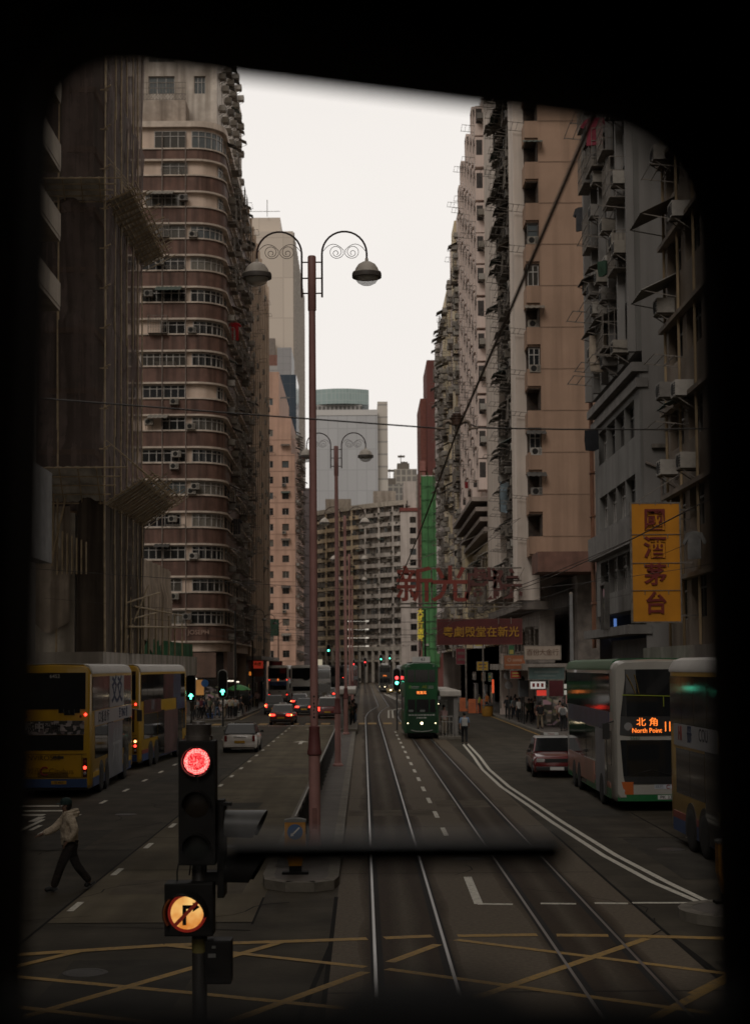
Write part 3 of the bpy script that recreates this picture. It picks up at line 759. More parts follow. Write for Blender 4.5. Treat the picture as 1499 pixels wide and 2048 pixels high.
def curved_window(path, z0, h, n_mull, frame):
    """a window that follows the curved wall: glass, transom and mullions along the path"""
    pts = [Vector((*p, 0)) for p in path]; L = [0]
    for a, b in zip(pts[:-1], pts[1:]): L.append(L[-1] + (b - a).length)
    def at(t):
        t *= L[-1]
        for i in range(len(pts) - 1):
            if t <= L[i + 1] + 1e-6: return pts[i].lerp(pts[i + 1], (t - L[i]) / max(1e-6, L[i + 1] - L[i])), (pts[i + 1] - pts[i]).normalized()
        return pts[-1], (pts[-1] - pts[-2]).normalized()
    mb = MB(); K = max(2, n_mull * 2); q = [at(i / K) for i in range(K + 1)]
    for (a, da), (b, db) in zip(q[:-1], q[1:]):
        na = Vector((da.y, -da.x, 0)); nb = Vector((db.y, -db.x, 0)); z = Vector((0, 0, 1))
        mb.quad(a + na * .03 + z * z0, b + nb * .03 + z * z0, b + nb * .03 + z * (z0 + h), a + na * .03 + z * (z0 + h), 1)
        for zz in (z0, z0 + h * .68, z0 + h - .06): mb.hexa([a + na * .032 + z * zz, b + nb * .032 + z * zz, b + nb * .09 + z * zz, a + na * .09 + z * zz] + [p + z * .06 for p in (a + na * .032 + z * zz, b + nb * .032 + z * zz, b + nb * .09 + z * zz, a + na * .09 + z * zz)], 0)
    for i in range(n_mull + 1):
        p, d = at(min(max(i / n_mull, 0.004), 0.996)); n = Vector((d.y, -d.x, 0)); w = d * .035; z = Vector((0, 0, 1))
        mb.hexa([p - w + n * .031 + z * z0, p + w + n * .031 + z * z0, p + w + n * .1 + z * z0, p - w + n * .1 + z * z0] + [v + z * h for v in (p - w + n * .031 + z * z0, p + w + n * .031 + z * z0, p + w + n * .1 + z * z0, p - w + n * .1 + z * z0)], 0)
    return mb
rr = random.Random(5)
def sub(path, a, b):
    pts = [Vector((*p, 0)) for p in path]; L = [0]
    for p, q in zip(pts[:-1], pts[1:]): L.append(L[-1] + (q - p).length)
    out = []
    def at(t):
        for i in range(len(pts) - 1):
            if t <= L[i + 1] + 1e-6: return pts[i].lerp(pts[i + 1], (t - L[i]) / max(1e-6, L[i + 1] - L[i]))
        return pts[-1]
    out.append(at(a)); out += [pts[i] for i in range(len(pts)) if a < L[i] < b]; out.append(at(b))
    return [(p.x, p.y) for p in out]
# plan length: 9.8 m straight, 3.46 m of curve, 29 m along the street
PLANS = {0: [(5.4, 9.0), (9.5, 12.9)], 1: [(5.4, 8.7), (9.6, 12.8)], 2: [(5.3, 9.0), (9.6, 12.9)], 3: [(5.3, 8.6), (9.6, 12.9)], 4: [(5.2, 9.1), (9.5, 12.9)], 5: [(5.3, 9.1), (9.6, 13.0)], 6: [(7.0, 9.0), (9.6, 13.0)], 7: [(5.4, 9.0), (11.9, 12.9)],
         8: [(5.2, 9.1), (9.6, 12.9)], 9: [(6.9, 9.0), (9.7, 13.0)], 10: [(5.3, 9.1), (9.5, 12.9)], 11: [(5.3, 9.0), (9.5, 13.0)], 12: [(5.3, 9.1), (9.5, 12.8)], 13: [(5.6, 9.0), (12.1, 13.1)], 14: [(7.0, 9.2), (12.1, 13.1)], 15: [(6.4, 9.1), (9.6, 13.0)]}
for f in range(nfl + 1):
    z = 6.5 + 2.753 * f - (0.0 if f < 16 else 0)
    if f < 16:
        h = 1.28 if f < 15 else 0.85
        mb = MB(); ledge(mb, P0, P1, z, z + h); B.part(mb, 'brown_band', m_brown, smooth=30, fix=False)
        mb = MB(); ledge(mb, P0, P2, z - 0.16, z - 0.003); ledge(mb, P0, P2, z + h + .003, z + h + 0.12); B.part(mb, 'sill', m_trim, smooth=30, fix=False)
        hw = 2.753 - h - 0.36
        for (a, b) in PLANS[f] + ([(2.2, 4.8)] if f % 3 else []):
            w = curved_window(sub(P0, a, b), z + h + 0.14, hw, max(2, int((b - a) / 0.55)), None)
            B.part(w, 'window', [FR_W, GLASS], fix=True)
        if rr.random() < .7: B.put(P_AC, (-18.4 + 4.4 * rr.random(), 131.7, z + h + .5), SOUTH)
        if f in (1, 5, 7): B.put(P_AC, (-16.2, 131.7, z + .75), SOUTH)
        if f in (3, 8, 11, 14): B.put(P_RACK[0], (-17.5 + rr.random(), 131.6, z + h + .1), SOUTH)
        if f in (2, 6, 10, 13): B.put(P_AWN[f % 3], (-18.3 + rr.random(), 131.65, z + 2.72), SOUTH)
        if f in (4, 9, 12): B.put(P_CAGE[0], (-18.2 + rr.random(), 131.7, z + h + .1), SOUTH)
        if f in (2, 4, 9, 12, 6): B.put(P_AC, (-14.9 + .3 * rr.random(), 131.9, z + h + .12), SOUTH)
# street side: projecting hoods, cages, racks, units on every floor
for f in range(16):
    z = 6.5 + 2.753 * f
    for k in range(9):
        y = 135.2 + 3.05 * k
        w = rr.choice(WS); B.put(w, (-11.98, y + .3, z + 1.32), EAST)
        if rr.random() < .65: B.put(P_AC, (-11.7, y + rr.random() * 2, z + rr.random() * 1.0), EAST)
        if rr.random() < .22: B.put(P_AWN[2 if rr.random() < .7 else 0], (-11.7, y + rr.random() * .5, z + 2.75), EAST)
        if rr.random() < .5: B.put(rr.choice(P_CAGE), (-11.65, y + rr.random() * .5, z + 1.2), EAST)
        if rr.random() < .5: B.put(rr.choice(P_RACK), (-11.7, y + rr.random() * .5, z + .9), EAST)
# terrace and set-back upper storeys
mb = MB(); ledge(mb, plan(-1.0), P2, 50.6, 51.1); B.part(mb, 'cornice', m_trim, fix=False)
mb = MB(); box_sides(mb, -24, -15.0, 132.6, 150, 51.0, 53.3, 'senwt'); B.part(mb, 'terrace_parapet', pm('terrace_cream', (0.36, 0.30, 0.25), streak=0.9, grime=.6))
mb = MB(); ops = []; m_st = pm('stained_white', (0.60, 0.54, 0.48), var=0.12, scale=1.2, streak=0.95, grime=0.7)
for f in range(3):
    for (u0, u1) in ((3.4, 4.9), (6.0, 8.3), (10.0, 11.0)):
        ops.append((u0, u1, 54.6 + 2.9 * f, 56.2 + 2.9 * f)); B.put(win(u1 - u0, 1.6, 3, 2), (-24.5 + u0, 134.85, 54.6 + 2.9 * f), SOUTH)
wall(mb, -24.5, 134.6, SOUTH, 12.0, 51, 63, ops); box_sides(mb, -24.5, -12.5, 134.6, 163, 51, 63, 'newt'); B.part(mb, 'upper_wall', m_st)
for f in range(4):
    for k in range(8):
        B.put(P_AC, (-12.45, 136 + 3 * k, 53.6 + 2.9 * f), EAST)
        if rr.random() < .4: B.put(P_AWN[2], (-12.45, 137 + 3 * k, 55.8 + 2.9 * f), EAST)
mb = MB()
for i in range(17): mb.bar((-19.5 + .28 * i, 132.7, 53.3), (-19.5 + .28 * i, 132.7, 54.9), .03, .03)
for i in range(16): mb.bar((-19.5 + .28 * i, 132.7, 53.4), (-19.5 + .28 * (i + 1), 132.7, 53.9), .025, .025); mb.bar((-19.5 + .28 * (i + 1), 132.7, 53.4), (-19.5 + .28 * i, 132.7, 53.9), .025, .025)
for z in (53.4, 53.9, 54.4, 54.9): mb.bar((-19.6, 132.7, z), (-15.0, 132.7, z), .04, .04)
B.part(mb, 'roof_railing', M_STEEL)
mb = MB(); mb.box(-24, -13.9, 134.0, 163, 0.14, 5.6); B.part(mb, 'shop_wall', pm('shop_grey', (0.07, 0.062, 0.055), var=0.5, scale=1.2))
mb = MB(); mb.box(-18.6, -12.4, 131.75, 132.0, 3.4, 5.5); mb.box(-12.0, -11.7, 134.5, 141, 3.3, 5.6); B.part(mb, 'sign_board', pm('fascia_brown', (0.13, 0.08, 0.06), streak=0.3))
mb = MB(); mb.box(-12.0, -11.72, 141.2, 145, 3.3, 8.3); B.part(mb, 'shutter', pm('pale_shutter', (0.42, 0.38, 0.33), streak=0.4))
mb = MB()
for x in (-16.9, -14.9): pipe(mb, x, 131.55, 5.6, 50, .05)
B.part(mb, 'drain_pipe', M_PIPE)
text('JOSEPH', 0.55, pm('sign_pale', (0.34, 0.23, 0.18)), B.root, Vector((-13.85, 131.6, 7.2)) - B.o, name='lettering')
B.finish(96)

# --- tan block with upright piers
B = Bldg('tan_building', 'long tan block with upright piers just beyond the rounded corner building', 'building', (-18, 180, 0))
m_tan = pm('render_tan', (0.46, 0.355, 0.27), var=0.15, scale=0.7, streak=0.6, grime=0.3)
mb = MB(); grid_face(B, mb, -12.2, 163.05, EAST, 35, 5.5, 52, 2.8, 3.4, 1.5, 1.4, 0.9, [win(1.5, 1.4, 3, 2), win(1.5, 1.4, 2, 1, FR_D)], 0.35, clutter=dict(ac=.4, awn=.04, rack=.12))
box_sides(mb, -24, -12.2, 163.05, 198, 0, 52, 'snwt'); B.part(mb, 'wall', m_tan)
for k in range(11):
    mb = MB(); mb.box(-12.19, -11.72, 163.1 + 3.4 * k, 163.7 + 3.4 * k, 5.4, 52.8); B.part(mb, 'pier', m_tan)
mb = MB(); mb.box(-12.2, -10.6, 163.2, 198, 5.0, 5.4); B.part(mb, 'canopy', pm('canopy_grey', (0.2, 0.18, 0.16)))
mb = MB(); mb.box(-13.9, -12.25, 163.2, 197, .14, 5.0); B.part(mb, 'shop_wall', MATS['shop_grey'])
B.finish()

# --- pink block with single windows
B = Bldg('pink_building', 'salmon pink slim tower with one column of small square windows', 'building', (-17, 305, 0))
m_pink = pm('render_pink', (0.50, 0.315, 0.235), var=0.09, scale=0.5, streak=0.35, grime=0.2)
wp = [win(1.25, 1.3, 2, 1), win(1.25, 1.3, 2, 2, FR_D)]
mb = MB(); ops = []
for f in range(17):
    z = 6 + 2.95 * f
    for u in (4.4, 7.3):
        if z < 42 or u < 6: ops.append((u, u + 1.25, z, z + 1.3)); B.put(wp[(f + int(u)) % 2], (-22.2 + u, 290.25, z), SOUTH)
    if f in (3, 8, 11): B.put(P_AC, (-14.9, 289.9, z - .6), SOUTH)
    if f % 3 == 1: B.put(P_AWN[0], (-15.1, 289.9, z + 1.5), SOUTH)
wall(mb, -22.2, 290, SOUTH, 9.7, 0, 44, [o for o in ops if o[3] < 44]); wall(mb, -22.2, 290, SOUTH, 9.0, 44, 51, [o for o in ops if 44 < o[2] < 49.5]); wall(mb, -22.2, 290, SOUTH, 6.8, 51, 59.5, [o for o in ops if o[2] > 51 and o[3] < 59])
box_sides(mb, -22.2, -12.5, 290, 330, 0, 44, 'nwet'); box_sides(mb, -22.2, -13.2, 290, 330, 44, 51, 'newt'); box_sides(mb, -22.2, -15.4, 290, 330, 51, 59.5, 'newt'); B.part(mb, 'wall', m_pink)
for f in range(15):
    mb = MB(); z = 5.3 + 2.95 * f
    mb.box(-22.2, -12.46, 289.96, 290.0 - .003, z, z + .12); B.part(mb, 'floor_line', pm('pink_line', (0.3, 0.19, 0.14)))
    for k in range(9):
        if rng.random() < .75: B.put(P_AC, (-12.48, 291 + 4 * k, z + rng.random()), EAST)
        if rng.random() < .75: B.put(rng.choice(P_AWN), (-12.48, 292 + 4 * k, z + 2), EAST)
        if rng.random() < .5: B.put(rng.choice(P_CAGE), (-12.48, 292 + 4 * k, z + .4), EAST)
B.finish()

def clad(name, col, bw, bh, mortar, rough=0.5, gap=0.03):
    m, t, b = nodes_of(name); N, L = t.nodes, t.links
    tc = N.new('ShaderNodeTexCoord'); sp = N.new('ShaderNodeSeparateXYZ'); cb = N.new('ShaderNodeCombineXYZ'); ad = N.new('ShaderNodeMath')
    L.new(tc.outputs['Object'], sp.inputs[0]); ad.operation = 'ADD'
    L.new(sp.outputs['X'], ad.inputs[0]); L.new(sp.outputs['Y'], ad.inputs[1]); L.new(ad.outputs[0], cb.inputs['X']); L.new(sp.outputs['Z'], cb.inputs['Y'])
    br = N.new('ShaderNodeTexBrick'); br.offset = 0.0
    br.inputs['Scale'].default_value = 1.0; br.inputs['Brick Width'].default_value = bw; br.inputs['Row Height'].default_value = bh; br.inputs['Mortar Size'].default_value = gap
    c = Vector(col); br.inputs['Color1'].default_value = (*(c * .95), 1); br.inputs['Color2'].default_value = (*(c * 1.05), 1); br.inputs['Mortar'].default_value = (*mortar, 1)
    L.new(cb.outputs[0], br.inputs['Vector']); L.new(br.outputs['Color'], b.inputs['Base Color'])
    b.inputs['Roughness'].default_value = rough
    return m
def tower(name, label, boxes, loc, cat='tower'):
    """far towers: several volumes, each a part in its own cladding"""
    B = Bldg(name, label, cat, loc)
    for pn, (x0, x1, y0, y1, z0, z1), m in boxes:
        mb = MB(); box_sides(mb, x0, x1, y0, y1, z0, z1, 'senwt'); B.part(mb, pn, m)
    return B
m_ct = clad('cream_cladding', (0.62, 0.545, 0.47), 9, 9.5, (0.5, 0.43, 0.37), 0.6, 0.1)
B = tower('cream_tower', 'blank cream office tower rising behind the tan block on the left', [('wall', (-40, -15.7, 360, 428, 0, 106), m_ct), ('roof_plant', (-36, -19, 366, 420, 106, 111), m_ct)], (-28, 390, 0))
mb = MB()
for k in range(16): mb.box(-15.69, -15.4, 361 + 4.2 * k, 362.2 + 4.2 * k, 0, 106)
B.part(mb, 'fin', pm('fin_grey', (0.5, 0.47, 0.44)))
mb = MB()
for x in (-34, -29, -22): mb.bar((x, 365, 111), (x, 365, 115), .15, .15)
mb.bar((-36, 365, 112.2), (-19, 365, 112.2), .1, .1); B.part(mb, 'roof_railing', M_STEEL)
tower('glass_block', 'grey block with dark blue glass front, half hidden behind the pink tower', [('wall', (-19.5, -14.2, 338, 352, 0, 68), clad('blue_glass', (0.03, 0.05, 0.075), 1.5, 3, (0.09, 0.1, 0.12), 0.15)), ('upper_wall', (-18.3, -15.2, 338, 352, 68, 74), clad('grey_panel', (0.3, 0.3, 0.31), 1.5, 1.5, (0.2, 0.2, 0.2))), ('roof_hut', (-21.5, -18.3, 338, 352, 0, 70), clad('grey_panel2', (0.35, 0.34, 0.33), 3, 3, (0.06, 0.06, 0.07)))], (-17, 345, 0), 'building')
tower('brick_block', 'narrow red brown block peeping out over the tan building', [('wall', (-23.5, -18.9, 356, 359, 0, 76), pm('brick_red', (0.22, 0.11, 0.085), streak=.4)), ('roof_hut', (-22.2, -19.8, 356.5, 358.5, 76, 80), pm('roof_hut', (0.2, 0.17, 0.15)))], (-20, 357, 0), 'building')

tower('lilac_block', 'pale lilac slab squeezed between the pink tower and the curved housing slab', [('wall', (-15.6, -11.0, 346, 358, 0, 44), clad('lilac_panel', (0.38, 0.33, 0.34), 2.2, 2.9, (0.25, 0.22, 0.23), .6, .2))], (-13.3, 352, 0), 'building')
# --- straight ahead: glazed tower, curved slab block, hills of far towers
m_gc = clad('pale_curtain_wall', (0.47, 0.48, 0.50), 3.2, 7.0, (0.40, 0.41, 0.43), 0.25, 0.14)
B = tower('office_tower', 'broad pale grey glass office tower with rounded crown closing the street', [('wall', (-17, 5.4, 520, 560, 0, 90), m_gc)], (-5, 540, 0))
mb = MB(); n = 18
pl = [(-17, 0)] + [(-17 + 19.5 * i / n, -3.2 * math.sin(math.pi * i / n) ** .8) for i in range(1, n)] + [(2.5, 0)]
mb.prism([(x, 523 + y) for x, y in pl] + [(2.5, 555), (-17, 555)], lambda x, y: (x, y, 92.4), lambda x, y: (x, y, 97.5)); B.part(mb, 'crown', clad('teal_glass', (0.33, 0.43, 0.43), 1.2, 2.4, (0.45, 0.52, 0.52), 0.2, .08))
mb = MB(); mb.box(-16.8, 0.2, 521.5, 555, 90, 92.4); B.part(mb, 'louvre_band', clad('louvre', (0.10, 0.095, 0.09), 1.4, 4.0, (0.35, 0.34, 0.33), 0.5, .25))
mb = MB(); mb.box(5.4, 8.8, 523, 550, 0, 93.5); B.part(mb, 'lift_core', clad('core_cream', (0.55, 0.51, 0.46), 6, 4.2, (0.34, 0.32, 0.30), 0.6, .3))
mb = MB(); mb.box(-17, 5.41, 519.8, 520.0, 88.4, 90.3); B.part(mb, 'parapet', clad('par', (0.6, 0.59, 0.58), 6, 4, (0.5, 0.5, 0.5)))

B = Bldg('curved_housing_block', 'curved housing slab of stacked balconies across the far end of the street', 'building', (-1, 412, 0))
def slabpath(off): return [(-13.5 + 25.0 * t - 0 * off, 432 - 38 * t + 9 * t * t - off) for t in [i / 14 for i in range(15)]]
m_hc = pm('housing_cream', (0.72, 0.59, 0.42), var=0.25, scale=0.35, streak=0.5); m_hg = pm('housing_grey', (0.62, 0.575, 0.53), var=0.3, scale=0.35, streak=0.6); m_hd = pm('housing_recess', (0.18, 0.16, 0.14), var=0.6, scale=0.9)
PP = slabpath(0); PB = slabpath(1.1)
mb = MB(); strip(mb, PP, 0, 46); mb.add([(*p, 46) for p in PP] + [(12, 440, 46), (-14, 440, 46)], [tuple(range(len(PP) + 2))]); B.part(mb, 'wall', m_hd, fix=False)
for f in range(15):
    z = 6.2 + 2.66 * f
    for nm, sl, m in (('cream', slice(0, 8), m_hc), ('grey', slice(7, 15), m_hg)):
        mb = MB(); ledge(mb, PP[sl], PB[sl], z, z + 1.05); B.part(mb, 'balcony', m, fix=False)
        for i in range(sl.start, min(sl.stop, 15) - 1):
            for q in range(2):
                px = PB[i][0] + (PB[i + 1][0] - PB[i][0]) * (q + rr.random()) / 2; py = PB[i][1] + (PB[i + 1][1] - PB[i][1]) * (q + .5) / 2
                r = rr.random()
                if r < .35: B.put(P_AC, (px, py - .02, z + .3 + rr.random()), SOUTH)
                elif r < .62: B.put(rr.choice(P_AWN), (px, py + .1, z + 2.5), SOUTH)
                elif r < .85: B.put(rr.choice(WS), (px, py + .3, z + 1.1), SOUTH)
for i in range(0, 15, 2):
    mb = MB(); mb.box(PB[i][0] - .25, PB[i][0] + .25, PB[i][1] + .1, PP[i][1], 5.5, 47); B.part(mb, 'party_wall', m_hg if i > 7 else m_hc)
mb = MB(); ledge(mb, PP, slabpath(1.4), 46, 47.2); B.part(mb, 'roof_edge', pm('housing_roof', (0.55, 0.5, 0.43), streak=.4), fix=False)
mb = MB(); mb.box(-10, -3, 425, 432, 47.2, 50); mb.box(3, 9, 415, 425, 47.2, 51); B.part(mb, 'roof_hut', pm('hut', (0.5, 0.44, 0.38), streak=.5))
mb = MB(); ledge(mb, PP, slabpath(3), 8.3, 9.3); ledge(mb, PP, slabpath(2.9), 5.4, 6.0)
for i in range(0, 15): mb.box(PB[i][0] - .4, PB[i][0] + .4, PB[i][1] - 1.7, PB[i][1] - .9, 0, 8.3)
B.part(mb, 'podium', pm('podium_pale', (0.58, 0.54, 0.48), streak=.4), fix=False)
B.finish(90)
for (nm, lab, x0, x1, y, h, c) in (('far_tower', 'dim grey tower with dark windows far behind the glass office tower', 8.3, 17, 640, 79, (0.16, 0.15, 0.14)), ('far_tower', 'taller far tower with a dish on its roof, left of the dark red block', 14.5, 24.5, 700, 93, (0.2, 0.185, 0.17)), ('far_tower', 'far brownish tower behind the white end wall', 17.5, 30, 760, 98, (0.13, 0.12, 0.11))):
    B = tower(nm, lab, [('wall', (x0, x1, y, y + 20, 0, h), clad('far_' + str(y), c, 2.4, 3.0, (c[0] * 2, c[1] * 2, c[2] * 1.9), .6, .35))], ((x0 + x1) / 2, y + 10, 0))
    mb = MB(); mb.box(x0 + 1.5, x1 - 3, y + 3, y + 12, h, h + 3); mb.box(x0 + 3, x0 + 3.3, y + 4, y + 4.3, h + 3, h + 7); mb.box(x0 + 1.8, x0 + 5, y + 4, y + 6, h + 6, h + 6.7); B.part(mb, 'roof_plant', M_STEEL)

# ================================================================== BUILDINGS, RIGHT SIDE
B = Bldg('white_building', 'white end wall with one column of dark square windows, dark red coping', 'building', (13, 405, 0))
m_w = pm('white_paint', (0.56, 0.50, 0.46), var=0.08, scale=.6, streak=.4)
mb = MB(); ops = []
for f in range(13): ops.append((2.4, 4.0, 8 + 2.75 * f, 9.6 + 2.75 * f)); B.put(win(1.6, 1.6, 2, 1, FR_D), (9.8 + 2.4, 400.25, 8 + 2.75 * f), SOUTH)
wall(mb, 9.8, 400, SOUTH, 4.8, 0, 44, ops); box_sides(mb, 9.8, 14.6, 400, 420, 0, 44, 'newt'); mb.box(10.8, 14, 402, 415, 44, 52); B.part(mb, 'wall', m_w)
mb = MB(); mb.box(9.6, 14.8, 399.7, 420.2, 44.01, 44.9); mb.box(14.2, 14.9, 399.6, 399.98, 0, 44); B.part(mb, 'coping', pm('dark_red_trim', (0.2, 0.06, 0.05)))
B.finish()
B = Bldg('red_building', 'dark red tower above green scaffold wrap on the right', 'building', (15, 312, 0))
m_r = pm('dark_red_tile', (0.13, 0.043, 0.036), var=0.1, scale=.5, streak=.3)
mb = MB(); box_sides(mb, 12.7, 24, 300, 318, 0, 63.5, 'senwt'); B.part(mb, 'wall', m_r)
mb = MB(); box_sides(mb, 11.5, 12.69, 303, 322, 0, 56.5, 'senwt'); B.part(mb, 'side_wall', pm('dark_red2', (0.17, 0.06, 0.045), streak=.3))
mb = MB(); mb.box(11.2, 12.3, 301, 301.6, 5, 44)
for k in range(16): mb.box(11.1, 12.4, 300.7, 301.0, 6 + 2.4 * k, 6.3 + 2.4 * k)
B.part(mb, 'stair_tower', pm('pale_red', (0.3, 0.13, 0.11), streak=.4))
drape([(11.35, 299.6), (14.6, 299.6)], 4, 40.8, amp=.22, du=.3, dz=1.5, seed=3).build('green_wrap', pm('green_wrap', (0.07, 0.205, 0.075), var=.2, scale=.5, streak=.5, stretch=(1.5, 1.5, .12)), B.root, smooth=80, loc=-B.o, fix=False)
mb = MB()
for k in range(14): mb.tube([(11.3, 299.2, 5 + 2.6 * k), (14.65, 299.2, 5.1 + 2.6 * k)], .07, 5)
for x in (11.4, 12.6, 13.7, 14.6): mb.tube([(x, 299.25, 4), (x, 299.25, 41.5)], .06, 5)
B.part(mb, 'wrap_pole', pm('wrap_pole', (0.04, 0.11, 0.045), var=.3))
mb = MB(); mb.box(11.32, 14.7, 299.7, 300.5, 40.8, 41.0); mb.lathe([(0, 0.5), (.4, .4), (.55, 0), (.4, -.4), (0, -.5)], (14.2, 299.2, 41.8), 10); B.part(mb, 'wrap_edge', m_w)
text('大\n班\n酒\n店\n家', 1.25, em('yellow_neon', (0.8, 0.62, 0.05), 0.35), B.root, Vector((11.0, 299.0, 12)) - B.o, name='sign_lettering', offset=.03)
B.finish()

def runs(B, segs, a_dir, x, z0, z1, protos, clutter, fh=2.8, depth=.3):
    for (y0, y1, m, bay, ww, proj, clut, nm) in segs:
        mb = MB(); xx = x - proj
        if bay: grid_face(B, mb, xx, y1, WEST, y1 - y0, z0, z1, fh, bay, ww, 1.45, 0.9, protos[ww], depth, clutter=clutter if clut else None, margin=.15)
        else: wall(mb, xx, y1, WEST, y1 - y0, z0, z1)
        mb.quad((xx, y0, z0), (x + 1, y0, z0), (x + 1, y0, z1), (xx, y0, z1)); mb.quad((xx, y1, z0), (xx, y1, z1), (x + 1, y1, z1), (x + 1, y1, z0)); mb.quad((xx, y0, z0), (xx, y1, z0), (x + 1, y1, z0), (x + 1, y0, z0)); mb.quad((xx, y0, z1), (x + 1, y0, z1), (x + 1, y1, z1), (xx, y1, z1))
        B.part(mb, nm, m)
RP = {1.6: WS, 1.2: [win(1.2, 1.45, 2, 2), win(1.2, 1.45, 2, 1, FR_D)], 2.2: [win(2.2, 1.45, 4, 2), win(2.2, 1.45, 3, 2, FR_D)]}
# far grey-lilac run
B = Bldg('far_row_building', 'lilac grey cluttered block at the far end of the right-hand row', 'building', (17, 203, 0))
m_lil = pm('render_lilac', (0.56, 0.49, 0.46), var=.15, scale=.6, streak=.5); m_yel = pm('render_yellow', (0.66, 0.55, 0.36), var=.1, scale=.6, streak=.35)
mb = MB(); box_sides(mb, 11.4, 24, 183, 223, 0, 50, 'snet'); B.part(mb, 'core_wall', m_lil)
runs(B, [(214, 223, m_lil, 0, 1.6, 0.0, 0, 'wall'), (198, 214, m_lil, 2.6, 1.6, 0.0, 1, 'wall'), (183.05, 198, m_yel, 3.0, 1.2, .15, 1, 'wall')], WEST, 10.6, 6, 50, RP, dict(ac=.7, awn=.15, rack=.3, cage=.4, ac2=.4))
B.finish()
# pink tiled run with bays
B = Bldg('bay_window_building', 'pale pink block with rows of small bays and yellow stripes', 'building', (17, 157, 0))
m_pt = pm('tile_pink', (0.66, 0.545, 0.49), var=.08, scale=.8, streak=.3, grime=.2)
mb = MB(); box_sides(mb, 11.4, 24, 131, 183, 0, 53.5, 'snet'); B.part(mb, 'core_wall', m_pt)
runs(B, [(176, 183, m_pt, 2.4, 1.6, .0, 1, 'wall'), (170.5, 176, m_yel, 0, 0, .2, 0, 'yellow_wall'), (163, 170.5, m_pt, 2.4, 1.6, .0, 1, 'wall'), (158, 163, m_yel, 0, 0, .2, 0, 'yellow_wall')], WEST, 10.6, 6, 53.5, RP, dict(ac=.7, awn=.12, rack=.35, cage=.4, ac2=.4))
runs(B, [(131.05, 158, m_pt, 0, 0, .0, 0, 'wall')], WEST, 10.7, 18.5, 54, RP, {})
bay_m = [m_pt, GLASS, pm('bay_dark', (0.05, 0.043, 0.04), var=.4)]
mb = MB()      # a small bay: slab, cheek walls, dark opening, hood
mb.box(0, 1.9, -.75, 0, -.9, 0, 0); mb.box(0, 1.9, -.75, 0, 1.55, 1.7, 0); mb.box(0, .12, -.75, 0, 0, 1.55, 0); mb.box(1.78, 1.9, -.75, 0, 0, 1.55, 0); mb.box(.12, 1.78, -.3, -.02, 0, 1.55, 2); mb.box(.3, 1.6, -.36, -.3, .3, 1.4, 1)
for x in (-.006, 1.902): mb.box(x, x + .004, -.66, -.12, .12, 1.45, 2)
P_BAY = Proto('bay_window', mb, bay_m)
for f in range(12):
    for k in range(7):
        B.put(P_BAY, (10.7, 157 - 3.75 * k, 20 + 2.8 * f + (1.4 if k % 2 else 0) + .2 * rng.random()), WEST)
        r = rng.random()
        if r < .5: B.put(P_AC, (10.7, 154.9 - 3.75 * k, 20.4 + 2.8 * f + (1.4 if k % 2 else 0)), WEST)
        if rng.random() < .35: B.put(P_RACK[0], (9.95, 156.6 - 3.75 * k, 20 + 2.8 * f), WEST)
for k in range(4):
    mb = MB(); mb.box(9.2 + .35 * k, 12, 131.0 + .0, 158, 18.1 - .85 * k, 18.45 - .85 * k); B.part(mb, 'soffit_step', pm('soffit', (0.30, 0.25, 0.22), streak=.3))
runs(B, [(131.05, 158, m_yel, 3.2, 1.6, .0, 1, 'lower_wall')], WEST, 11.1, 6, 15.2, RP, dict(ac=.5, awn=.7, rack=.3, cage=.5))
B.finish()
# tan block with cut-out corner balconies
B = Bldg('balcony_building', 'tan block with dark cut-out corner balconies and a white fin, overhanging the pavement', 'building', (18, 117, 0))
W_BAL = [win(.74, 1.42, 2, 2), win(.74, 1.42, 1, 3, FR_D)]
m_te = pm('render_orange_tan', (0.33, 0.215, 0.15), var=.07, scale=.5, streak=.45, grime=.4); m_wf = pm('fin_white', (0.60, 0.52, 0.455), var=.07, scale=.6, streak=.4)
mb = MB(); wall(mb, 11.95, 103, SOUTH, 16, 11.6, 57); box_sides(mb, 11.95, 28, 103, 131, 11.6, 57, 'ntb'); mb.quad((11.95, 103, 11.6), (11.95, 104.8, 11.6), (11.95, 104.8, 57), (11.95, 103, 57)); B.part(mb, 'end_wall', m_te)
for f in range(17):
    z = 11.6 + 2.8 * f
    mb = MB(); mb.box(11.05, 11.949, 102.98, 103.12, z, z + 1.15); mb.box(11.05, 11.949, 103.12, 104.8, z - .12, z); mb.box(11.05, 11.15, 103.12, 104.8, z, z + 1.15); B.part(mb, 'balcony', m_te)
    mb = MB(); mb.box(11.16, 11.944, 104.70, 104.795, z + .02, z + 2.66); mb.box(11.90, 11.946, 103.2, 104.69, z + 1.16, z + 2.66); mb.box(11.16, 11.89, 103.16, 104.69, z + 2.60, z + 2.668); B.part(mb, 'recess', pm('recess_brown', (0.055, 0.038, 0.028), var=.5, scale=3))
    if rng.random() < .5: B.put(P_AC, (11.18 + .05 * rng.random(), 103.5 + .4 * rng.random(), z + .9 + .4 * rng.random()), SOUTH)
    if rng.random() < .4: B.put(P_RACK[0], (11.05, 104.6, z + 1.0), WEST)
    if rng.random() < .4: B.put(W_BAL[f % 2], (11.16, 103.3, z + 1.17), SOUTH)
    if rng.random() < .35: B.put(P_AWN[2], (10.9, 103.0, z + 2.62), SOUTH)
    mb = MB(); mb.box(11.951, 27, 102.975, 102.997, z + 1.13, z + 1.19); B.part(mb, 'floor_line', pm('tan_line', (0.2, 0.13, 0.09)))
mb = MB(); box_sides(mb, 10.45, 11.9, 104.85, 108.2, 8.6, 57, 'senwtb'); B.part(mb, 'white_fin', m_wf)
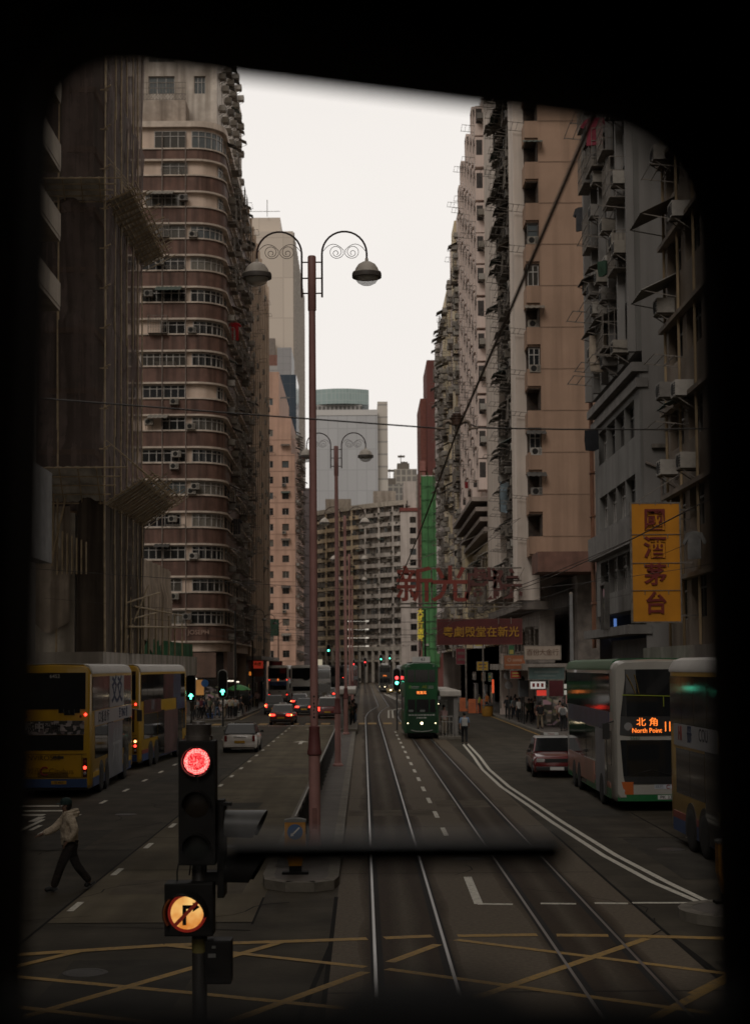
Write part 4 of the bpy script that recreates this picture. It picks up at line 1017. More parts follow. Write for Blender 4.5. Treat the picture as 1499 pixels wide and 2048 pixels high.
runs(B, [(108.2, 119, pm('deep_wall', (0.13, 0.11, 0.095), streak=.6), 2.6, 2.2, -.3, 1, 'wall'), (119, 131, m_wf, 0, 0, .15, 0, 'white_wall')], WEST, 10.7, 9.5, 57, RP, dict(ac=.8, awn=.85, rack=.7, cage=.6, ac2=.6))
for f in range(16):
    for k in range(3): B.put(rng.choice(P_AWN), (10.9 - .2 * rng.random(), 118 - 3.4 * k, 12 + 2.8 * f), WEST); B.put(P_RACK[1], (10.9, 118 - 3.4 * k, 11 + 2.8 * f), WEST)
    if f % 2: B.put(P_RACK[0], (10.55, 121.5, 12 + 2.8 * f), WEST)
mb = MB(); mb.box(11.2, 28, 99.6, 103.2, 10.2, 11.5); B.part(mb, 'canopy', pm('canopy_red', (0.15, 0.075, 0.055), streak=.4))
mb = MB(); mb.box(10.5, 12.5, 104.9, 131, 8.0, 8.55); mb.box(14.2, 28, 103.3, 131, .14, 10.2); B.part(mb, 'podium', pm('podium_dim', (0.14, 0.12, 0.105), var=.4, scale=1.5))
runs(B, [(106, 131, pm('lower_grey', (0.26, 0.23, 0.205), streak=.5), 3.0, 2.2, .0, 1, 'lower_wall')], WEST, 12.0, 4.4, 7.95, RP, dict(ac=.6, awn=.4, cage=.3), fh=3.2)
mb = MB(); mb.box(10.6, 14, 103.6, 131, 3.9, 4.35); B.part(mb, 'canopy', pm('canopy_dim', (0.3, 0.27, 0.24), streak=.5))
B.finish()
# grey block and its blank end wall
B = Bldg('grey_building', 'grey block with cluttered front and blank end wall behind the yellow sign', 'building', (18, 65, 0))
m_g = pm('render_grey', (0.20, 0.19, 0.18), var=.08, scale=.5, streak=.35, grime=.25); m_gf = pm('render_grey_front', (0.17, 0.165, 0.155), var=.15, scale=.8, streak=.6)
mb = MB(); wall(mb, 10.7, 59, SOUTH, 14, 0, 50); box_sides(mb, 10.7, 24, 59, 70.7, 0, 50, 'ent'); B.part(mb, 'end_wall', m_g)
runs(B, [(59.02, 70.7, m_gf, 2.3, 1.6, .0, 1, 'wall')], WEST, 10.5, 16.2, 50, RP, dict(ac=.6, awn=.3, rack=.55, cage=.35, ac2=.45), fh=2.75)
for k in range(6):
    mb = MB(); y = 59.1 + 2.29 * k; mb.box(10.22, 10.5 - .002, y, y + .28, 16.2, 50); B.part(mb, 'pier', m_g)
runs(B, [(59.02, 70.7, m_gf, 2.3, 2.2, .0, 0, 'lower_wall')], WEST, 10.6, 6.4, 15.4, RP, {}, fh=2.9)
for z, d in ((15.4, .32), (14.8, .16), (8.9, .35), (5.4, .6)):
    mb = MB(); mb.box(10.6 - d, 10.9, 58.9, 70.8, z, z + (.35 if z != 8.9 else 1.0)); B.part(mb, 'cornice', pm('cornice_grey', (0.17, 0.16, 0.15), streak=.5))
mb = MB(); mb.box(11.5, 13.2, 58.5, 58.98, 12.9, 13.05); mb.box(11.0, 13.5, 58.8, 58.98, 12.45, 12.6); B.part(mb, 'shelf', M_STEEL)
for p in ((11.5, 59, 13.1), (12.3, 59, 13.1), (11.9, 59, 10.9), (11.6, 59, 25)): B.put(P_AC, p, SOUTH)
B.put(win(.8, .9, 1, 1), (11.9, 58.995, 14.4), SOUTH)
mb = MB(); mb.tube([(10.75, 58.9, 11.9), (11.2, 58.9, 11.7), (11.35, 58.9, 11.3), (11.35, 58.9, 9.3), (11.6, 58.9, 9.1), (12.6, 58.9, 9.1)], .05, 6)
for x in (11.9, 12.5, 13.2): pipe(mb, x, 58.9, 0, 50, .05)
B.part(mb, 'drain_pipe', M_PIPE)
mb = MB()
for y in (71.1, 71.5): pipe(mb, 10.55, y, 5, 50, .07)
for k in range(22): mb.box(10.45, 10.75, 71.0, 71.6, 7 + 2 * k, 7.08 + 2 * k)
B.part(mb, 'soil_pipe', pm('soil_pipe', (0.2, 0.09, 0.05), streak=.4))
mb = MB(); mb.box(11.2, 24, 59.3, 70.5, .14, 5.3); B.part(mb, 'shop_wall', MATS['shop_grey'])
B.finish()
# near block, mostly behind our window post
B = Bldg('near_row_building', 'dim brown block with tilted awnings at the right edge of the view', 'building', (18, 15, 0))
m_nr = pm('render_brown', (0.21, 0.165, 0.125), var=.15, scale=.8, streak=.55, grime=.3)
mb = MB(); box_sides(mb, 10.9, 24, -25, 53.8, 0, 40, 'snet'); B.part(mb, 'core_wall', m_nr)
runs(B, [(-25, 53.78, m_nr, 2.9, 2.2, .0, 0, 'wall')], WEST, 10.6, 4.8, 40, RP, {}, fh=2.9)
for z in (19.9, 17.3): B.put(P_AWN[1], (10.6, 53.5, z), WEST)
for z in (13.0, 24.0): B.put(P_AWN[2], (10.6, 51.5, z), WEST)
for (y, z) in ((52.8, 16.1), (52.6, 13.2), (50, 12.8), (52.7, 10.6), (49.4, 10.4), (50, 18.6), (52.9, 21.4)): B.put(P_AC, (10.6, y, z), WEST)
for z in (14.2, 12.0, 20.5, 8.9): B.put(P_RACK[0], (10.6, 51.9, z), WEST)
mb = MB(); mb.box(9.6, 10.9, 30, 53.6, 4.3, 4.8); B.part(mb, 'canopy', MATS['canopy_dim'])
for k in range(12):
    mb = MB(); z = 7.5 + 2.9 * k; mb.box(10.35, 10.6, -25, 53.85, z - .5, z - .35); B.part(mb, 'ledge', m_nr)
mb = MB()
for y in (53.4, 51.1, 48.6): pipe(mb, 10.5, y, 4.8, 40, .05)
B.part(mb, 'drain_pipe', pm('pipe_ochre', (0.26, 0.19, 0.11)))
B.finish()

# ================================================================== OUR OWN TRAM (the dark window surround)
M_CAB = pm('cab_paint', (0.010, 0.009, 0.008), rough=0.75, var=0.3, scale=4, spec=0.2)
M_TGREEN = pm('tram_green', (0.012, 0.085, 0.03), rough=0.35, var=0.1, scale=2)
T = thing('tram', 'our own tram: black cabin wall round the rounded front window we look through', 'tram', (0.675, -3, 0))
o0 = -Vector(T.location)
YF = 1.0
def front(zz, xx): return (xx, zz)
outer = [(-0.34, 2.65), (1.69, 2.65), (1.69, 4.9), (1.5, 5.0), (-0.15, 5.0), (-0.34, 4.9)]
# window we look through, in the wall plane (X, Z); its head slopes and its corners are rounded
def rounded(pts, rad, n=9):
    out = []; k = len(pts)
    for i in range(k):
        p = Vector(pts[i]); a = (Vector(pts[i - 1]) - p).normalized(); b = (Vector(pts[(i + 1) % k]) - p).normalized(); r = rad[i]
        for j in range(n + 1):
            t = j / n; q0 = p + a * r; q2 = p + b * r
            out.append(tuple((1 - t) ** 2 * q0 + 2 * t * (1 - t) * p + t * t * q2))
    return out
w1 = rounded([(-0.226, 3.965), (-0.208, 4.66), (0.226, 4.602), (0.233, 3.95)], [0.03, 0.06, 0.075, 0.03])
w2 = rounded([(0.40, 3.97), (0.40, 4.6), (0.98, 4.6), (0.98, 3.97)], [0.05] * 4)
w3 = rounded([(1.13, 3.97), (1.13, 4.6), (1.56, 4.6), (1.56, 3.97)], [0.05] * 4)
def panel_with_holes(poly, holes, y0, y1):
    bm = bmesh.new()
    def loop(pts):
        vs = [bm.verts.new((x, y0, z)) for x, z in pts]
        return [bm.edges.new((vs[i], vs[(i + 1) % len(vs)])) for i in range(len(vs))]
    es = loop(poly)
    for h in holes: es += loop(h)
    bmesh.ops.triangle_fill(bm, use_beauty=True, use_dissolve=False, edges=es)
    r = bmesh.ops.extrude_face_region(bm, geom=bm.faces[:])
    bmesh.ops.translate(bm, verts=[v for v in r['geom'] if isinstance(v, bmesh.types.BMVert)], vec=(0, y1 - y0, 0))
    bmesh.ops.recalc_face_normals(bm, faces=bm.faces)
    me = bpy.data.meshes.new('front_wall'); bm.to_mesh(me); bm.free(); me.materials.append(M_CAB)
    return me
place(panel_with_holes(outer, [w1, w2, w3], YF - 0.03, YF + 0.05), 'front_wall', T, o0)
mb = MB()
mb.box(-0.345, -0.30, -7.5, YF - 0.031, 2.65, 4.9); mb.box(1.65, 1.695, -7.5, YF - 0.031, 2.65, 4.9)
mb.build('side_wall', M_CAB, T, loc=o0)
mb = MB(); mb.prism([(-0.4, 4.86), (-0.15, 4.98), (0.675, 5.03), (1.5, 4.98), (1.75, 4.86), (1.75, 4.93), (1.5, 5.06), (0.675, 5.12), (-0.15, 5.06), (-0.4, 4.93)], lambda x, z: (x, -7.6, z), lambda x, z: (x, YF + 0.12, z)); mb.build('roof', M_CAB, T, loc=o0)
mb = MB(); mb.box(-0.34, 1.69, -7.5, YF - 0.031, 2.55, 2.64); mb.build('floor', M_CAB, T, loc=o0)
mb = MB(); mb.box(-0.34, 1.69, -7.56, -7.5, 2.65, 4.9); mb.build('rear_wall', M_CAB, T, loc=o0)
mb = MB(); mb.box(-0.35, 1.70, -7.5, YF + 0.03, 0.5, 2.549); mb.box(-0.2, 1.55, -6.5, 0.2, 0.15, 0.499); mb.build('lower_body', M_TGREEN, T, loc=o0)
mb = MB(); mb.box(-0.088, 0.126, YF - 0.012, YF + 0.016, 4.1135, 4.1315); mb.box(-0.20, -0.088, YF + 0.012, YF + 0.016, 4.1135, 4.118)
mb.build('grab_bar', pm('bar_black', (0.022, 0.022, 0.023), rough=0.5), T, loc=o0, bevel=0.004)
mb = MB(); mb.lathe([(0, 0.02), (.03, .017), (.05, .0), (.06, -.03), (.06, -.1)], (0.02, .52, 4.117), 24)
mb.build('added_hump', M_CAB, T, smooth=50, loc=o0)  # added hump that makes the soft dark spot at the view's lower edge
place(panel_with_holes([(-0.29, 2.66), (1.64, 2.66), (1.64, 4.84), (-0.29, 4.84)], [rounded([(-0.112, 4.136), (-0.109, 4.46), (0.106, 4.415), (0.1125, 4.136)], [.012, .02, .05, .012]), rounded([(0.25, 4.136), (0.25, 4.44), (0.9, 4.44), (0.9, 4.136)], [.02] * 4)], .47, .50), 'vignette_panel', T, o0)  # added close panel; its blurred edges darken the view's borders like lens vignetting

# ================================================================== OVERHEAD WIRES
M_WIRE = pm('wire', (0.025, 0.021, 0.018), rough=0.5); M_TROLLEY = pm('trolley_wire', (0.085, 0.062, 0.05), rough=0.45, metal=0.6)
M_CERAM = pm('insulator_brown', (0.10, 0.06, 0.045), rough=0.35); M_BRONZE = pm('bronze_fitting', (0.22, 0.175, 0.14), rough=0.5, metal=0.7)
SPANS = [-13, 11, 35, 59, 83, 107, 131, 155]
def sagline(a, b, sag, n=10): return [Vector(a).lerp(Vector(b), i / n) - Vector((0, 0, sag * 4 * (i / n) * (1 - i / n))) for i in range(n + 1)]
def wire(name, pts, r, mat, lab, cat='wire', group=None, n=6):
    mb = MB(); mb.tube(pts, r, n); return tag(mb.build(name, mat, smooth=60), lab, cat, group)
for X, lab in ((0.675, 'trolley wire above our own track, rising steeply overhead'), (3.375, 'trolley wire above the oncoming track, crossing in front of the yellow sign')):
    pts = []
    for a, b in zip(SPANS[:-1], SPANS[1:]): pts += sagline((X, a, 5.9), (X, b, 5.9), 0.10, 6)[:-1]
    pts += [(X, 155, 5.9), (X + 1.4, 190, 5.9), (X + 1.4, 300, 5.9)]
    wire('trolley_wire', pts, 0.0075, M_TROLLEY, lab, 'wire', 'trolley wires')
def ear(parent):
    o = MB()
    for z, r in ((0.0, .042), (.018, .046), (.036, .040), (.05, .03)): o.lathe([(r * .7, z - .008), (r, z - .004), (r, z + .004), (r * .7, z + .008)], (0, 0, 0.02), 16)
    o.lathe([(.036, -.03), (.04, .012), (.02, .02)], (0, 0, 0.02), 16)
    o.build('insulator', M_CERAM, parent, smooth=40)
    for s in (-1, 1):
        m = MB(); m.tube([(s * .03, 0, .005), (s * .06, 0, .022), (s * .085, 0, .010), (s * .095, 0, -.022), (s * .085, 0, -.04)], [.014, .013, .011, .01, .008], 8); m.tube([(s * .085, 0, -.035), (s * .15, 0, -.03)], [.010, .008], 8)
        m.build('clamp', M_BRONZE, parent, smooth=50)
    m = MB(); m.tube([(0, 0, -.005), (0, 0, -.055)], [.016, .008], 8); m.box(-.008, .008, -.06, .06, -.065, -.05); m.build('wire_clip', M_BRONZE, parent)
E0 = None
for i, Y in enumerate(SPANS[1:7]):
    for X, where in ((0.675, 'our own track'), (3.375, 'the oncoming track')):
        lab = ['brown trolley wire insulator with curled bronze arms hanging nearest to us over our track', 'nearest trolley wire insulator over the oncoming track, out at the right edge', 'second trolley wire insulator over our track, in front of the red neon characters', 'second trolley wire insulator over the oncoming track, left of the white fin', 'third trolley wire insulator over our track', 'third trolley wire insulator over the oncoming track', 'fourth trolley wire insulator over our track', 'fourth trolley wire insulator over the oncoming track', 'fifth trolley wire insulator over our track', 'fifth trolley wire insulator over the oncoming track', 'sixth trolley wire insulator over our track', 'sixth trolley wire insulator over the oncoming track'][2 * i + (X > 1)]
        if E0 is None:
            E0 = thing('wire_insulator', lab, 'insulator', (X, Y, 5.955), 0, 'trolley wire insulators'); ear(E0)
        else: dup(E0, (X, Y, 5.955), 0, lab)
SL = ['nearest span wire crossing the whole street above the track', 'second span wire, running behind the pink lamp post to the insulators', 'third span wire across the street beyond the second lamp post', 'fourth span wire, tied to the grey pole on the right pavement', 'fifth span wire crossing before the neon sign', 'sixth span wire crossing in front of the far housing block']
for i, Y in enumerate(SPANS[1:7]):
    zl = 7.15 if i == 0 else 6.9; zr = 5.97 if i == 0 else 7.0
    pts = sagline((-12.0, Y, zl), (0.525, Y, 5.925), 0.06, 8) + [(0.53, Y, 5.925)]
    wire('span_wire', pts + [(.6, Y, 5.96), (0.75, Y, 5.96), (0.83, Y, 5.925)] + sagline((0.83, Y, 5.925), (3.22, Y, 5.925), 0.02, 4) + [(3.3, Y, 5.96), (3.45, Y, 5.96), (3.53, Y, 5.925)] + sagline((3.53, Y, 5.925), (10.6, Y, zr), 0.1, 6), 0.0055, M_WIRE, SL[i], 'wire', 'span wires across the street')
wire('overhead_cable', sagline((10.5, 49.5, 9.2), (3.4, 35, 5.98), .1), 0.008, M_WIRE, 'thin guy cable slanting from the right block down to the second insulator', 'cable')
wire('overhead_cable', sagline((10.6, 47, 8.2), (4.2, 62, 6.1), .2), 0.008, M_WIRE, 'slack cable crossing the lower half of the yellow sign', 'cable')
for k, (z, y) in enumerate(((7.2, 118), (6.7, 121), (8.1, 140), (7.6, 150), (9.5, 165))):
    wire('overhead_cable', sagline((-12, y, z), (11, y + 3, z - .4), .35), 0.013, M_WIRE, ['sagging black cable across the street just past the yellow crossing', 'lower black cable beside the one past the yellow crossing', 'sagging cable crossing at the rounded corner building', 'thin cable crossing by the tan block', 'highest cable, strung from the tan block to the pink one'][k], 'cable', 'black cables across the street')

# ================================================================== LAMP POSTS
M_POST = pm('post_pink', (0.42, 0.225, 0.205), rough=0.5, var=0.1, scale=2.5, streak=0.3, sscale=3)
M_ARM = pm('lamp_arm', (0.045, 0.022, 0.02), rough=0.5)
M_LAMPSH = pm('lamp_grey', (0.60, 0.55, 0.49), rough=0.5, var=0.1, scale=4, streak=.25, sscale=5); M_RIM = pm('lamp_rim', (0.12, 0.105, 0.095), rough=0.5)
M_BOWL = clear_glass('lamp_bowl', (0.75, 0.72, 0.66), 0.5, 0.1)
LP = thing('lamp_post', 'nearest tall pink lamp post with two curled arms, standing on the median', 'lamp post', (-1.08, 34.3, 0.17), 0, 'twin lamp posts along the median')
H = 13.2
mb = MB(); mb.lathe([(.22, 0), (.22, .06), (.15, .12), (.128, .3), (.122, 2.0), (.126, 2.15)], n=24); mb.build('base', M_POST, LP, smooth=40)
mb = MB(); mb.lathe([(.126, 2.13), (.158, 2.16), (.158, 2.22), (.14, 2.28), (.13, 2.45), (.11, 2.66), (.118, 2.70), (.118, 2.76), (.09, 2.78)], n=24); mb.build('collar', pm('collar_red', (0.17, 0.06, 0.058), rough=.5), LP, smooth=40)
mb = MB(); mb.lathe([(.088, 2.70), (.088, 5), (.083, 9), (.076, H - 1.3), (.076, H - 1.2)], n=20); mb.build('shaft', M_POST, LP, smooth=40)
mb = MB(); mb.lathe([(.078, H - 1.24), (.093, H - 1.22), (.093, H - .03), (.08, H), (0, H)], n=20); mb.build('sleeve', M_POST, LP, smooth=40)
for s in (-1, 1):
    A = MB(); x0, x1, zt = .225, 1.22, H - .05; r = (x1 - x0) / 2
    pts = [(s * x0, 0, H - .93), (s * x0, 0, zt - .1)] + [(s * (x0 + r - r * math.cos(R(t))), 0, zt + .1 + .5 * math.sin(R(t))) for t in range(0, 181, 12)] + [(s * x1, 0, zt - .02), (s * x1, 0, H - .3)]
    A.tube(pts, .022, 8)
    for z in (H - .14, H - .50, H - .84): A.tube([(s * .09, 0, z), (s * x0, 0, z)], .016, 6)
    a = A.build('arm', M_ARM, LP, smooth=50)
    sc = MB(); mid = s * (x0 + x1) / 2
    for c in (-1, 1):
        cx = mid + s * c * .175; cz = zt + .10; pts = []
        a0 = Vector((s * (x0 + .03) if c < 0 else s * (x1 - .03), 0, zt + .16)); a1 = Vector((mid + s * c * .26, 0, zt + .46)); a2 = Vector((mid + s * c * .02, 0, cz + .08))
        for k in range(9): t = k / 8; pts.append((1 - t) ** 2 * a0 + 2 * t * (1 - t) * a1 + t * t * a2)
        for k in range(1, 34):
            t = k / 33; ang = -t * 4.4 * math.pi; rad = .155 * (1 - t) + .022
            pts.append(Vector((cx - s * c * rad * math.cos(ang), 0, cz + .06 * (1 - t) + rad * math.sin(ang))))
        sc.tube(pts, .007, 5)
    sc.build('scroll', M_ARM, a)
    cx = s * x1
    hd = MB(); zz = H - .46
    hd.lathe([(.315, zz), (.32, zz + .035), (.315, zz + .085), (.27, zz + .10), (.25, zz + .17), (.19, zz + .26), (.1, zz + .315), (.04, zz + .335), (.035, zz + .40), (0, zz + .40)], (cx, 0, 0), 28)
    h = hd.build('lamp_head', M_LAMPSH, LP, smooth=40)
    rm = MB(); rm.lathe([(.325, zz + .06), (.328, zz + .02), (.325, zz - .035), (.30, zz - .04), (.27, zz - .02)], (cx, 0, 0), 28); rm.build('rim', M_RIM, h, smooth=40)
    bw = MB(); bw.lathe([(.262, zz - .03), (.25, zz - .08), (.20, zz - .15), (.11, zz - .20), (0, zz - .215)], (cx, 0, 0), 24); bw.build('glass_bowl', M_BOWL, h, smooth=60)
    bl = MB(); bl.lathe([(0, zz - .1), (.05, zz - .08), (.06, zz - .02), (.04, zz + .01)], (cx, 0, 0), 12); bl.build('bulb', pm('bulb', (0.6, 0.58, 0.52)), h, smooth=60)
for i, (Y, lab) in enumerate(((64.3, 'second pink lamp post, its arms just above the overhead span wire'), (94.3, 'third pink lamp post, standing in front of the tram shelter roof'), (124.3, 'fourth pink lamp post, small and pale before the housing block'), (154.3, 'fifth and farthest pink lamp post on the median'))):
    dup(LP, (-1.06, Y, 0.17 if Y < 118 else 0.0), 0, lab)
mb = MB()
for k in range(7): mb.box(-.02 + .012 * (k % 2), .02 - .008 * (k % 3), -.093, -.086, 2.95 + .075 * k, 2.99 + .075 * k)
mb.build('number_mark', M_DARK, LP)
mb = MB(); mb.box(-.055, .055, -.131, -.122, .55, 1.0); mb.box(.02, .035, -.136, -.13, .76, .80); mb.build('access_door', pm('post_door', (0.30, 0.15, 0.135), var=.3, scale=6, streak=.6), LP)
mb = MB(); mb.box(-.30, .30, -.30, .30, -.0, .03); mb.build('base_plate', M_STEEL, LP, bevel=.01)
# slender old street lamps on the left pavement and a plain pole on the right
SLT = thing('street_lamp', 'slender dark street lamp with a hooked arm outside the tan block', 'street lamp', (-11.3, 160, .14), 0, 'hooked street lamps on the left pavement')
mb = MB(); mb.tube([(0, 0, 0), (0, 0, 9.4)], [.09, .06], 8); mb.build('pole', M_DARK, SLT)
mb = MB(); mb.tube([(0, 0, 9.2)] + [(.6 - .6 * math.cos(R(t)), 0, 9.4 + .6 * math.sin(R(t))) for t in range(0, 181, 20)] + [(1.2, 0, 9.1)], .03, 6); mb.build('arm', M_DARK, SLT)
mb = MB(); mb.lathe([(.28, 8.85), (.22, 9.0), (.06, 9.1), (0, 9.12)], (1.2, 0, 0), 12); mb.build('lamp_head', M_RIM, SLT)
dup(SLT, (-11.0, 174, .14), 0, 'second hooked street lamp, beyond the red hanging signs'); dup(SLT, (-11.1, 205, .14), 0, 'third hooked street lamp, thin against the pink building')
PL = thing('span_pole', 'plain grey steel pole beside the green topped bus, carrying span wires', 'pole', (11.2, 84, .14))
mb = MB(); mb.tube([(0, 0, 0), (0, 0, 7.9)], [.11, .085], 12); mb.build('pole', pm('pole_grey', (0.2, 0.2, 0.2), streak=.3), PL, smooth=40)
mb = MB(); mb.lathe([(.1, 7.9), (.07, 8.0), (0, 8.03)], n=12); mb.build('cap', M_STEEL, PL)
for (x, y, lab) in ((-10.7, 131, 'dark wire pole at the rounded corner'), (5.2, 131, 'dark wire pole behind the green tram'), (-.9, 300, 'dark post with floodlights straight ahead at the street end')):
    PL2 = thing('span_pole', lab, 'pole', (x, y, .0)); mb = MB(); mb.tube([(0, 0, 0), (0, 0, 9 if y < 250 else 14.5)], [.10, .07], 8); mb.build('pole', M_DARK, PL2)
    if y > 250:
        for k in range(4):
            for s in (-1, 1):
                mb = MB(); mb.box(s * 1.7 - .3, s * 1.7 + .3, -.2, .2, 10 + 1.6 * k - 2, 10.25 + 1.6 * k - 2); mb.bar((0, 0, 10.1 + 1.6 * k - 2), (s * 1.7, 0, 10.1 + 1.6 * k - 2), .05, .05); mb.build('floodlight', em('flood', (1, .93, .8), .6), PL2)

# ================================================================== TRAFFIC SIGNALS
M_SIG = pm('signal_black', (0.009, 0.0085, 0.008), rough=0.6, var=0.3, spec=.15, scale=6); M_SIGG = pm('signal_grey', (0.055, 0.055, 0.054), rough=0.42, var=.25, spec=.4, scale=6)
def led_mat():
    m, t, b = nodes_of('red_led'); N, L = t.nodes, t.links
    tc = N.new('ShaderNodeTexCoord'); vo = N.new('ShaderNodeTexVoronoi'); vo.inputs['Scale'].default_value = 84; vo.inputs['Randomness'].default_value = 0.35
    L.new(tc.outputs['Object'], vo.inputs['Vector'])
    rp = N.new('ShaderNodeValToRGB'); e = rp.color_ramp.elements
    e[0].position = 0.0; e[0].color = (1.0, .36, .30, 1); e[1].position = .58; e[1].color = (.22, 0.0, 0.004, 1); q = e.new(.34); q.color = (1, .17, .15, 1)
    L.new(vo.outputs['Distance'], rp.inputs['Fac'])
    n3 = N.new('ShaderNodeTexVoronoi'); n3.inputs['Scale'].default_value = 23; L.new(tc.outputs['Object'], n3.inputs['Vector'])
    r3 = N.new('ShaderNodeValToRGB'); r3.color_ramp.interpolation = 'CONSTANT'; r3.color_ramp.elements[0].color = (.12, .12, .12, 1); r3.color_ramp.elements[1].position = .13; r3.color_ramp.elements[1].color = (1, 1, 1, 1)
    L.new(n3.outputs['Distance'], r3.inputs['Fac'])
    mm = N.new('ShaderNodeMix'); mm.data_type = 'RGBA'; mm.blend_type = 'MULTIPLY'; mm.inputs[0].default_value = 1
    L.new(rp.outputs[0], mm.inputs[6]); L.new(r3.outputs[0], mm.inputs[7])
    L.new(mm.outputs[2], b.inputs['Emission Color']); b.inputs['Emission Strength'].default_value = 3.2; b.inputs['Base Color'].default_value = (.1, .01, .01, 1)
    return m
M_RED = led_mat()
T = thing('traffic_light', 'close black traffic light showing red above a lit no right turn sign', 'traffic light', (-1.31, 12.5, 0))
mb = MB(); mb.lathe([(.16, 0), (.16, .03), (.06, .05), (.06, 3.0), (.05, 3.02)], n=20); mb.build('pole', pm('signal_pole', (0.025, 0.023, 0.021), rough=.5, streak=.3, spec=.25), T, smooth=40)
mb = MB(); mb.lathe([(.0612, 1.99), (.0612, 2.10)], n=20); mb.build('pole_sticker', pm('sticker', (0.12, 0.10, 0.03)), T)
H1 = MB(); H1.box(-.148, .142, -.17, .05, 2.69, 3.665); h1 = H1.build('signal_head', M_SIG, T, bevel=.012)
def lens(z, mat, nm, y=-.172, x=-.003, r=.102):
    m = MB(); m.lathe([(0, .012), (r * .6, .010), (r, 0), (r, -.01)], (x, y, z), 32, 0, 'Y'); return m.build(nm, mat, h1, smooth=50)
lens(3.503, M_RED, 'red_lens'); lens(3.165, pm('lens_dead_amber', (0.013, 0.009, 0.005), rough=.4, spec=.2), 'amber_lens'); lens(2.83, pm('lens_dead_green', (0.007, 0.009, 0.007), rough=.4, spec=.2), 'green_lens')
def visor(parent, c, r, length, mat, a=0.0, cut=.55, mname='visor', arc0=-40, arc1=220):
    """hood: tube open below, its mouth cut slanting; pointing to local -Y turned by a"""
    m = MB(); n = 18; vs = []
    for j in range(n + 1):
        t = R(arc0 + (arc1 - arc0) * j / n); x = r * math.cos(t); z = r * math.sin(t)
        ln = length * (1 - cut * (1 - (z / r + 1) / 2))
        for (rr_, yy) in ((1.0, 0.0), (1.02, -ln), (.965, -ln), (.945, 0.0)): vs.append((x * rr_, yy, z * rr_))
    fs = []
    for j in range(n):
        for q in range(4): fs.append((j * 4 + q, j * 4 + (q + 1) % 4, j * 4 + 4 + (q + 1) % 4, j * 4 + 4 + q))
    fs += [(0, 1, 2, 3), tuple(n * 4 + q for q in (3, 2, 1, 0))]
    m.add(vs, fs)
    return m.build(mname, mat, parent, smooth=50, loc=c, rot=(0, 0, a))
visor(h1, (-.003, -.172, 3.503), .119, .07, pm('visor_brown', (.03, .012, .01), rough=.5), 0, .25, 'visor', -85, 265)
for z in (3.165, 2.83): visor(h1, (-.003, -.172, z), .112, .11, M_SIG, 0, .6, 'visor', -10, 190)
mb = MB(); mb.lathe([(.112, 3.665), (.112, 3.70), (.10, 3.70), (.10, 3.78), (.105, 3.79), (.0, 3.795)], (-.0, -.05, 0), 20); mb.lathe([(.06, 3.79), (.05, 3.81), (0, 3.815)], (0, -.05, 0), 16); mb.build('top_sensor', pm('sensor_grey', (0.06, 0.052, 0.046), rough=.35, var=.4, scale=9), h1, smooth=40)
mb = MB()
for x in (-.09, -.03, .03, .09): mb.tube([(x, -.1, 3.665), (x, -.1, 3.69)], .012, 8)
mb.build('bolt', M_STEEL, h1)
# head turned to the right, only its flank and the long visors show
H2 = MB(); H2.box(.145, .20, -.06, .23, 2.42, 3.16); h2 = H2.build('side_head', M_SIG, T, bevel=.01)
mb = MB(); mb.box(.14, .26, -.06, .0, 3.145, 3.17); mb.box(.15, .2, -.05, .1, 3.12, 3.19); mb.build('bracket', M_SIG, h2)
visor(h2, (.20, .07, 2.975), .125, .34, M_SIGG, R(90) - R(8), .35); visor(h2, (.20, .07, 2.62), .125, .33, M_SIG, R(90) - R(8), .45)
mb = MB(); mb.box(.05, .145, -.03, .1, 2.52, 2.62); mb.box(.05, .145, -.03, .1, 2.98, 3.06); mb.build('arm', M_SIG, T)
mb = MB(); mb.tube([(-.17, -.05, 2.55), (-.172, -.05, 2.62), (-.16, -.05, 2.69)], .006, 6); mb.tube([(-.075, -.05, 2.6), (-.06, -.05, 2.72)], .006, 6); mb.build('cable', M_SIG, T)
# lit turn-ban box
H3 = MB(); H3.box(-.255, .125, -.2, .04, 2.145, 2.555); h3 = H3.build('sign_box', M_SIG, T, bevel=.012)
cx, cz, rr0 = -.075, 2.33, .148
m, t, b = nodes_of('lit_amber'); tc = t.nodes.new('ShaderNodeTexCoord'); mp = t.nodes.new('ShaderNodeMapping'); gr = t.nodes.new('ShaderNodeTexNoise'); rp = t.nodes.new('ShaderNodeValToRGB')
gr.inputs['Scale'].default_value = 7.5; t.links.new(tc.outputs['Object'], gr.inputs['Vector'])
rp.color_ramp.elements[0].position = .3; rp.color_ramp.elements[0].color = (.62, .20, .03, 1); rp.color_ramp.elements[1].position = .72; rp.color_ramp.elements[1].color = (1.0, .62, .2, 1)
t.links.new(gr.outputs['Fac'], rp.inputs['Fac']); t.links.new(rp.outputs[0], b.inputs['Emission Color']); b.inputs['Emission Strength'].default_value = .95; b.inputs['Base Color'].default_value = (.2, .1, .03, 1)
mb = MB(); mb.lathe([(0, .006), (rr0, .004), (rr0, 0)], (cx, -.202, cz), 36, 0, 'Y'); d = mb.build('lit_disc', m, h3)
mb = MB(); mb.lathe([(rr0 - .02, .008), (rr0 - .018, .010), (rr0 + .003, .010), (rr0 + .004, 0)], (cx, -.202, cz), 36, 0, 'Y'); mb.v = mb.v; mb.f = [f for f in mb.f if len(f) == 4]; mb.m = [0] * len(mb.f)
mb.build('red_ring', em('dim_red', (.32, .02, .01), .35), d, fix=False)
mb = MB(); mb.bar((cx - .105, -.212, cz - .105), (cx + .105, -.212, cz + .105), .028, .006, 0, (0, 1, 0)); mb.build('red_bar', em('dim_red2', (.24, .02, .01), .3), d)
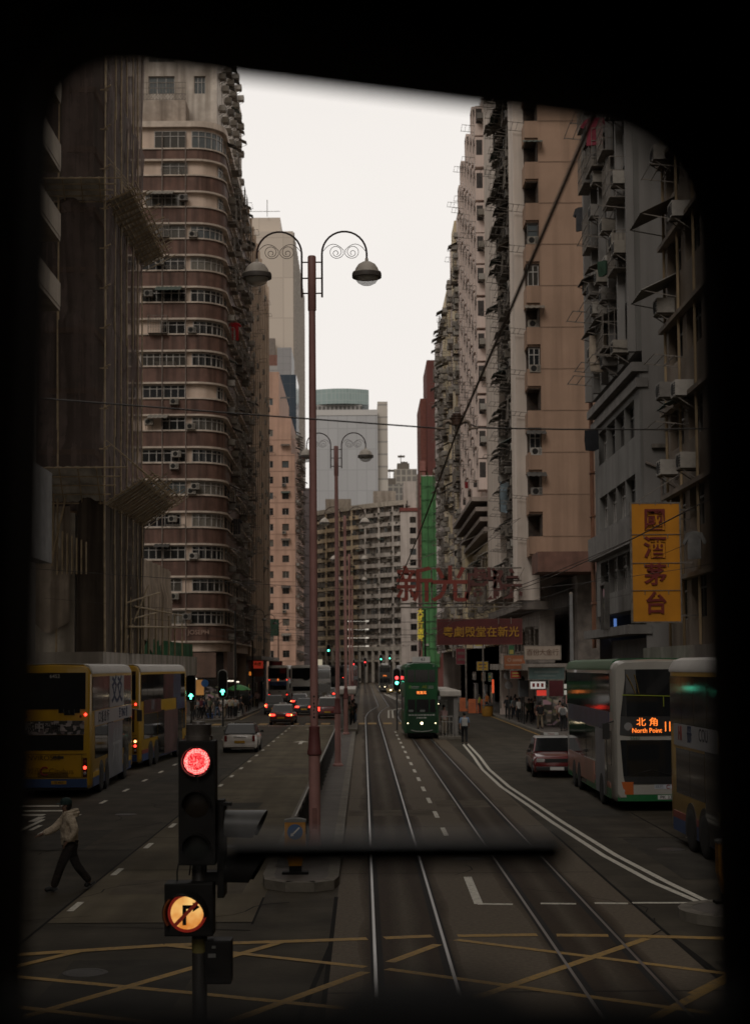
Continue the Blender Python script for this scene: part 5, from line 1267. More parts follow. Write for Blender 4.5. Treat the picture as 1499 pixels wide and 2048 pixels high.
mb = MB(); mb.box(cx - .036, cx - .006, -.2135, -.2095, cz - .095, cz + .03); mb.box(cx - .036, cx + .045, -.2135, -.2095, cz + .03, cz + .06)
mb.prism([(cx + .045, cz + .008), (cx + .10, cz + .045), (cx + .045, cz + .082)], lambda x, z: (x, -.2135, z), lambda x, z: (x, -.2095, z)); mb.build('arrow', M_DARK, d)
visor(h3, (cx, -.20, cz), .165, .22, M_SIG, R(-4), .5, 'visor', -5, 125)
visor(h3, (cx, -.20, cz), .165, .13, pm('visor_lit_red', (0.035, 0.008, 0.006), rough=.4), R(-12), .3, 'visor', 135, 215)  # red glow beside the lit disc is painted into this visor's colour
mb = MB(); mb.box(.055, .26, -.13, .07, 1.76, 2.10); mb.box(.03, .06, -.05, .03, 1.9, 2.0); b4 = mb.build('rear_box', M_SIG, T, bevel=.03)
mb = MB(); mb.box(.08, .14, -.136, -.131, 1.97, 2.0); mb.box(.11, .14, -.136, -.131, 2.04, 2.06); mb.build('label_plate', pm('plate_grey', (0.1, 0.1, 0.095)), b4)

def small_signal(loc, label, lights, arrow_=False, pole=True, rz=0, group='small traffic lights down the street'):
    T = thing('traffic_light', label, 'traffic light', loc, rz, group)
    if pole: mb = MB(); mb.tube([(0, 0.05, -loc[2] / (1.35 if arrow_ else 1)), (0, 0.05, .1)], .055, 8); mb.build('pole', M_SIGG, T)
    mb = MB(); n = 10; pl = [(.2 * math.cos(R(180 + 18 * i)), -.52 + .2 * math.sin(R(180 + 18 * i))) for i in range(n + 1)] + [(.2 * math.cos(R(18 * i)), .52 + .2 * math.sin(R(18 * i))) for i in range(n + 1)]
    mb.prism(pl, lambda x, z: (x * 1.28, .0, z * 1.08), lambda x, z: (x * 1.28, .02, z * 1.08)); mb.build('backboard', pm('board_pale', (0.34, 0.34, 0.33)), T)
    mb = MB(); mb.prism(pl, lambda x, z: (x * 1.1, -.12, z), lambda x, z: (x * 1.1, -.003, z)); mb.build('signal_head', M_SIG, T)
    for z, m in lights:
        mb = MB()
        if arrow_:
            mb.box(-.045, .045, -.128, -.122, z - .15, z); mb.prism([(-.14, z), (.14, z), (.05, z + .13), (-.05, z + .13)], lambda x, zz: (x, -.128, zz), lambda x, zz: (x, -.122, zz))
        else: mb.lathe([(0, .012), (.1, .006), (.11, 0)], (0, -.122, z), 16, 0, 'Y')
        mb.build('lens', m, T)
    return T
EM_G = em('sig_green', (.12, 1.0, .62), 5.0); EM_R = em('sig_red', (1, .05, .05), 4.0); EM_A = em('sig_amber', (1, .42, .1), 3)
small_signal((-12.35, 112.3, 2.75), 'green arrow signal with pale edged board beside the second yellow bus', [(-.42, EM_G)], True).scale = (1.35, 1.35, 1.35)
small_signal((-10.1, 112.5, 3.05), 'green arrow signal with pale edged board in front of the lit corner shops', [(-.42, EM_G)], True).scale = (1.35, 1.35, 1.35)
small_signal((2.22, 104, 3.35), 'signal by the front corner of the green tram showing red over green', [(.12, EM_R), (-.22, EM_G)])
small_signal((11.3, 112, 2.75), 'single green signal on the right pavement beside the grey cabinet', [(0, EM_G)])
for (x, y, z, mm, lab) in ((-4.2, 190, 6.2, EM_G, 'green signal high beside the nearest lamp post, before the far buses'), (-1.6, 260, 4.6, EM_R, 'red signal seen between the first two lamp posts'), (.3, 250, 4.9, EM_R, 'red signal just right of the third lamp post'), (2.9, 255, 5.4, EM_G, 'left one of two green signals above the far tram'), (4.6, 270, 5.6, EM_G, 'right one of two green signals above the far tram')):
    small_signal((x, y, z), lab, [(0, mm)])

# ================================================================== MEDIAN FURNITURE
RL = thing('median_railing', 'dark steel railing along the median beside the lamp posts', 'railing', (-1.42, 32.4, .17))
mb = MB()
mb.tube([(0, 0, .98), (0, 51, .98)], .028, 8); mb.build('handrail', pm('rail_pale', (0.30, 0.29, 0.27), rough=.5, var=.3), RL, smooth=50)
for k in range(27):
    mb = MB(); mb.tube([(0, 1.96 * k, 0), (0, 1.96 * k, .98)], .03, 8); mb.build('post', M_SIGG, RL)
for k in range(26):
    mb = MB(); y0 = 1.96 * k + .06; mb.bar((0, y0, .12), (0, y0 + 1.84, .12), .03, .03); mb.bar((0, y0, .86), (0, y0 + 1.84, .86), .03, .03)
    for j in range(15): mb.box(-.011, .011, y0 + .05 + .125 * j, y0 + .08 + .125 * j, .12, .86)
    mb.build('panel', pm('rail_dark', (0.035, 0.034, 0.032), rough=.6), RL)
def keep_left(loc, label, full=True):
    T = thing('bollard', label, 'bollard', loc, 0)
    mb = MB(); mb.box(-.26, .26, -.13, .13, 0, .05); mb.box(-.12, .12, -.1, .1, .05, .16); mb.build('foot', M_SIG, T, bevel=.01)
    mb = MB(); mb.hexa([(-.12, -.09, .16), (.12, -.09, .16), (.12, .09, .16), (-.12, .09, .16), (-.205, -.13, .52), (.205, -.13, .52), (.205, .13, .52), (-.205, .13, .52)]); mb.box(-.205, .205, -.13, .13, .52, 1.02)
    mb.build('shell', pm('bollard_yellow', (0.42, 0.19, 0.02), rough=.4, var=.15), T, bevel=.012)
    mb = MB(); n = 12
    mb.prism([(-.215, 1.02), (.215, 1.02)] + [(.215 - .43 * i / n, 1.06 + .03 * math.sin(math.pi * i / n)) for i in range(n + 1)], lambda x, z: (x, -.14, z), lambda x, z: (x, .14, z)); mb.build('cap', pm('cap_grey', (0.16, 0.16, 0.15)), T)
    mb = MB(); mb.box(-.14, .14, -.137, -.132, .50, .98); mb.build('panel', pm('sign_orange_dim', (0.33, 0.15, 0.02)), T)
    mb = MB(); mb.lathe([(0, .006), (.152, .006), (.152, 0)], (0, -.137, .83), 32, 0, 'Y'); d = mb.build('disc', pm('sign_blue', (0.02, 0.075, 0.2), rough=.4), T)
    mb = MB(); mb.bar((.085, -.147, .83 + .085), (-.05, -.147, .83 - .05), .03, .006, 0, (0, 1, 0)); mb.prism([(-.09, .74), (-.02, .755), (-.075, .81)], lambda x, z: (x, -.150, z), lambda x, z: (x, -.144, z)); mb.build('arrow', pm('sign_white', (0.55, 0.55, 0.53)), d)
keep_left((-1.36, 31.0, .172), 'yellow keep left bollard with blue arrow disc at the nose of the median')
keep_left((6.22, 26.9, .162), 'yellow bollard on the small round island at the right edge of the view')

def tram_stop(loc, w, l, label, H=2.45, side=1):
    T = thing('tram_stop', label, 'tram stop', loc, 0, 'tram stop shelters')
    mb = MB(); mb.box(-w / 2, w / 2, 0, l, H, H + .36); mb.build('roof', pm('shelter_pale', (0.46, 0.43, 0.39), rough=.5, streak=.3), T, bevel=.12, seg=4)
    mb = MB(); mb.box(-w / 2 - .1, w / 2 + .1, -1.0, l + 1, -.0, .16); mb.build('platform', M_KERB, T, bevel=.02)
    for k in range(int(l / 3) + 1):
        mb = MB(); mb.box(side * .32 - .13, side * .32 + .13, .2 + 3 * k, .46 + 3 * k, .16, H); mb.build('pillar', pm('pillar_grey', (0.2, 0.19, 0.18), streak=.3), T)
    mb = MB()
    for z in (.3, .7, 1.15): mb.tube([(side * w / 2 * .9, -.8, z + .1), (side * w / 2 * .9, l + .8, z + .1)], .025, 6)
    for k in range(int(l / .5) + 4): mb.box(side * w / 2 * .9 - .012, side * w / 2 * .9 + .012, -.8 + .5 * k - .012, -.8 + .5 * k + .012, .16, 1.27)
    mb.build('railing', M_SIGG, T)
    for k in range(5):
        mb = MB(); mb.box(-w / 2 + .1 + .2 * k, -w / 2 + .13 + .2 * k, -.75, -.72, .16, 1.3); mb.build('bar', pm('bar_pale', (0.28, 0.27, 0.25)), T)
    mb = MB(); mb.box(-w / 2 + .05, side * .1, -.76, -.71, 1.3, 1.36); mb.box(-w / 2 + .05, side * .1, -.76, -.71, 1.0, 1.04); mb.build('top_bar', pm('bar_pale', (0.28, 0.27, 0.25)), T)
    mb = MB(); mb.box(-.3, .3, l * .5, l * .5 + .06, 1.2, 2.1); mb.build('notice_board', pm('notice', (0.3, 0.3, 0.28), var=.5, scale=6), T)
    return T
tram_stop((5.05, 91.0, 0.0), 1.25, 16, 'tram stop shelter with rounded pale roof beside the green tram')
tram_stop((-1.15, 99.0, .17), 1.35, 14, 'tram stop shelter on the median behind the third lamp post', 2.3, -1)

# ================================================================== VEHICLES
M_VGLASS = shiny('vehicle_glass', (0.012, 0.013, 0.014), rough=0.06, spec=0.6)
M_TYRE = pm('tyre', (0.018, 0.017, 0.016), rough=0.9); M_RIMS = shiny('wheel_rim', (0.16, 0.16, 0.16), rough=0.4, metal=0.7)
M_BLK = shiny('black_plastic', (0.016, 0.016, 0.016), rough=0.4); M_CHR = shiny('chrome_trim', (0.4, 0.4, 0.4), rough=0.2, metal=1)
E_TAIL = em('tail_red', (1, .035, .02), 6.0); E_TURN = em('turn_amber', (1, .40, .12), 5.0); E_HEAD = em('head_warm', (1, .80, .5), 5.0)
M_TAILD = shiny('tail_dull', (0.16, 0.012, 0.010), rough=.25); M_LAMPD = shiny('lamp_clear', (0.35, 0.35, 0.34), rough=.15)
M_PLATE_Y = pm('plate_yellow', (0.42, 0.24, 0.03)); M_PLATE_W = pm('plate_white', (0.48, 0.48, 0.46)); M_LET = pm('letter_black', (0.012, 0.012, 0.012))
def wheel(parent, x, y, r, w, side):
    mb = MB(); mb.lathe([(r * .62, w * .5), (r * .9, w * .5), (r, w * .38), (r, -w * .38), (r * .9, -w * .5), (r * .62, -w * .5)], (x, y, r), 24, 0, 'X'); t = mb.build('wheel', M_TYRE, parent, smooth=40)
    mb = MB(); s = side; mb.lathe([(r * .62, s * w * .46), (r * .56, s * w * .3), (r * .25, s * w * .26), (r * .2, s * w * .42), (0, s * w * .42)], (x, y, r), 18, 0, 'X'); mb.build('rim', M_RIMS, t, smooth=40)
def bus_ring(y, hw, H, z0, k=1.0, sh=0.0):
    pts = []; r = .30
    hw *= k
    prof = [(-hw + .08, z0), (hw - .08, z0), (hw, z0 + .12), (hw, 2.3), (hw, H - r)] + [(hw - r + r * math.cos(R(a)), H - r + r * .9 * math.sin(R(a))) for a in (22, 45, 68, 90)] + [(0, H)] + [(-hw + r - r * math.cos(R(a)), H - r + r * .9 * math.sin(R(a))) for a in (90, 68, 45, 22)] + [(-hw, H - r), (-hw, 2.3), (-hw, z0 + .12)]
    return [(x, y + sh * max(0, (z - 1.0) / H) ** 1.5, z) for x, z in prof]
def bus(loc, rz, label, L, H, body_m, skirt_m, roof_m, style, group='double decker buses'):
    """double decker; local front at -y, driver's side at +x"""
    T = thing('double_decker_bus', label, 'bus', loc, rz, group)
    hw = 1.25; h = L / 2; z0 = .30
    mb = MB(); mb.loft([bus_ring(-h, hw, H - .08, z0 + .12, .925, .30), bus_ring(-h + .10, hw, H - .03, z0 + .04, .975, .30), bus_ring(-h + .35, hw, H, z0, .995, .28), bus_ring(-h + .7, hw, H, z0, 1, .2), bus_ring(-h + 1.4, hw, H, z0), bus_ring(h - .5, hw, H, z0), bus_ring(h - .15, hw, H, z0, .985, -.05), bus_ring(h - .03, hw, H - .03, z0 + .05, .95, -.08), bus_ring(h, hw, H - .07, z0 + .1, .9, -.10)])
    mb.build('body', body_m, T, smooth=35)
    mb = MB(); mb.prism([(-hw + .3, H - .012), (-hw + .16, H - .10), (-hw - .008, H - .32), (-hw - .008, H - .24), (-hw + .1, H - .05), (-hw + .3, H + .012), (0, H + .03), (hw - .3, H + .012), (hw - .1, H - .05), (hw + .008, H - .24), (hw + .008, H - .32), (hw - .16, H - .10), (hw - .3, H - .012), (0, H + .01)], lambda x, z: (x, -h + .75, z), lambda x, z: (x, h - .15, z)); mb.build('roof', roof_m, T, smooth=30)
    for s in (1, -1):
        xs = s * hw
        def plate(nm, y0, y1, z0_, z1_, m, d=.006, parent=T): 
            b = MB(); b.box(min(xs, xs + s * d) - .002, max(xs, xs + s * d), y0, y1, z0_, z1_); return b.build(nm, m, parent)
        n = 8; ya, yb = -h + .75, h - .22
        for i in range(n): plate('upper_window', ya + (yb - ya) * i / n + .02, ya + (yb - ya) * (i + 1) / n - .02, H - 1.55, H - .42, M_VGLASS)
        n = 6; ya, yb = -h + 1.5, h - .8
        for i in range(n):
            if s < 0 and i in (0, 3): plate('door', ya + (yb - ya) * i / n + .05, ya + (yb - ya) * (i + 1) / n - .05, z0 + .06, 2.35, M_VGLASS, .012); continue
            plate('lower_window', ya + (yb - ya) * i / n + .02, ya + (yb - ya) * (i + 1) / n - .02, 1.22, 2.28, M_VGLASS)
        plate('driver_window', -h + .62, -h + 1.42, 1.3, 2.3, M_VGLASS)
        plate('skirt', -h + .8, h - .4, z0 + .02, .62, skirt_m, .008)
        plate('stripe', -h + .8, h - .4, .624, .78, style.get('stripe', skirt_m), .008)
        for y in (-h + 2.7, h - 3.7, h - 2.35):
            a = MB(); pl = [(.60 * math.cos(R(t)), .48 + .62 * math.sin(R(t))) for t in range(-15, 196, 15)]
            a.prism(pl, lambda u, z: (xs - s * .02, y + u, z), lambda u, z: (xs + s * .013, y + u, z)); a.build('wheel_arch', M_BLK, T)
            wheel(T, xs - s * .105, y, .49, .26, s)
        for (nm, y0, y1, za, zb, m) in style.get('side', []): plate(nm, y0, y1, za, zb, m, .014)
        mb = MB(); mb.tube([(xs * .98, -h + .25, 2.6), (xs + s * .22, -h - .05, 2.55)], .02, 6); mb.box(xs + s * .24 - .1, xs + s * .24 + .1, -h - .1, -h - .02, 2.1, 2.55); mb.build('mirror', M_BLK, T)
    yf = -h - .004
    def fplate(nm, x0, x1, za, zb, m, y0=None, parent=T, curve=.07, d=.02, rake=True):
        """panel on the bowed, raked front"""
        b = MB(); k = 8
        for i in range(k):
            xa, xb = x0 + (x1 - x0) * i / k, x0 + (x1 - x0) * (i + 1) / k
            Y = lambda x, z: -h + .30 * max(0, (z - 1.0) / H) ** 1.5 + (abs(x) / hw) ** 5 * .12 - d
            b.hexa([(xa, Y(xa, za), za), (xb, Y(xb, za), za), (xb, Y(xb, za) + .06, za), (xa, Y(xa, za) + .06, za), (xa, Y(xa, zb), zb), (xb, Y(xb, zb), zb), (xb, Y(xb, zb) + .06, zb), (xa, Y(xa, zb) + .06, zb)])
        return b.build(nm, m, parent)
    fm = style.get('front', body_m)
    fplate('upper_windscreen', -1.155, 1.155, H - 1.66, H - .30, M_VGLASS)
    fplate('destination_panel', -1.15, 1.15, 2.20, H - 1.664, M_BLK)
    fplate('lower_windscreen', -1.19, 1.19, 1.02, 2.06, M_VGLASS); fplate('dash_panel', -1.18, 1.18, .80, 1.015, M_BLK)
    for s in (-1, 1): fplate('headlight', min(s * .72, s * 1.18), max(s * .72, s * 1.18), .50, .86, style.get('headlamp', M_LAMPD), d=.03)
    fplate('bumper', -1.16, 1.16, .31, .50, style.get('bumper', skirt_m), d=.03)
    # rear
    yr = h + .004
    def rplate(nm, x0, x1, za, zb, m, d=.02, slant=True):
        b = MB(); Y = lambda z: h - .10 * max(0, (z - 1.0) / H) ** 1.5 + d
        b.hexa([(x0, Y(za) - .08, za), (x1, Y(za) - .08, za), (x1, Y(za), za), (x0, Y(za), za), (x0, Y(zb) - .08, zb), (x1, Y(zb) - .08, zb), (x1, Y(zb), zb), (x0, Y(zb), zb)]); return b.build(nm, m, T, bevel=.01)
    rplate('rear_upper_window', -1.06, 1.06, 2.9, H - .28, M_VGLASS)
    for k in range(6): rplate('rear_upper_window', -1.06 + .177 * k, -1.06 + .177 * (k + 1), 2.9 - .22 * (1 - abs(k - 2.5) / 2.5) ** .6, 2.899, M_VGLASS, .019)
    rplate('rear_lower_window', -1.0, 1.0, 1.55, 2.05, M_VGLASS)
    if style.get('banner'): rplate('rear_banner', -1.02, 1.02, 2.06, 2.52, style['banner'])
    rplate('rear_bumper', -1.12, 1.12, .33, .62, skirt_m, .03)
    rplate('vent', -.35, .0, 1.28, 1.36, M_BLK, .024)
    for s in (-1, 1):
        rplate('tail_cluster', min(s * .98, s * 1.12), max(s * .98, s * 1.12), .66, 1.30, pm('cluster_dark', (0.05, 0.008, 0.008), rough=.25), .022)
        for (z, nm, m) in ((1.17, 'turn_light', style.get('turn', M_TAILD)), (.98, 'tail_light', style.get('tail', M_TAILD)), (.80, 'reverse_light', M_LAMPD)):
            b = MB(); b.lathe([(0, -.022), (.05, -.016), (.055, 0)], (s * 1.05, h + .024, z), 14, 0, 'Y'); b.build(nm, m, T)
        b = MB(); b.lathe([(0, -.03), (.045, -.02), (.05, .05)], (s * 1.06, h - .03, 2.72), 12, 0, 'Y'); b.build('high_tail_light', style.get('high', E_TAIL), T)
        b = MB(); b.lathe([(0, -.03), (.045, -.02), (.05, .05)], (s * .90, h - .03, 2.66), 12, 0, 'Y'); b.build('high_tail_light', M_TAILD, T)
    rplate('number_plate', -.45, .05, .44, .55, M_PLATE_Y, .04)
    mb = MB()
    for k in range(4): mb.box(-1.0, -.4, -h + 2 + 2 * k, -h + 2.5 + 2 * k, .36, .5); 
    mb.box(-1.05, 1.05, -h + 1, h - .6, .2, .32); mb.build('chassis', M_BLK, T)
    return T, h, fplate, rplate

M_YEL = shiny('bus_yellow', (0.52, 0.30, 0.005), rough=.3, coat=.3); M_BLUE = shiny('bus_blue', (0.022, 0.06, 0.18), rough=.35); M_REDS = shiny('bus_red', (0.22, 0.025, 0.02), rough=.35); M_ROOFW = shiny('bus_roof', (0.55, 0.53, 0.50), rough=.5)
M_WHITE_DIMMED = shiny('bus_white_dimmed', (0.31, 0.295, 0.265), rough=.3, coat=.3); M_WHITE_F = shiny('bus_bright_white', (0.66, 0.65, 0.62), rough=.35); M_GREEN_B = shiny('bus_green', (0.012, 0.11, 0.035), rough=.35); M_ORANGE_B = shiny('bus_orange', (0.38, 0.085, 0.012), rough=.35)  # the duller white has the window-edge dimming put into its colour
def ad_mat(name, cols, scale=(1, 1, 1), sc=2.0, rough=.35):
    """printed advert: blocks of flat colour"""
    m, t, b = nodes_of(name); N, L = t.nodes, t.links
    tc = N.new('ShaderNodeTexCoord'); mp = N.new('ShaderNodeMapping'); mp.inputs['Scale'].default_value = scale
    vo = N.new('ShaderNodeTexVoronoi'); vo.distance = 'CHEBYCHEV'; vo.inputs['Scale'].default_value = sc
    L.new(tc.outputs['Object'], mp.inputs['Vector']); L.new(mp.outputs[0], vo.inputs['Vector'])
    sp = N.new('ShaderNodeSeparateColor'); L.new(vo.outputs['Color'], sp.inputs[0])
    rp = N.new('ShaderNodeValToRGB'); rp.color_ramp.interpolation = 'CONSTANT'; e = rp.color_ramp.elements
    while len(e) < len(cols): e.new(.5)
    for i, c in enumerate(cols): e[i].position = i / len(cols); e[i].color = (*c, 1)
    L.new(sp.outputs[0], rp.inputs['Fac']); L.new(rp.outputs[0], b.inputs['Base Color']); b.inputs['Roughness'].default_value = rough
    return m
AD_W = pm('ad_white', (0.33, 0.34, 0.36), rough=.35, var=.06); AD_BL = pm('ad_bluegrey', (0.04, 0.055, 0.11), rough=.3, var=.5, scale=1.2); AD_RD = pm('ad_maroon', (0.075, 0.02, 0.025), rough=.35, var=.6, scale=1.5); AD_PALE = pm('ad_pale', (0.20, 0.21, 0.24), rough=.35, var=.3, scale=1)
AD_INK = pm('ad_ink', (0.02, 0.03, 0.075)); AD_INKB = pm('ad_ink_black', (0.03, 0.03, 0.035))
BAN = ad_mat('rear_banner_print', [(.03, .028, .03), (.30, .27, .28), (.05, .045, .05), (.38, .33, .33), (.16, .12, .13), (.02, .02, .02)], (2.2, 1, 3.0), 3.2)
def rtext(T, h, body, size, mat, x, z, sq=1.0, d=.03, off=0.0):   # lettering on the rear face
    text(body, size, mat, T, (x, h - .10 * max(0, (z - 1) / 4.4) ** 1.5 + d, z), math.pi, depth=.004, squeeze=sq, offset=off)
# first yellow bus on the left, rear towards us
BA, h, fp, rp_ = bus((-10.35, 57.2, 0), math.pi - R(-1.4), 'yellow double decker with a printed rear banner, nearest on the left, seen from behind', 11.3, 4.38, M_YEL, M_BLUE, M_ROOFW,
    dict(stripe=pm('stripe_yel', (0.50, 0.29, 0.005)), banner=BAN, tail=E_TAIL, side=[('advert', -2.6, 1.3, 2.84, 3.96, AD_W), ('advert', -5.0, 4.9, 2.32, 2.80, pm('ad_white2', (0.36, 0.37, 0.39), rough=.35, var=.06)), ('advert', -2.2, 1.7, .34, 2.28, AD_PALE)]))
rtext(BA, h, 'Citybus', .27, pm('logo_dim', (0.25, 0.13, 0.01)), -.28, .86); rtext(BA, h, '城巴', .22, pm('logo_dim', (0.25, 0.13, 0.01)), .62, .86)
mb = MB(); pts = [(.13 * math.cos(R(a)) * 1.0, .13 * math.sin(R(a))) for a in range(40, 321, 20)]
mb.tube([(.26 - x, h + .03, .87 + z) for x, z in pts], [.012] + [.032] * (len(pts) - 2) + [.012], 6); mb.build('emblem', M_REDS, BA)
rtext(BA, h, 'ENVIRO500', .22, pm('badge_dark', (0.10, 0.06, 0.02)), .35, 1.3, 1.1); rtext(BA, h, '6452', .17, pm('fleet_white', (0.5, 0.5, 0.48)), -.05, 3.98, 1, .05)
rtext(BA, h, '城中', .34, pm('ban_letter', (0.42, 0.4, 0.4)), .62, 2.30, 1, .03, .008); rtext(BA, h, '首播', .30, M_LET, .05, 2.28, 1, .03)
rtext(BA, h, 'TB 4053', .09, M_LET, -.2, .495, 1, .045)
# printing on the offside (local +x side is towards the road when the bus heads away)
def stext(T, body, size, mat, y, z, sq=1.0, off=0.0, s=1):
    text(body, size, mat, T, (s * 1.268, y, z), R(90) if s > 0 else R(-90), depth=.003, squeeze=sq, offset=off)
for s in (1,):
    pass
for s in (1, -1):
    stext(BA, '爻爻', 1.05, AD_INK, -.65, 3.4, 1.4, .03, s); stext(BA, '口 抵 出 行', .42, AD_INKB, 2.8, 2.55, 1.3, .01, s); stext(BA, '至 TING 省', .42, AD_INK, -2.4, 2.55, 1.2, .01, s)
    stext(BA, '卅', 1.4, pm('ad_soft', (0.3, 0.3, 0.31)), -.4, 1.3, 1.6, .02, s)
# second yellow bus ahead of it
BB, h, fp, rp_ = bus((-10.28, 71.6, 0), math.pi + R(-3.0), 'second yellow double decker ahead, dark blue and maroon adverts along its side', 12.0, 4.38, M_YEL, M_BLUE, M_ROOFW,
    dict(stripe=M_REDS, banner=AD_RD, tail=E_TAIL, turn=E_TURN, side=[('advert', -2.0, .6, 2.84, 3.96, AD_RD), ('advert', -4.0, -2.0, 2.84, 3.96, AD_BL), ('advert', 1.2, 5.2, 2.30, 2.86, AD_RD), ('advert', -5.2, -2.8, 2.28, 2.84, AD_BL), ('advert', -3.2, .4, .34, 2.3, pm('ad_wine', (0.10, 0.055, 0.055), rough=.35, var=.5, scale=1.2))]))
for s in (1, -1): stext(BB, '川', .5, pm('ad_grey_letter', (0.2, 0.2, 0.22)), 3.2, 2.62, 1.4, .02, s)
# bus bound for North Point on the right, front towards us
BC, h, fp, rp_ = bus((8.56, 51.2, 0), R(-0.9), 'white fronted double decker with orange destination display and green roof, coming towards us', 12.0, 4.40, M_WHITE_DIMMED, M_GREEN_B, M_GREEN_B,
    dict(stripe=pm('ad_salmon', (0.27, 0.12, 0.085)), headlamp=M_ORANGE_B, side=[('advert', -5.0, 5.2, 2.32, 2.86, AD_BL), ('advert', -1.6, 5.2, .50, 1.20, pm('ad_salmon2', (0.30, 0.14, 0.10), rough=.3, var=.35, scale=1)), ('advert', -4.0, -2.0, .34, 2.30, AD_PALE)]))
E_LED = em('led_orange', (1.0, .21, .03), 1.6)
def ftext(T, h, body, size, mat, x, z, sq=1.0, d=.032, off=0.0, depth=.004):
    text(body, size, mat, T, (x, -h + .30 * max(0, (z - 1) / 4.4) ** 1.5 - d, z), 0, depth=depth, squeeze=sq, offset=off)
ftext(BC, h, '北 角', .26, E_LED, -.28, 2.565, 1.1, .034, .0); ftext(BC, h, 'North Point', .19, E_LED, -.30, 2.33, .92, .034, .001); ftext(BC, h, '11', .40, E_LED, .30, 2.43, .62, .034, .003)
ftext(BC, h, '5543', .13, pm('fleet_green', (0.03, 0.12, 0.05)), -.65, 2.12, 1.1); ftext(BC, h, 'PK 3332', .13, M_LET, .28, .42, 1.1, .062)
fp('number_plate', -.03, .58, .36, .48, M_PLATE_W, d=.05); fp('badge', -.12, .92, .66, .78, pm('badge_pale', (0.34, 0.36, 0.40)), d=.034)
ftext(BC, h, '城巴', .10, pm('logo_grey', (0.14, 0.15, 0.17)), .02, .72, 1.2, .04); ftext(BC, h, 'Citybus', .11, pm('logo_grey', (0.14, 0.15, 0.17)), .62, .72, 1.2, .04)
mb = MB(); pts = [(.05 * math.cos(R(a)), .05 * math.sin(R(a))) for a in range(40, 321, 20)]; mb.tube([(.28 + x, -h - .04, .72 + z) for x, z in pts], .012, 5); mb.build('emblem', M_REDS, BC)
fp('lower_trim', -.62, 1.0, .505, .76, M_WHITE_DIMMED, d=.028); fp('trim_line', -.1, .9, .585, .60, pm('trim_grey', (0.3, 0.3, 0.29)), d=.031)
mb = MB(); mb.tube([(-1.0, -h + .07, 3.36), (1.05, -h + .07, 3.30)], .014, 6); mb.tube([(.2, -h + .06, 3.33), (.2, -h + .05, 3.02)], .014, 6); mb.build('handrail', pm('rail_lime', (0.22, 0.26, 0.02)), BC)
for (x0, x1) in ((-.85, -.6), (-.62, -.5), (.45, .55)): 
    mb = MB(); mb.tube([(x0, -h + .1, 3.95), ((x0 + x1) / 2, -h + .07, 3.7), (x1, -h + .05, 3.4)], .012, 6); mb.build('grab_rail', pm('rail_gold', (0.16, 0.10, 0.02)), BC)
for s, zz in ((-1, .72), (-1, .6), (1, .72), (1, .6)):
    mb = MB(); mb.lathe([(0, .02), (.05, .015), (.055, -.04)], (s * (.86 + .12 * (zz < .7)), -h + .02, zz), 12, 0, 'Y'); mb.build('lamp', M_LAMPD, BC)
mb = MB(); mb.tube([(-.9, -h + .01, 1.03), (-.2, -h - .02, 1.2), (.35, -h - .03, 1.06)], .012, 5); mb.build('wiper', M_BLK, BC)
mb = MB(); mb.lathe([(0, .01), (.12, .008), (.12, 0)], (-.83, -h + .055, 2.45), 12, 0, 'Y'); mb.build('bird_emblem', pm('emblem_grey', (0.2, 0.2, 0.2)), BC)
# yellow bus at the right edge
BD, h, fp, rp_ = bus((8.68, 32.3, 0), R(0.5), 'yellow double decker at the right edge of the view, only its dark windowed flank showing', 11.3, 4.38, M_YEL, M_BLUE, M_ROOFW,
    dict(stripe=M_REDS, side=[('advert', .6, 5.0, 2.34, 2.84, AD_W)]))
stext(BD, 'HI', .42, M_REDS, 4.3, 2.62, 1, .02, -1); stext(BD, '冊', .42, AD_INK, 3.3, 2.62, 1.2, .01, -1); stext(BD, 'COU', .40, AD_INKB, 1.9, 2.66, 1, .0, -1)
stext(BD, 'Yes', .5, pm('script_gold', (0.30, 0.24, 0.06)), .2, .95, 1.2, .0, -1)
# far buses on the left
BE, h, fp, rp_ = bus((-9.65, 190, 0), math.pi + R(-4), 'white double decker far down the left lanes with four red lights lit', 11.3, 4.4, M_WHITE_F, pm('skirt_grey', (0.2, 0.2, 0.2)), M_WHITE_F, dict(banner=pm('rear_blue', (0.06, 0.09, 0.2), var=.4), tail=E_TAIL, high=E_TAIL))
rtext(BE, h, '8', .3, E_LED, 0, 2.72)
BF, h, fp, rp_ = bus((-6.0, 181, 0), math.pi + R(-9), 'white and orange double decker in the middle lane, half behind the nearest lamp post', 12, 4.4, M_WHITE_F, M_ORANGE_B, M_WHITE_F, dict(stripe=M_ORANGE_B, tail=M_TAILD, high=M_TAILD))
BG, h, fp, rp_ = bus((-2.9, 222, 0), math.pi + R(-9), 'dark double decker ahead of the orange and white one, beyond the median shelter', 12, 4.4, pm('bus_dim', (0.05, 0.05, 0.05)), M_BLK, pm('bus_dim_roof2', (0.12, 0.12, 0.12)), dict(high=E_TAIL))
BH, h, fp, rp_ = bus((7.2, 262, 0), R(3), 'grey double decker coming up far behind the green tram', 12, 4.4, pm('bus_grey', (0.18, 0.17, 0.16)), M_BLK, pm('bus_dim_roof', (0.3, 0.3, 0.29)), dict())

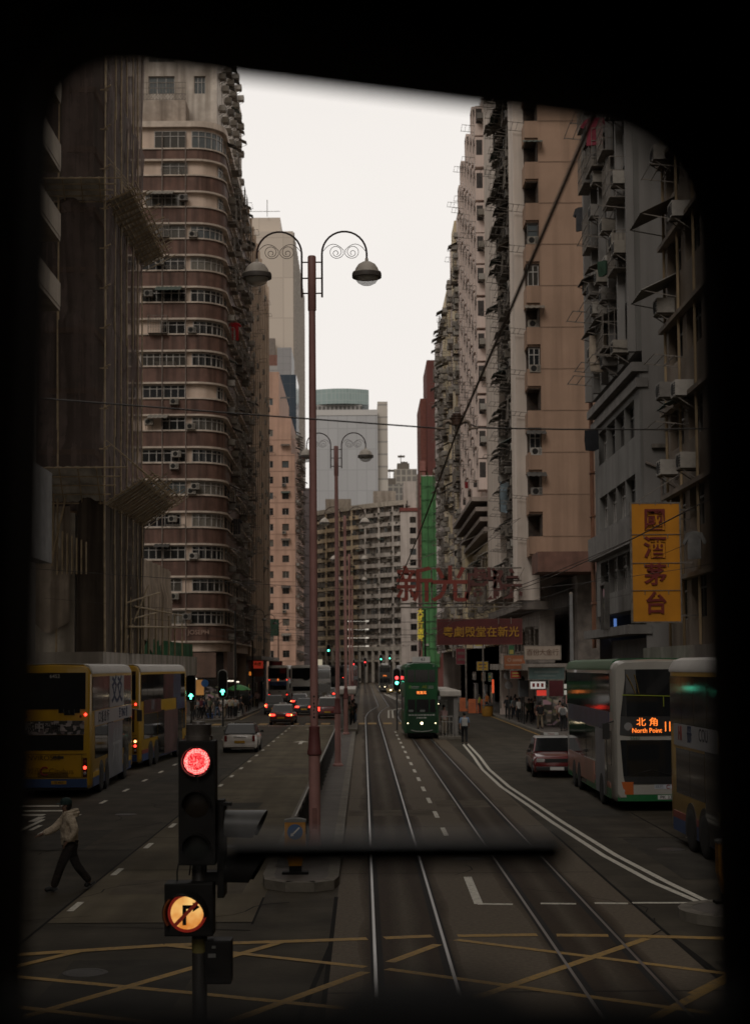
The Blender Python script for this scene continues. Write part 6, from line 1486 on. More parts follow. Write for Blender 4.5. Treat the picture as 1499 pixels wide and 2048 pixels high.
# ------------------------------------------------------------------ cars
def car(loc, rz, label, paint, roof_m, kind='sedan', tail=M_TAILD, head=M_LAMPD, plate=True, name='car', cat='car', turn=None, sign=False):
    """local front at -y"""
    T = thing(name, label, cat, loc, rz, 'cars on the street')
    sd = kind in ('sedan',); L = {'sedan': 4.6, 'hatch': 3.75, 'van': 4.5}[kind]; w = {'sedan': .85, 'hatch': .85, 'van': .87}[kind]; h = L / 2
    belt = {'sedan': .92, 'hatch': .93, 'van': 1.0}[kind]; top = {'sedan': 1.47, 'hatch': 1.42, 'van': 1.72}[kind]
    hood = {'sedan': .86, 'hatch': .90, 'van': 1.0}[kind]; trunk = {'sedan': .95, 'hatch': .92, 'van': 1.0}[kind]
    def ring(y, hw, zb, zt, r=.10):
        return [(hw - .06, y, zb), (hw, y, zb + .10), (hw + .015, y, (zb + zt) * .55), (hw - .02, y, zt - r), (hw - .09, y, zt - .02), (hw * .5, y, zt + .012), (-hw * .5, y, zt + .012), (-hw + .09, y, zt - .02), (-hw + .02, y, zt - r), (-hw - .015, y, (zb + zt) * .55), (-hw, y, zb + .10), (-hw + .06, y, zb)]
    mb = MB(); mb.loft([ring(-h, w * .86, .30, hood - .20), ring(-h + .06, w * .93, .25, hood - .10), ring(-h + .25, w, .2, hood - .03), ring(-h * .42, w, .2, belt), ring(0, w, .2, belt), ring(h * .55, w, .2, belt if not sd else max(belt, trunk - .01)), ring(h - .3, w, .2, trunk), ring(h - .07, w * .95, .25, trunk - .03), ring(h, w * .9, .32, trunk - .12)])
    mb.build('body', paint, T, smooth=40)
    y0, y1, y2, y3 = {'sedan': (-1.05, -.35, .85, 1.45), 'hatch': (-.95, -.35, 1.25, 1.78), 'van': (-1.45, -.75, 1.9, 2.2)}[kind]
    wb, wt = w - .05, w - .19
    P = [(-wb, y0, belt - .01), (wb, y0, belt - .01), (wb, y3, belt - .01), (-wb, y3, belt - .01), (-wt, y1, top - .04), (wt, y1, top - .04), (wt, y2, top - .04), (-wt, y2, top - .04)]
    mb = MB(); mb.hexa(P); mb.build('cabin', paint if kind != 'hatch' else M_BLK, T, bevel=.05)
    mb = MB(); mb.hexa([(-wt - .02, y1 - .03, top - .055), (wt + .02, y1 - .03, top - .055), (wt + .02, y2 + .03, top - .055), (-wt - .02, y2 + .03, top - .055), (-wt + .06, y1 + .08, top + .005), (wt - .06, y1 + .08, top + .005), (wt - .06, y2 - .08, top + .005), (-wt + .06, y2 - .08, top + .005)]); mb.build('roof', roof_m, T, bevel=.03)
    def pane(nm, a, b, c, d, ins=.07):
        q = [Vector(v) for v in (a, b, c, d)]; cen = sum(q, Vector()) / 4; n = (q[1] - q[0]).cross(q[3] - q[0]).normalized()
        if n.dot(cen - Vector((0, .3, .8))) < 0: n = -n
        q = [p + (cen - p).normalized() * ins + n * .012 for p in q]; b_ = MB(); b_.hexa(q + [p + n * .006 for p in q]); b_.build(nm, M_VGLASS, T)
    pane('windscreen', P[0], P[1], P[5], P[4]); pane('rear_window', P[3], P[2], P[6], P[7])
    for s, (i, j, k, l) in ((1, (1, 2, 6, 5)), (-1, (0, 3, 7, 4))):
        A, Bq, Cq, D = (Vector(P[x]) for x in (i, j, k, l)); m1, m2 = A.lerp(Bq, .5), D.lerp(Cq, .48)
        pane('side_window', A, m1, m2, D); pane('side_window', m1, Bq, Cq, m2)
        for y in (-h + .78, h - .85):
            a = MB(); pl = [(.37 * math.cos(R(t)), .30 + .37 * math.sin(R(t))) for t in range(-10, 191, 20)]; a.prism(pl, lambda u, z: (s * (w - .02), y + u, z), lambda u, z: (s * (w + .019), y + u, z)); a.build('wheel_arch', M_BLK, T); wheel(T, s * (w - .07), y, .31, .2, s)
        mb = MB(); mb.box(min(s * (w + .02), s * (w + .17)), max(s * (w + .02), s * (w + .17)), y0 + .1, y0 + .2, belt - .02, belt + .1); mb.box(min(s * (w - .05), s * (w + .05)), max(s * (w - .05), s * (w + .05)), y0 + .13, y0 + .17, belt, belt + .03); mb.build('mirror', M_BLK, T, bevel=.015)
        z = trunk - .20
        if kind == 'sedan': b = (min(s * .42, s * .76), max(s * .42, s * .76), z - .07, z + .06)
        else: b = (min(s * .62, s * .76), max(s * .62, s * .76), z - .16, z + .14)
        mb = MB(); mb.box(b[0], b[1], h - .06, h + .015, b[2], b[3]); mb.build('tail_light', tail, T, bevel=.02)
        if turn: mb = MB(); mb.box(min(s * .76, s * .82), max(s * .76, s * .82), h - .1, h + .01, z - .06, z + .05); mb.build('turn_light', turn, T)
        mb = MB(); mb.box(min(s * .48, s * .76), max(s * .48, s * .76), -h - .015, -h + .08, hood - .26, hood - .13); mb.build('headlight', head, T, bevel=.02)
    mb = MB(); mb.box(-.46, .46, -h - .018, -h + .05, hood - .27, hood - .14); mb.build('grille', M_BLK, T)
    for sy in (-1, 1):
        mb = MB(); mb.box(-w * .93, w * .93, min(sy * (h - .04), sy * (h + .05)), max(sy * (h - .04), sy * (h + .05)), .28, .44); mb.build('bumper', M_BLK if kind != 'hatch' else paint, T, bevel=.03)
        mb = MB(); zc = .54 if sy > 0 else .36; mb.box(-.26, .26, min(sy * (h + .0), sy * (h + .058)), max(sy * (h + .0), sy * (h + .058)), zc - .06, zc + .06); mb.build('number_plate', M_PLATE_Y if sy > 0 else M_PLATE_W, T)
    mb = MB(); mb.box(-.3, .3, h - .05, h + .02, trunk - .14, trunk - .11); mb.build('trim', M_CHR, T)
    if sign:
        mb = MB(); mb.box(-.28, .28, .1, .3, top + .006, top + .13); mb.build('roof_sign', pm('taxi_sign', (0.5, 0.5, 0.48)), T, bevel=.02); text('TAXI', .12, M_REDS, T, (0, .095, top + .07), 0, depth=.003); text('TAXI', .12, M_REDS, T, (0, .305, top + .07), math.pi, depth=.003)
    return T
M_TAXI = shiny('taxi_red', (0.12, 0.012, 0.014), rough=.25, coat=.5); M_SILV = shiny('roof_silver', (0.40, 0.40, 0.39), rough=.3, metal=.3); M_MINI = shiny('car_white', (0.64, 0.61, 0.58), rough=.25, coat=.5); M_CBLK = shiny('car_black', (0.012, 0.012, 0.013), rough=.2, coat=.5); M_STRIPE = shiny('roof_stripe', (0.03, 0.03, 0.032), rough=.15, coat=.5)
car((-6.15, 79.6, 0), math.pi, 'small white hatchback with a black roof, nearest car in the left lanes', M_MINI, M_STRIPE, 'hatch')
TX = dict(name='taxi', cat='taxi', sign=True)
car((-5.95, 116.4, 0), math.pi + R(-2), 'red taxi with silver roof and brake lights on, stopped on the yellow crossing', M_TAXI, M_SILV, 'sedan', E_TAIL, turn=E_TURN, **TX)
car((-2.95, 130, 0), math.pi, 'red van like taxi with a bright silver roof, just right of the nearest lamp post', M_TAXI, M_SILV, 'van', E_TAIL, **TX)
car((7.32, 61.2, 0), R(-2), 'dark red taxi with silver roof coming towards us, ahead of the white fronted bus', M_TAXI, M_SILV, 'sedan', **TX)
car((-5.2, 139, 0), math.pi, 'black car with red brake lights beyond the taxi on the crossing', M_CBLK, M_CBLK, 'sedan', E_TAIL)
car((-8.1, 142, 0), math.pi + R(3), 'dark people carrier at the kerb, left of the black car', pm('car_dark', (0.03, 0.032, 0.03), rough=.3), M_CBLK, 'van', E_TAIL, turn=E_TURN)
car((-6.6, 162, 0), math.pi, 'dark taxi behind the two black cars with an amber light', M_TAXI, M_SILV, 'sedan', E_TAIL, turn=E_TURN, **TX)
car((-2.9, 156, 0), math.pi, 'dark car half hidden by the median shelter', M_CBLK, M_CBLK, 'hatch', E_TAIL)
for (x, y, p, r, k, lab) in ((-8.3, 205, M_CBLK, M_CBLK, 'sedan', 'small dark car far off ahead of the white double decker'), (-7.2, 232, M_MINI, M_MINI, 'van', 'far white van among the tail lights'), (-4.4, 205, M_TAXI, M_SILV, 'sedan', 'far red taxi beyond the white and orange bus'), (-9.8, 222, M_CBLK, M_CBLK, 'van', 'far dark van at the left kerb'), (-5.4, 262, M_CBLK, M_CBLK, 'sedan', 'farthest dark car with tail lights on')):
    car((x, y, 0), math.pi, lab, p, r, k, E_TAIL, turn=E_TURN if k == 'van' else None)
for (x, y, lab) in ((7.6, 150, 'dark car far off in the oncoming lane right of the tram stop'), (6.6, 205, 'far oncoming car with pale headlights')):
    car((x, y, 0), 0, lab, M_CBLK, M_CBLK, 'sedan', M_TAILD, E_HEAD)
car((4.5, 236, 0), R(5), 'yellow car with a headlight on, beyond the green tram and to its left', shiny('car_yellow', (0.3, 0.2, 0.02), rough=.3), M_CBLK, 'sedan', M_TAILD, E_HEAD)

# ------------------------------------------------------------------ oncoming trams
def tram(loc, rz, label, body_m, low_m, detail=True):
    T = thing('oncoming_tram', label, 'tram', loc, rz, 'oncoming trams')
    L = 8.6; hw = .98
    def ring(y, k, zt):
        return [(hw * k, y, .35), (hw * k, y, 2.2), (hw * k, y, zt - .22), (hw * k - .14, y, zt - .06), (hw * .5 * k, y, zt), (-hw * .5 * k, y, zt), (-hw * k + .14, y, zt - .06), (-hw * k, y, zt - .22), (-hw * k, y, 2.2), (-hw * k, y, .35)]
    mb = MB(); mb.loft([ring(0, .90, 4.38), ring(.18, 1.0, 4.42), ring(L - .2, 1.0, 4.42), ring(L, .9, 4.38)]); mb.build('body', body_m, T, smooth=30)
    mb = MB(); mb.loft([[(x * .985, y, z) for x, y, z in r] for r in ([(hw * .905, -.012, .36), (hw * .905, -.012, 1.7), (-hw * .905, -.012, 1.7), (-hw * .905, -.012, .36)], [(hw * 1.02, .19, .36), (hw * 1.02, .19, 1.7), (-hw * 1.02, .19, 1.7), (-hw * 1.02, .19, .36)])]); mb.build('lower_front', low_m, T)
    def fp(nm, x0, x1, z0, z1, m, y=-.02, d=.03): b = MB(); b.box(x0, x1, y, y + d, z0, z1); return b.build(nm, m, T)
    for (x0, x1) in ((-.80, -.40), (-.36, .40), (.44, .80)): fp('upper_window', x0, x1, 3.30, 4.02, M_VGLASS)
    for (x0, x1) in ((-.80, -.36), (-.30, .42), (.48, .80)): fp('lower_window', x0, x1, 1.55, 2.30, M_VGLASS, -.03)
    fp('display', -.32, .32, 2.55, 2.80, M_BLK)
    text('筲箕灣' if detail else '跑馬地', .19, em('led_orange2', (1, .25, .05), 1.5), T, (0, -.028, 2.675), 0, depth=.003, offset=.003)
    mb = MB(); mb.box(-.52, .52, .06, .16, 4.45, 4.78); mb.build('route_box', pm('route_white', (0.62, 0.62, 0.60)), T); text('43' if detail else '5', .27, M_LET, T, (0.1, .055, 4.61), 0, depth=.003)
    text('43' if detail else '5', .13, pm('route_small', (0.4, 0.4, 0.38)), T, (-.72, -.012, 4.22), 0, depth=.003); text('43' if detail else '5', .13, pm('route_small', (0.4, 0.4, 0.38)), T, (.72, -.012, 4.22), 0, depth=.003)
    for x, r in ((0, .075), (-.8, .03), (.8, .03)): mb = MB(); mb.lathe([(0, .05), (r * .7, .04), (r, 0), (r, -.05)], (x, -.015, .92), 16, 0, 'Y'); mb.build('headlight', E_HEAD, T)
    mb = MB(); mb.tube([(-.62, -.03, .52), (-.4, -.09, .46), (0, -.11, .44), (.4, -.09, .46), (.62, -.03, .52)], .025, 6); mb.build('fender', pm('fender_pale', (0.28, 0.28, 0.27)), T)
    for s in (-1, 1):
        for k in range(6):
            for (z0, z1, nm) in ((3.3, 4.02, 'side_upper_window'), (1.6, 2.45, 'side_lower_window')): b = MB(); b.box(min(s * hw, s * (hw + .008)), max(s * hw, s * (hw + .008)), .45 + 1.32 * k, 1.65 + 1.32 * k, z0, z1); b.build(nm, M_VGLASS, T)
    mb = MB(); mb.box(-.8, .8, 1.5, L - 1.5, .08, .36); mb.build('truck', M_BLK, T)
    mb = MB(); mb.box(-.6, .6, .4, L - .4, 4.421, 4.48); mb.tube([(0, L * .55, 4.5), (.05, L * .25, 5.2), (0, -.5 + L * .0 + 3.0, 5.88)], .03, 6); mb.build('trolley_pole', M_BLK, T)
    if detail:
        for (x, z, w_, h_, m) in ((-.38, 3.04, .5, .05, 'ad_pale_line'), (-.38, 2.96, .4, .04, 'ad_pale_line'), (.55, 3.06, .3, .05, 'ad_pale_line'), (.55, 2.96, .32, .05, 'ad_pale_line')): fp('advert_line', x - w_ / 2, x + w_ / 2, z - h_ / 2, z + h_ / 2, pm(m, (0.22, 0.25, 0.22)), -.008, .012)
        text('AE', .24, pm('ad_gold', (0.22, 0.24, 0.03)), T, (.18, -.008, 3.02), 0, depth=.004, offset=.006); mb = MB(); mb.box(-.72, -.6, -.01, .0, 2.94, 3.12); mb.build('advert_mark', pm('ad_lime', (0.1, 0.25, 0.06)), T)
        for z, w_ in ((1.40, 1.5), (1.24, .6)):
            x = -w_ / 2
            while x < w_ / 2:
                l = rng.uniform(.06, .17); fp('advert_word', x, min(x + l, w_ / 2), z - .04, z + .03, pm('ad_words', (0.36, 0.38, 0.36)), -.018, .008); x += l + .035
        for x in (-.62, .05): fp('notice', x - .14, x + .14, 1.58, 1.70, pm('notice_dim', (0.14, 0.16, 0.15)), -.036, .01)
        M = MB(); M.lathe([(0, .12), (.1, .1), (.14, 0), (.13, -.25)], (-.55, .6, 1.9), 12); M.build('driver_silhouette', pm('driver_blue', (0.03, 0.06, 0.09)), T)
    return T
tram((3.37, 91.0, 0), 0, 'green double deck tram with route sign 43 coming towards us on the next track', M_TGREEN, pm('tram_dark_green', (0.010, 0.045, 0.02), rough=.35))
tram((3.5, 254, 0), 0, 'far dark tram with one warm headlight, left of and beyond the green tram', pm('tram_dim', (0.05, 0.05, 0.045), rough=.4), pm('tram_dim', (0.05, 0.05, 0.045)), False)

# ================================================================== SIGNS
def board(name, label, loc, w, h, m, d=.12, frame=None, cat='sign', group=None, rz=0):
    T = thing(name, label, cat, loc, rz, group)
    mb = MB(); mb.box(-w / 2, w / 2, -d / 2, d / 2, -h / 2, h / 2); mb.build('panel', m, T)
    if frame:
        mb = MB(); t = .05
        mb.box(-w / 2 - t, w / 2 + t, -d / 2 - .01, d / 2 + .01, h / 2, h / 2 + t); mb.box(-w / 2 - t, w / 2 + t, -d / 2 - .01, d / 2 + .01, -h / 2 - t, -h / 2); mb.box(-w / 2 - t, -w / 2, -d / 2 - .01, d / 2 + .01, -h / 2, h / 2); mb.box(w / 2, w / 2 + t, -d / 2 - .01, d / 2 + .01, -h / 2, h / 2); mb.build('frame', frame, T)
    return T
M_SIGNY = pm('sign_yellow', (0.52, 0.205, 0.004), rough=.55, var=.1, scale=1.5, streak=.25); M_CHAR = pm('sign_char_red', (0.15, 0.018, 0.012), rough=.5, var=.2)
Y = 50.0
T = board('shop_sign', 'tall yellow hanging sign with four dark red Chinese characters', (9.40, Y, 7.5), 1.52, 3.78, M_SIGNY, .16, M_STEEL)
for c, z in zip('國酒茅台', (1.34, .44, -.43, -1.35)): text(c, .74, M_CHAR, T, (-.03, -.10, z), 0, depth=.03, offset=.014, name='character')
mb = MB()
for z in (.90, -.02, -.90): mb.tube([(-.8, -.1, z), (.8, -.1, z)], .012, 5); mb.tube([(-.38, -.1, z), (-.38, -.1, z - .12)], .014, 5); mb.tube([(.38, -.1, z), (.38, -.1, z - .12)], .014, 5)
for x in (-.5, 0, .5): mb.tube([(x, -.09, 1.85), (x, -.09, 2.0)], .015, 5)
mb.build('lamp_bar', M_STEEL, T)
mb = MB()
for z in (1.7, 0, -1.7): mb.bar((.75, 0, z), (1.5, .1, z), .06, .06)
mb.tube([(-.7, 0, 1.9), (1.4, .2, 3.2)], .015, 5); mb.build('bracket', M_STEEL, T)
# big neon lettering on its steel frame
M_NEON = pm('neon_red_paint', (0.19, 0.036, 0.024), rough=.55, var=.15); M_NEOND = pm('neon_dark_red', (0.09, 0.03, 0.025), rough=.6, var=.2)
T = thing('neon_sign', 'big dark red neon characters on a steel frame projecting over the tracks', 'sign', (7, 104, 9.6))
for c, x, m, sz in (('新', -3.55, M_NEON, 2.55), ('光', -1.17, M_NEON, 2.55), ('戲', .95, M_NEOND, 2.3), ('院', 2.6, M_NEOND, 2.1)): text(c, sz, m, T, (x, -.15, -.1), 0, depth=.10, offset=.035, name='character')
mb = MB()
for z in (1.15, .3, -1.2, -1.45): mb.tube([(-4.8, .12, z), (3.6, .12, z)], .05, 6)
for x in (-4.6, -2.4, -.1, 1.2, 2.4): mb.tube([(x, .12, -1.45), (x, .12, 1.2)], .05, 6)
for k in range(6): mb.tube([(-4.6 + 1.4 * k, .12, -1.45), (-3.2 + 1.4 * k, .12, 1.15)], .018, 5)
mb.tube([(-4.6, .12, 1.2), (3.6, .2, 4.5)], .02, 5); mb.tube([(-1, .12, 1.2), (3.6, .2, 4.5)], .02, 5); mb.build('frame', M_STEEL, T)
T = board('theatre_banner', 'dark red theatre banner with a row of gold Chinese characters', (7.46, 100, 6.4), 5.36, 1.56, pm('banner_red', (0.085, 0.014, 0.013), rough=.6, var=.12, streak=.2), .16, pm('banner_edge', (0.12, 0.04, 0.03)))
M_GOLD = pm('gold_letter', (0.36, 0.19, 0.02), rough=.5, var=.2)
for k, c in enumerate('粵劇殿堂在新光'): text(c, .70, M_GOLD, T, (-2.02 + .70 * k, -.10, -.05), 0, depth=.03, offset=.006, name='character')
mb = MB()
for x in (-2.5, -1.7, -.9, .2, 1.3): mb.tube([(x, 0, -.8), (x, 0, -4.9 if x > -1 else -1.6)], .05, 6)
mb.tube([(1.2, -.12, .9), (1.2, -.3, .5)], .02, 5); mb.tube([(2.0, -.12, .9), (2.0, -.3, .5)], .02, 5); mb.build('support', M_STEEL, T)
T = board('shop_sign', 'pale tan shop board with dim brown characters, right of the red banner', (11.0, 96, 5.0), 2.2, .82, pm('board_tan', (0.33, 0.27, 0.22), var=.12), .2, M_STEEL)
for k, c in enumerate('百份大金行'): text(c, .42, pm('char_brown', (0.13, 0.075, 0.05)), T, (-.8 + .4 * k, -.11, 0), 0, depth=.01, name='character')
def lines(T, w, zs, m):
    for z, f, hh in zs: mb = MB(); mb.box(-w * f / 2, w * f / 2, -.085, -.06, z - hh / 2, z + hh / 2); mb.build('printed_line', m, T)
T = board('shop_sign', 'orange brown shop board below the red banner, with one pale underline', (10.15, 105, 4.45), 1.4, .92, pm('board_orange', (0.28, 0.10, 0.045), var=.15), .14, M_STEEL); lines(T, 1.4, ((-.18, .86, .05),), pm('line_cream', (0.4, 0.32, 0.25))); text('O', .34, pm('line_cream', (0.4, 0.32, 0.25)), T, (-.36, -.08, .15), 0, depth=.01); mb = MB(); mb.box(-.15, .5, -.085, -.06, .05, .22); mb.build('printed_word', pm('line_cream2', (0.36, 0.2, 0.13)), T)
T = board('shop_sign', 'dull teal board over the right hand shops, below the tan board', (11.35, 97, 3.72), 2.2, .72, pm('board_teal', (0.10, 0.15, 0.145), var=.25), .14, M_STEEL); lines(T, 2.2, ((.1, .7, .14), (-.15, .5, .08)), pm('teal_light', (0.16, 0.2, 0.19)))
T = board('shop_sign', 'small white lit board with red marks under the teal board', (11.25, 101, 2.95), .95, .45, em('lit_white', (.9, .86, .8), .32), .12, M_STEEL)
for x in (-.28, 0, .28): mb = MB(); mb.box(x - .08, x + .08, -.075, -.062, -.12, .13); mb.build('mark', M_REDS, T)
board('shop_sign', 'small bright red lit board just under the white lit one', (11.5, 101.2, 2.45), .62, .36, em('lit_red', (.8, .06, .04), .55), .12, M_STEEL)
board('shop_sign', 'dark maroon square board left of the two pale ovals', (12.3, 100, 2.75), .9, 1.0, pm('board_maroon', (0.09, 0.015, 0.02)), .12, M_STEEL)
T = thing('shop_sign', 'two pale rounded lit plates one above the other by the bus stop pole', 'sign', (12.95, 100, 2.7))
for z in (.18, -.22): mb = MB(); mb.box(-.4, .4, -.05, .05, z - .14, z + .14); mb.build('plate', em('lit_pale', (.75, .72, .62), .3), T, bevel=.05, seg=3)
board('shop_sign', 'upright red neon strip beside the round road sign', (9.6, 116, 2.7), .14, 1.0, em('neon_strip', (.9, .12, .04), .6), .1)
M_SR = pm('hang_red', (0.30, 0.025, 0.015), rough=.5); 
T = board('hanging_sign', 'upper red hanging board with yellow characters on the left pavement', (-11.6, 172, 4.5), 1.22, .82, em('hang_red_lit', (.5, .04, .02), .3), .2, M_STEEL); text('金店', .42, pm('hang_yellow', (0.6, 0.34, 0.03)), T, (0, -.11, .05), 0, depth=.01, offset=.01); lines(T, 1.2, ((-.3, .8, .08),), pm('hang_white', (0.5, 0.45, 0.4)))
T = board('hanging_sign', 'lower orange red hanging board under the red one with yellow characters', (-11.6, 172, 3.62), 1.22, .8, pm('hang_orange', (0.33, 0.08, 0.03), rough=.5), .2, M_STEEL); lines(T, 1.2, ((.12, .75, .1), (-.15, .8, .12)), pm('hang_cream', (0.45, 0.3, 0.2)))
T = board('hanging_sign', 'maroon hanging board farther along the left pavement, over the white bus', (-10.4, 186, 4.5), 1.5, .8, pm('hang_maroon', (0.14, 0.02, 0.02)), .2, M_STEEL)
T = board('hanging_sign', 'salmon hanging board under the maroon one over the white bus', (-10.4, 186, 3.6), 1.4, .7, pm('hang_salmon', (0.36, 0.12, 0.07)), .2, M_STEEL); lines(T, 1.3, ((.05, .7, .12),), pm('hang_cream', (0.45, 0.3, 0.2)))
board('hanging_sign', 'small glowing orange sign over the left shops', (-12.35, 168, 3.55), .62, .4, em('lit_orange', (.9, .26, .03), .5), .2)
board('hanging_sign', 'pale lit box sign high beside the nearest lamp post', (-5.6, 200, 4.7), .75, .95, em('lit_cream', (.8, .7, .5), .45), .2)
board('hanging_sign', 'teal green sheet on the wall between tan and pink buildings', (-11.6, 205, 9.4), 1.2, 2.2, pm('sheet_teal', (0.07, 0.16, 0.12)), .1)
board('hanging_sign', 'small pale board on the green wrapped wall', (12.1, 299.1, 8.3), .9, .4, M_WHITE_DIMMED, .1)
board('advert_panel', 'tiny lit screen, yellow over blue, above the green topped bus', (11.3, 70, 5.9), .12, .8, em('lit_blue', (.15, .3, .75), .5), .1)
# lit shop interiors on both sides: glowing panels set back under the buildings
def shop(loc, w, h, m, label, rz=0):
    T = thing('lit_shop', label, 'shop', loc, rz)
    mb = MB(); mb.box(-w / 2, w / 2, .0, .05, 0, h); mb.build('lit_window', m, T)
    mb = MB()
    for x in (-w / 2 - .06, w / 2): mb.box(x, x + .06, -.12, .06, -.02, h + .1)
    mb.box(-w / 2, w / 2, -.12, .06, h, h + .1); mb.box(-.03, .03, -.05, 0, 0, h); mb.build('frame', FR_D, T)
def shop_em(name, col, k):
    m, t, b = nodes_of(name); N, L = t.nodes, t.links
    tc = N.new('ShaderNodeTexCoord'); mp = N.new('ShaderNodeMapping'); mp.inputs['Scale'].default_value = (1.6, 1, 2.6); vo = N.new('ShaderNodeTexVoronoi'); vo.distance = 'CHEBYCHEV'; vo.inputs['Scale'].default_value = 1.7
    L.new(tc.outputs['Object'], mp.inputs['Vector']); L.new(mp.outputs[0], vo.inputs['Vector'])
    bw = N.new('ShaderNodeSeparateColor'); L.new(vo.outputs['Color'], bw.inputs[0]); mr = N.new('ShaderNodeMapRange'); mr.inputs['From Min'].default_value = .35; mr.inputs['To Min'].default_value = .04 * k; mr.inputs['To Max'].default_value = k * 1.7
    L.new(bw.outputs[0], mr.inputs['Value']); L.new(mr.outputs[0], b.inputs['Emission Strength'])
    mm = N.new('ShaderNodeMix'); mm.data_type = 'RGBA'; mm.inputs[0].default_value = .3; mm.inputs[6].default_value = (*col, 1); L.new(vo.outputs['Color'], mm.inputs[7]); L.new(mm.outputs[2], b.inputs['Emission Color'])
    b.inputs['Base Color'].default_value = (.03, .025, .02, 1); return m
EM_SHOP = em('shop_glow_orange', (.9, .42, .12), .22); EM_SHOPW = shop_em('shop_glow_warm', (.8, .62, .42), .06); EM_TUBE = em('shop_tube', (1, .9, .72), 1.3)
shop((-14.3, 133.2, 1.9), 1.5, 1.3, EM_SHOP, 'orange lit shop window behind the green arrow signals')
shop((-12.7, 133.6, .3), 1.6, 2.3, EM_SHOPW, 'dim warm shop window at the rounded corner')
shop((-11.6, 146, .3), 2.2, 2.3, EM_SHOPW, 'dim warm shop entrance past the green umbrella', R(90))
shop((12.4, 103.0, .3), 1.3, 2.4, EM_SHOPW, 'warm shop doorway right of the waiting crowd')
shop((13.8, 103.0, .3), 1.0, 2.2, em('shop_glow_pink', (.7, .3, .25), .12), 'reddish shop doorway at the foot of the tan block')
shop((9.95, 64, 5.7), 1.2, 1.8, EM_SHOPW, 'upstairs shop window with peach curtains beside the yellow sign', R(-90))
for i, (x, y, z, w) in enumerate(((-11.6, 131.0, 3.35, .5), (-11.1, 131.0, 3.1, .5), (-14.2, 131, 3.3, .55), (-10.7, 133, 3.0, .3))):
    mb = MB(); mb.tube([(x - w / 2, y, z), (x + w / 2, y, z)], .05, 8); tag(mb.build('shop_light', EM_TUBE), ['bright shop tube light over the right hand green arrow signal', 'second tube light just right of it, slightly lower', 'tube light over the orange lit shop window', 'short tube light near the green umbrella'][i], 'lamp', 'tube lights under the corner building')
# road signs
def road_sign(loc, label, discs, h=3.2):
    T = thing('road_sign', label, 'road sign', loc)
    mb = MB(); mb.tube([(0, .05, 0), (0, .05, h)], .04, 8); mb.build('pole', M_SIGG, T)
    for z, r, m in discs: mb = MB(); mb.lathe([(0, .015), (r, .015), (r, -.015), (0, -.015)], (0, 0, z), 20, 0, 'Y'); mb.build('disc', m, T)
road_sign((-12.55, 124, .14), 'blue round road sign on a pole by the left corner', [(2.85, .3, MATS['sign_blue'])])
road_sign((10.95, 118, .14), 'pole with two grey round sign backs, right of the red neon strip', [(3.35, .36, pm('sign_back', (0.16, 0.155, 0.15))), (2.6, .3, pm('sign_back', (0.16, 0.155, 0.15)))], 3.7)
T = thing('signal_box', 'grey control box on a post in front of the right hand shops', 'cabinet', (11.15, 109, .14)); mb = MB(); mb.tube([(0, 0, 0), (0, 0, 2.0)], .06, 8); mb.build('pole', M_SIGG, T); mb = MB(); mb.box(-.32, .32, -.2, .2, 1.9, 3.05); mb.build('box', pm('box_grey', (0.10, 0.105, 0.11)), T, bevel=.03)
T = thing('phone_booth', 'dark framed glass booth on the right pavement behind the pedestrians', 'booth', (12.1, 104.5, .14)); mb = MB()
for x in (-.55, .5): mb.box(x, x + .06, -.3, .3, 0, 2.3)
mb.box(-.55, .56, -.3, .3, 2.3, 2.5); mb.build('frame', M_SIGG, T); mb = MB(); mb.box(-.48, .49, -.02, .02, .4, 2.2); mb.build('glass', pm('booth_glass', (0.10, 0.11, 0.115), rough=.15), T)
# street works on the right: orange barriers and a yellow bin
M_OR = pm('barrier_orange', (0.36, 0.085, 0.02), rough=.5, var=.2)
OB = None
for i, (x, y) in enumerate(((9.7, 140), (10.45, 139.2), (9.3, 146))):
    lab = ['left orange plastic barrier at the works on the right kerb', 'right orange plastic barrier next to the yellow bin', 'farther orange barrier behind the other two'][i]
    if OB is None:
        OB = thing('road_barrier', lab, 'barrier', (x, y, 0), 0, 'orange works barriers'); mb = MB(); mb.hexa([(-.36, -.25, 0), (.36, -.25, 0), (.36, .25, 0), (-.36, .25, 0), (-.34, -.06, 1.25), (.34, -.06, 1.25), (.34, .06, 1.25), (-.34, .06, 1.25)]); mb.build('shell', M_OR, OB, bevel=.03)
        for z in (.45, .8): mb = MB(); mb.box(-.25, .25, -.2 + .1 * z, -.15 + .1 * z, z - .08, z + .08); mb.build('recess', pm('barrier_dark', (0.16, 0.035, 0.012)), OB)
    else: dup(OB, (x, y, 0), 0, lab)
T = thing('bin', 'squat yellow bin by the street works', 'bin', (10.35, 131, 0)); mb = MB(); mb.lathe([(.4, 0), (.46, .1), (.48, .8), (.42, .86)], n=14); mb.build('tub', pm('bin_yellow', (0.3, 0.15, 0.02)), T, smooth=40); mb = MB(); mb.lathe([(.5, .86), (.5, .92), (0, .98)], n=14); mb.build('lid', M_BLK, T)
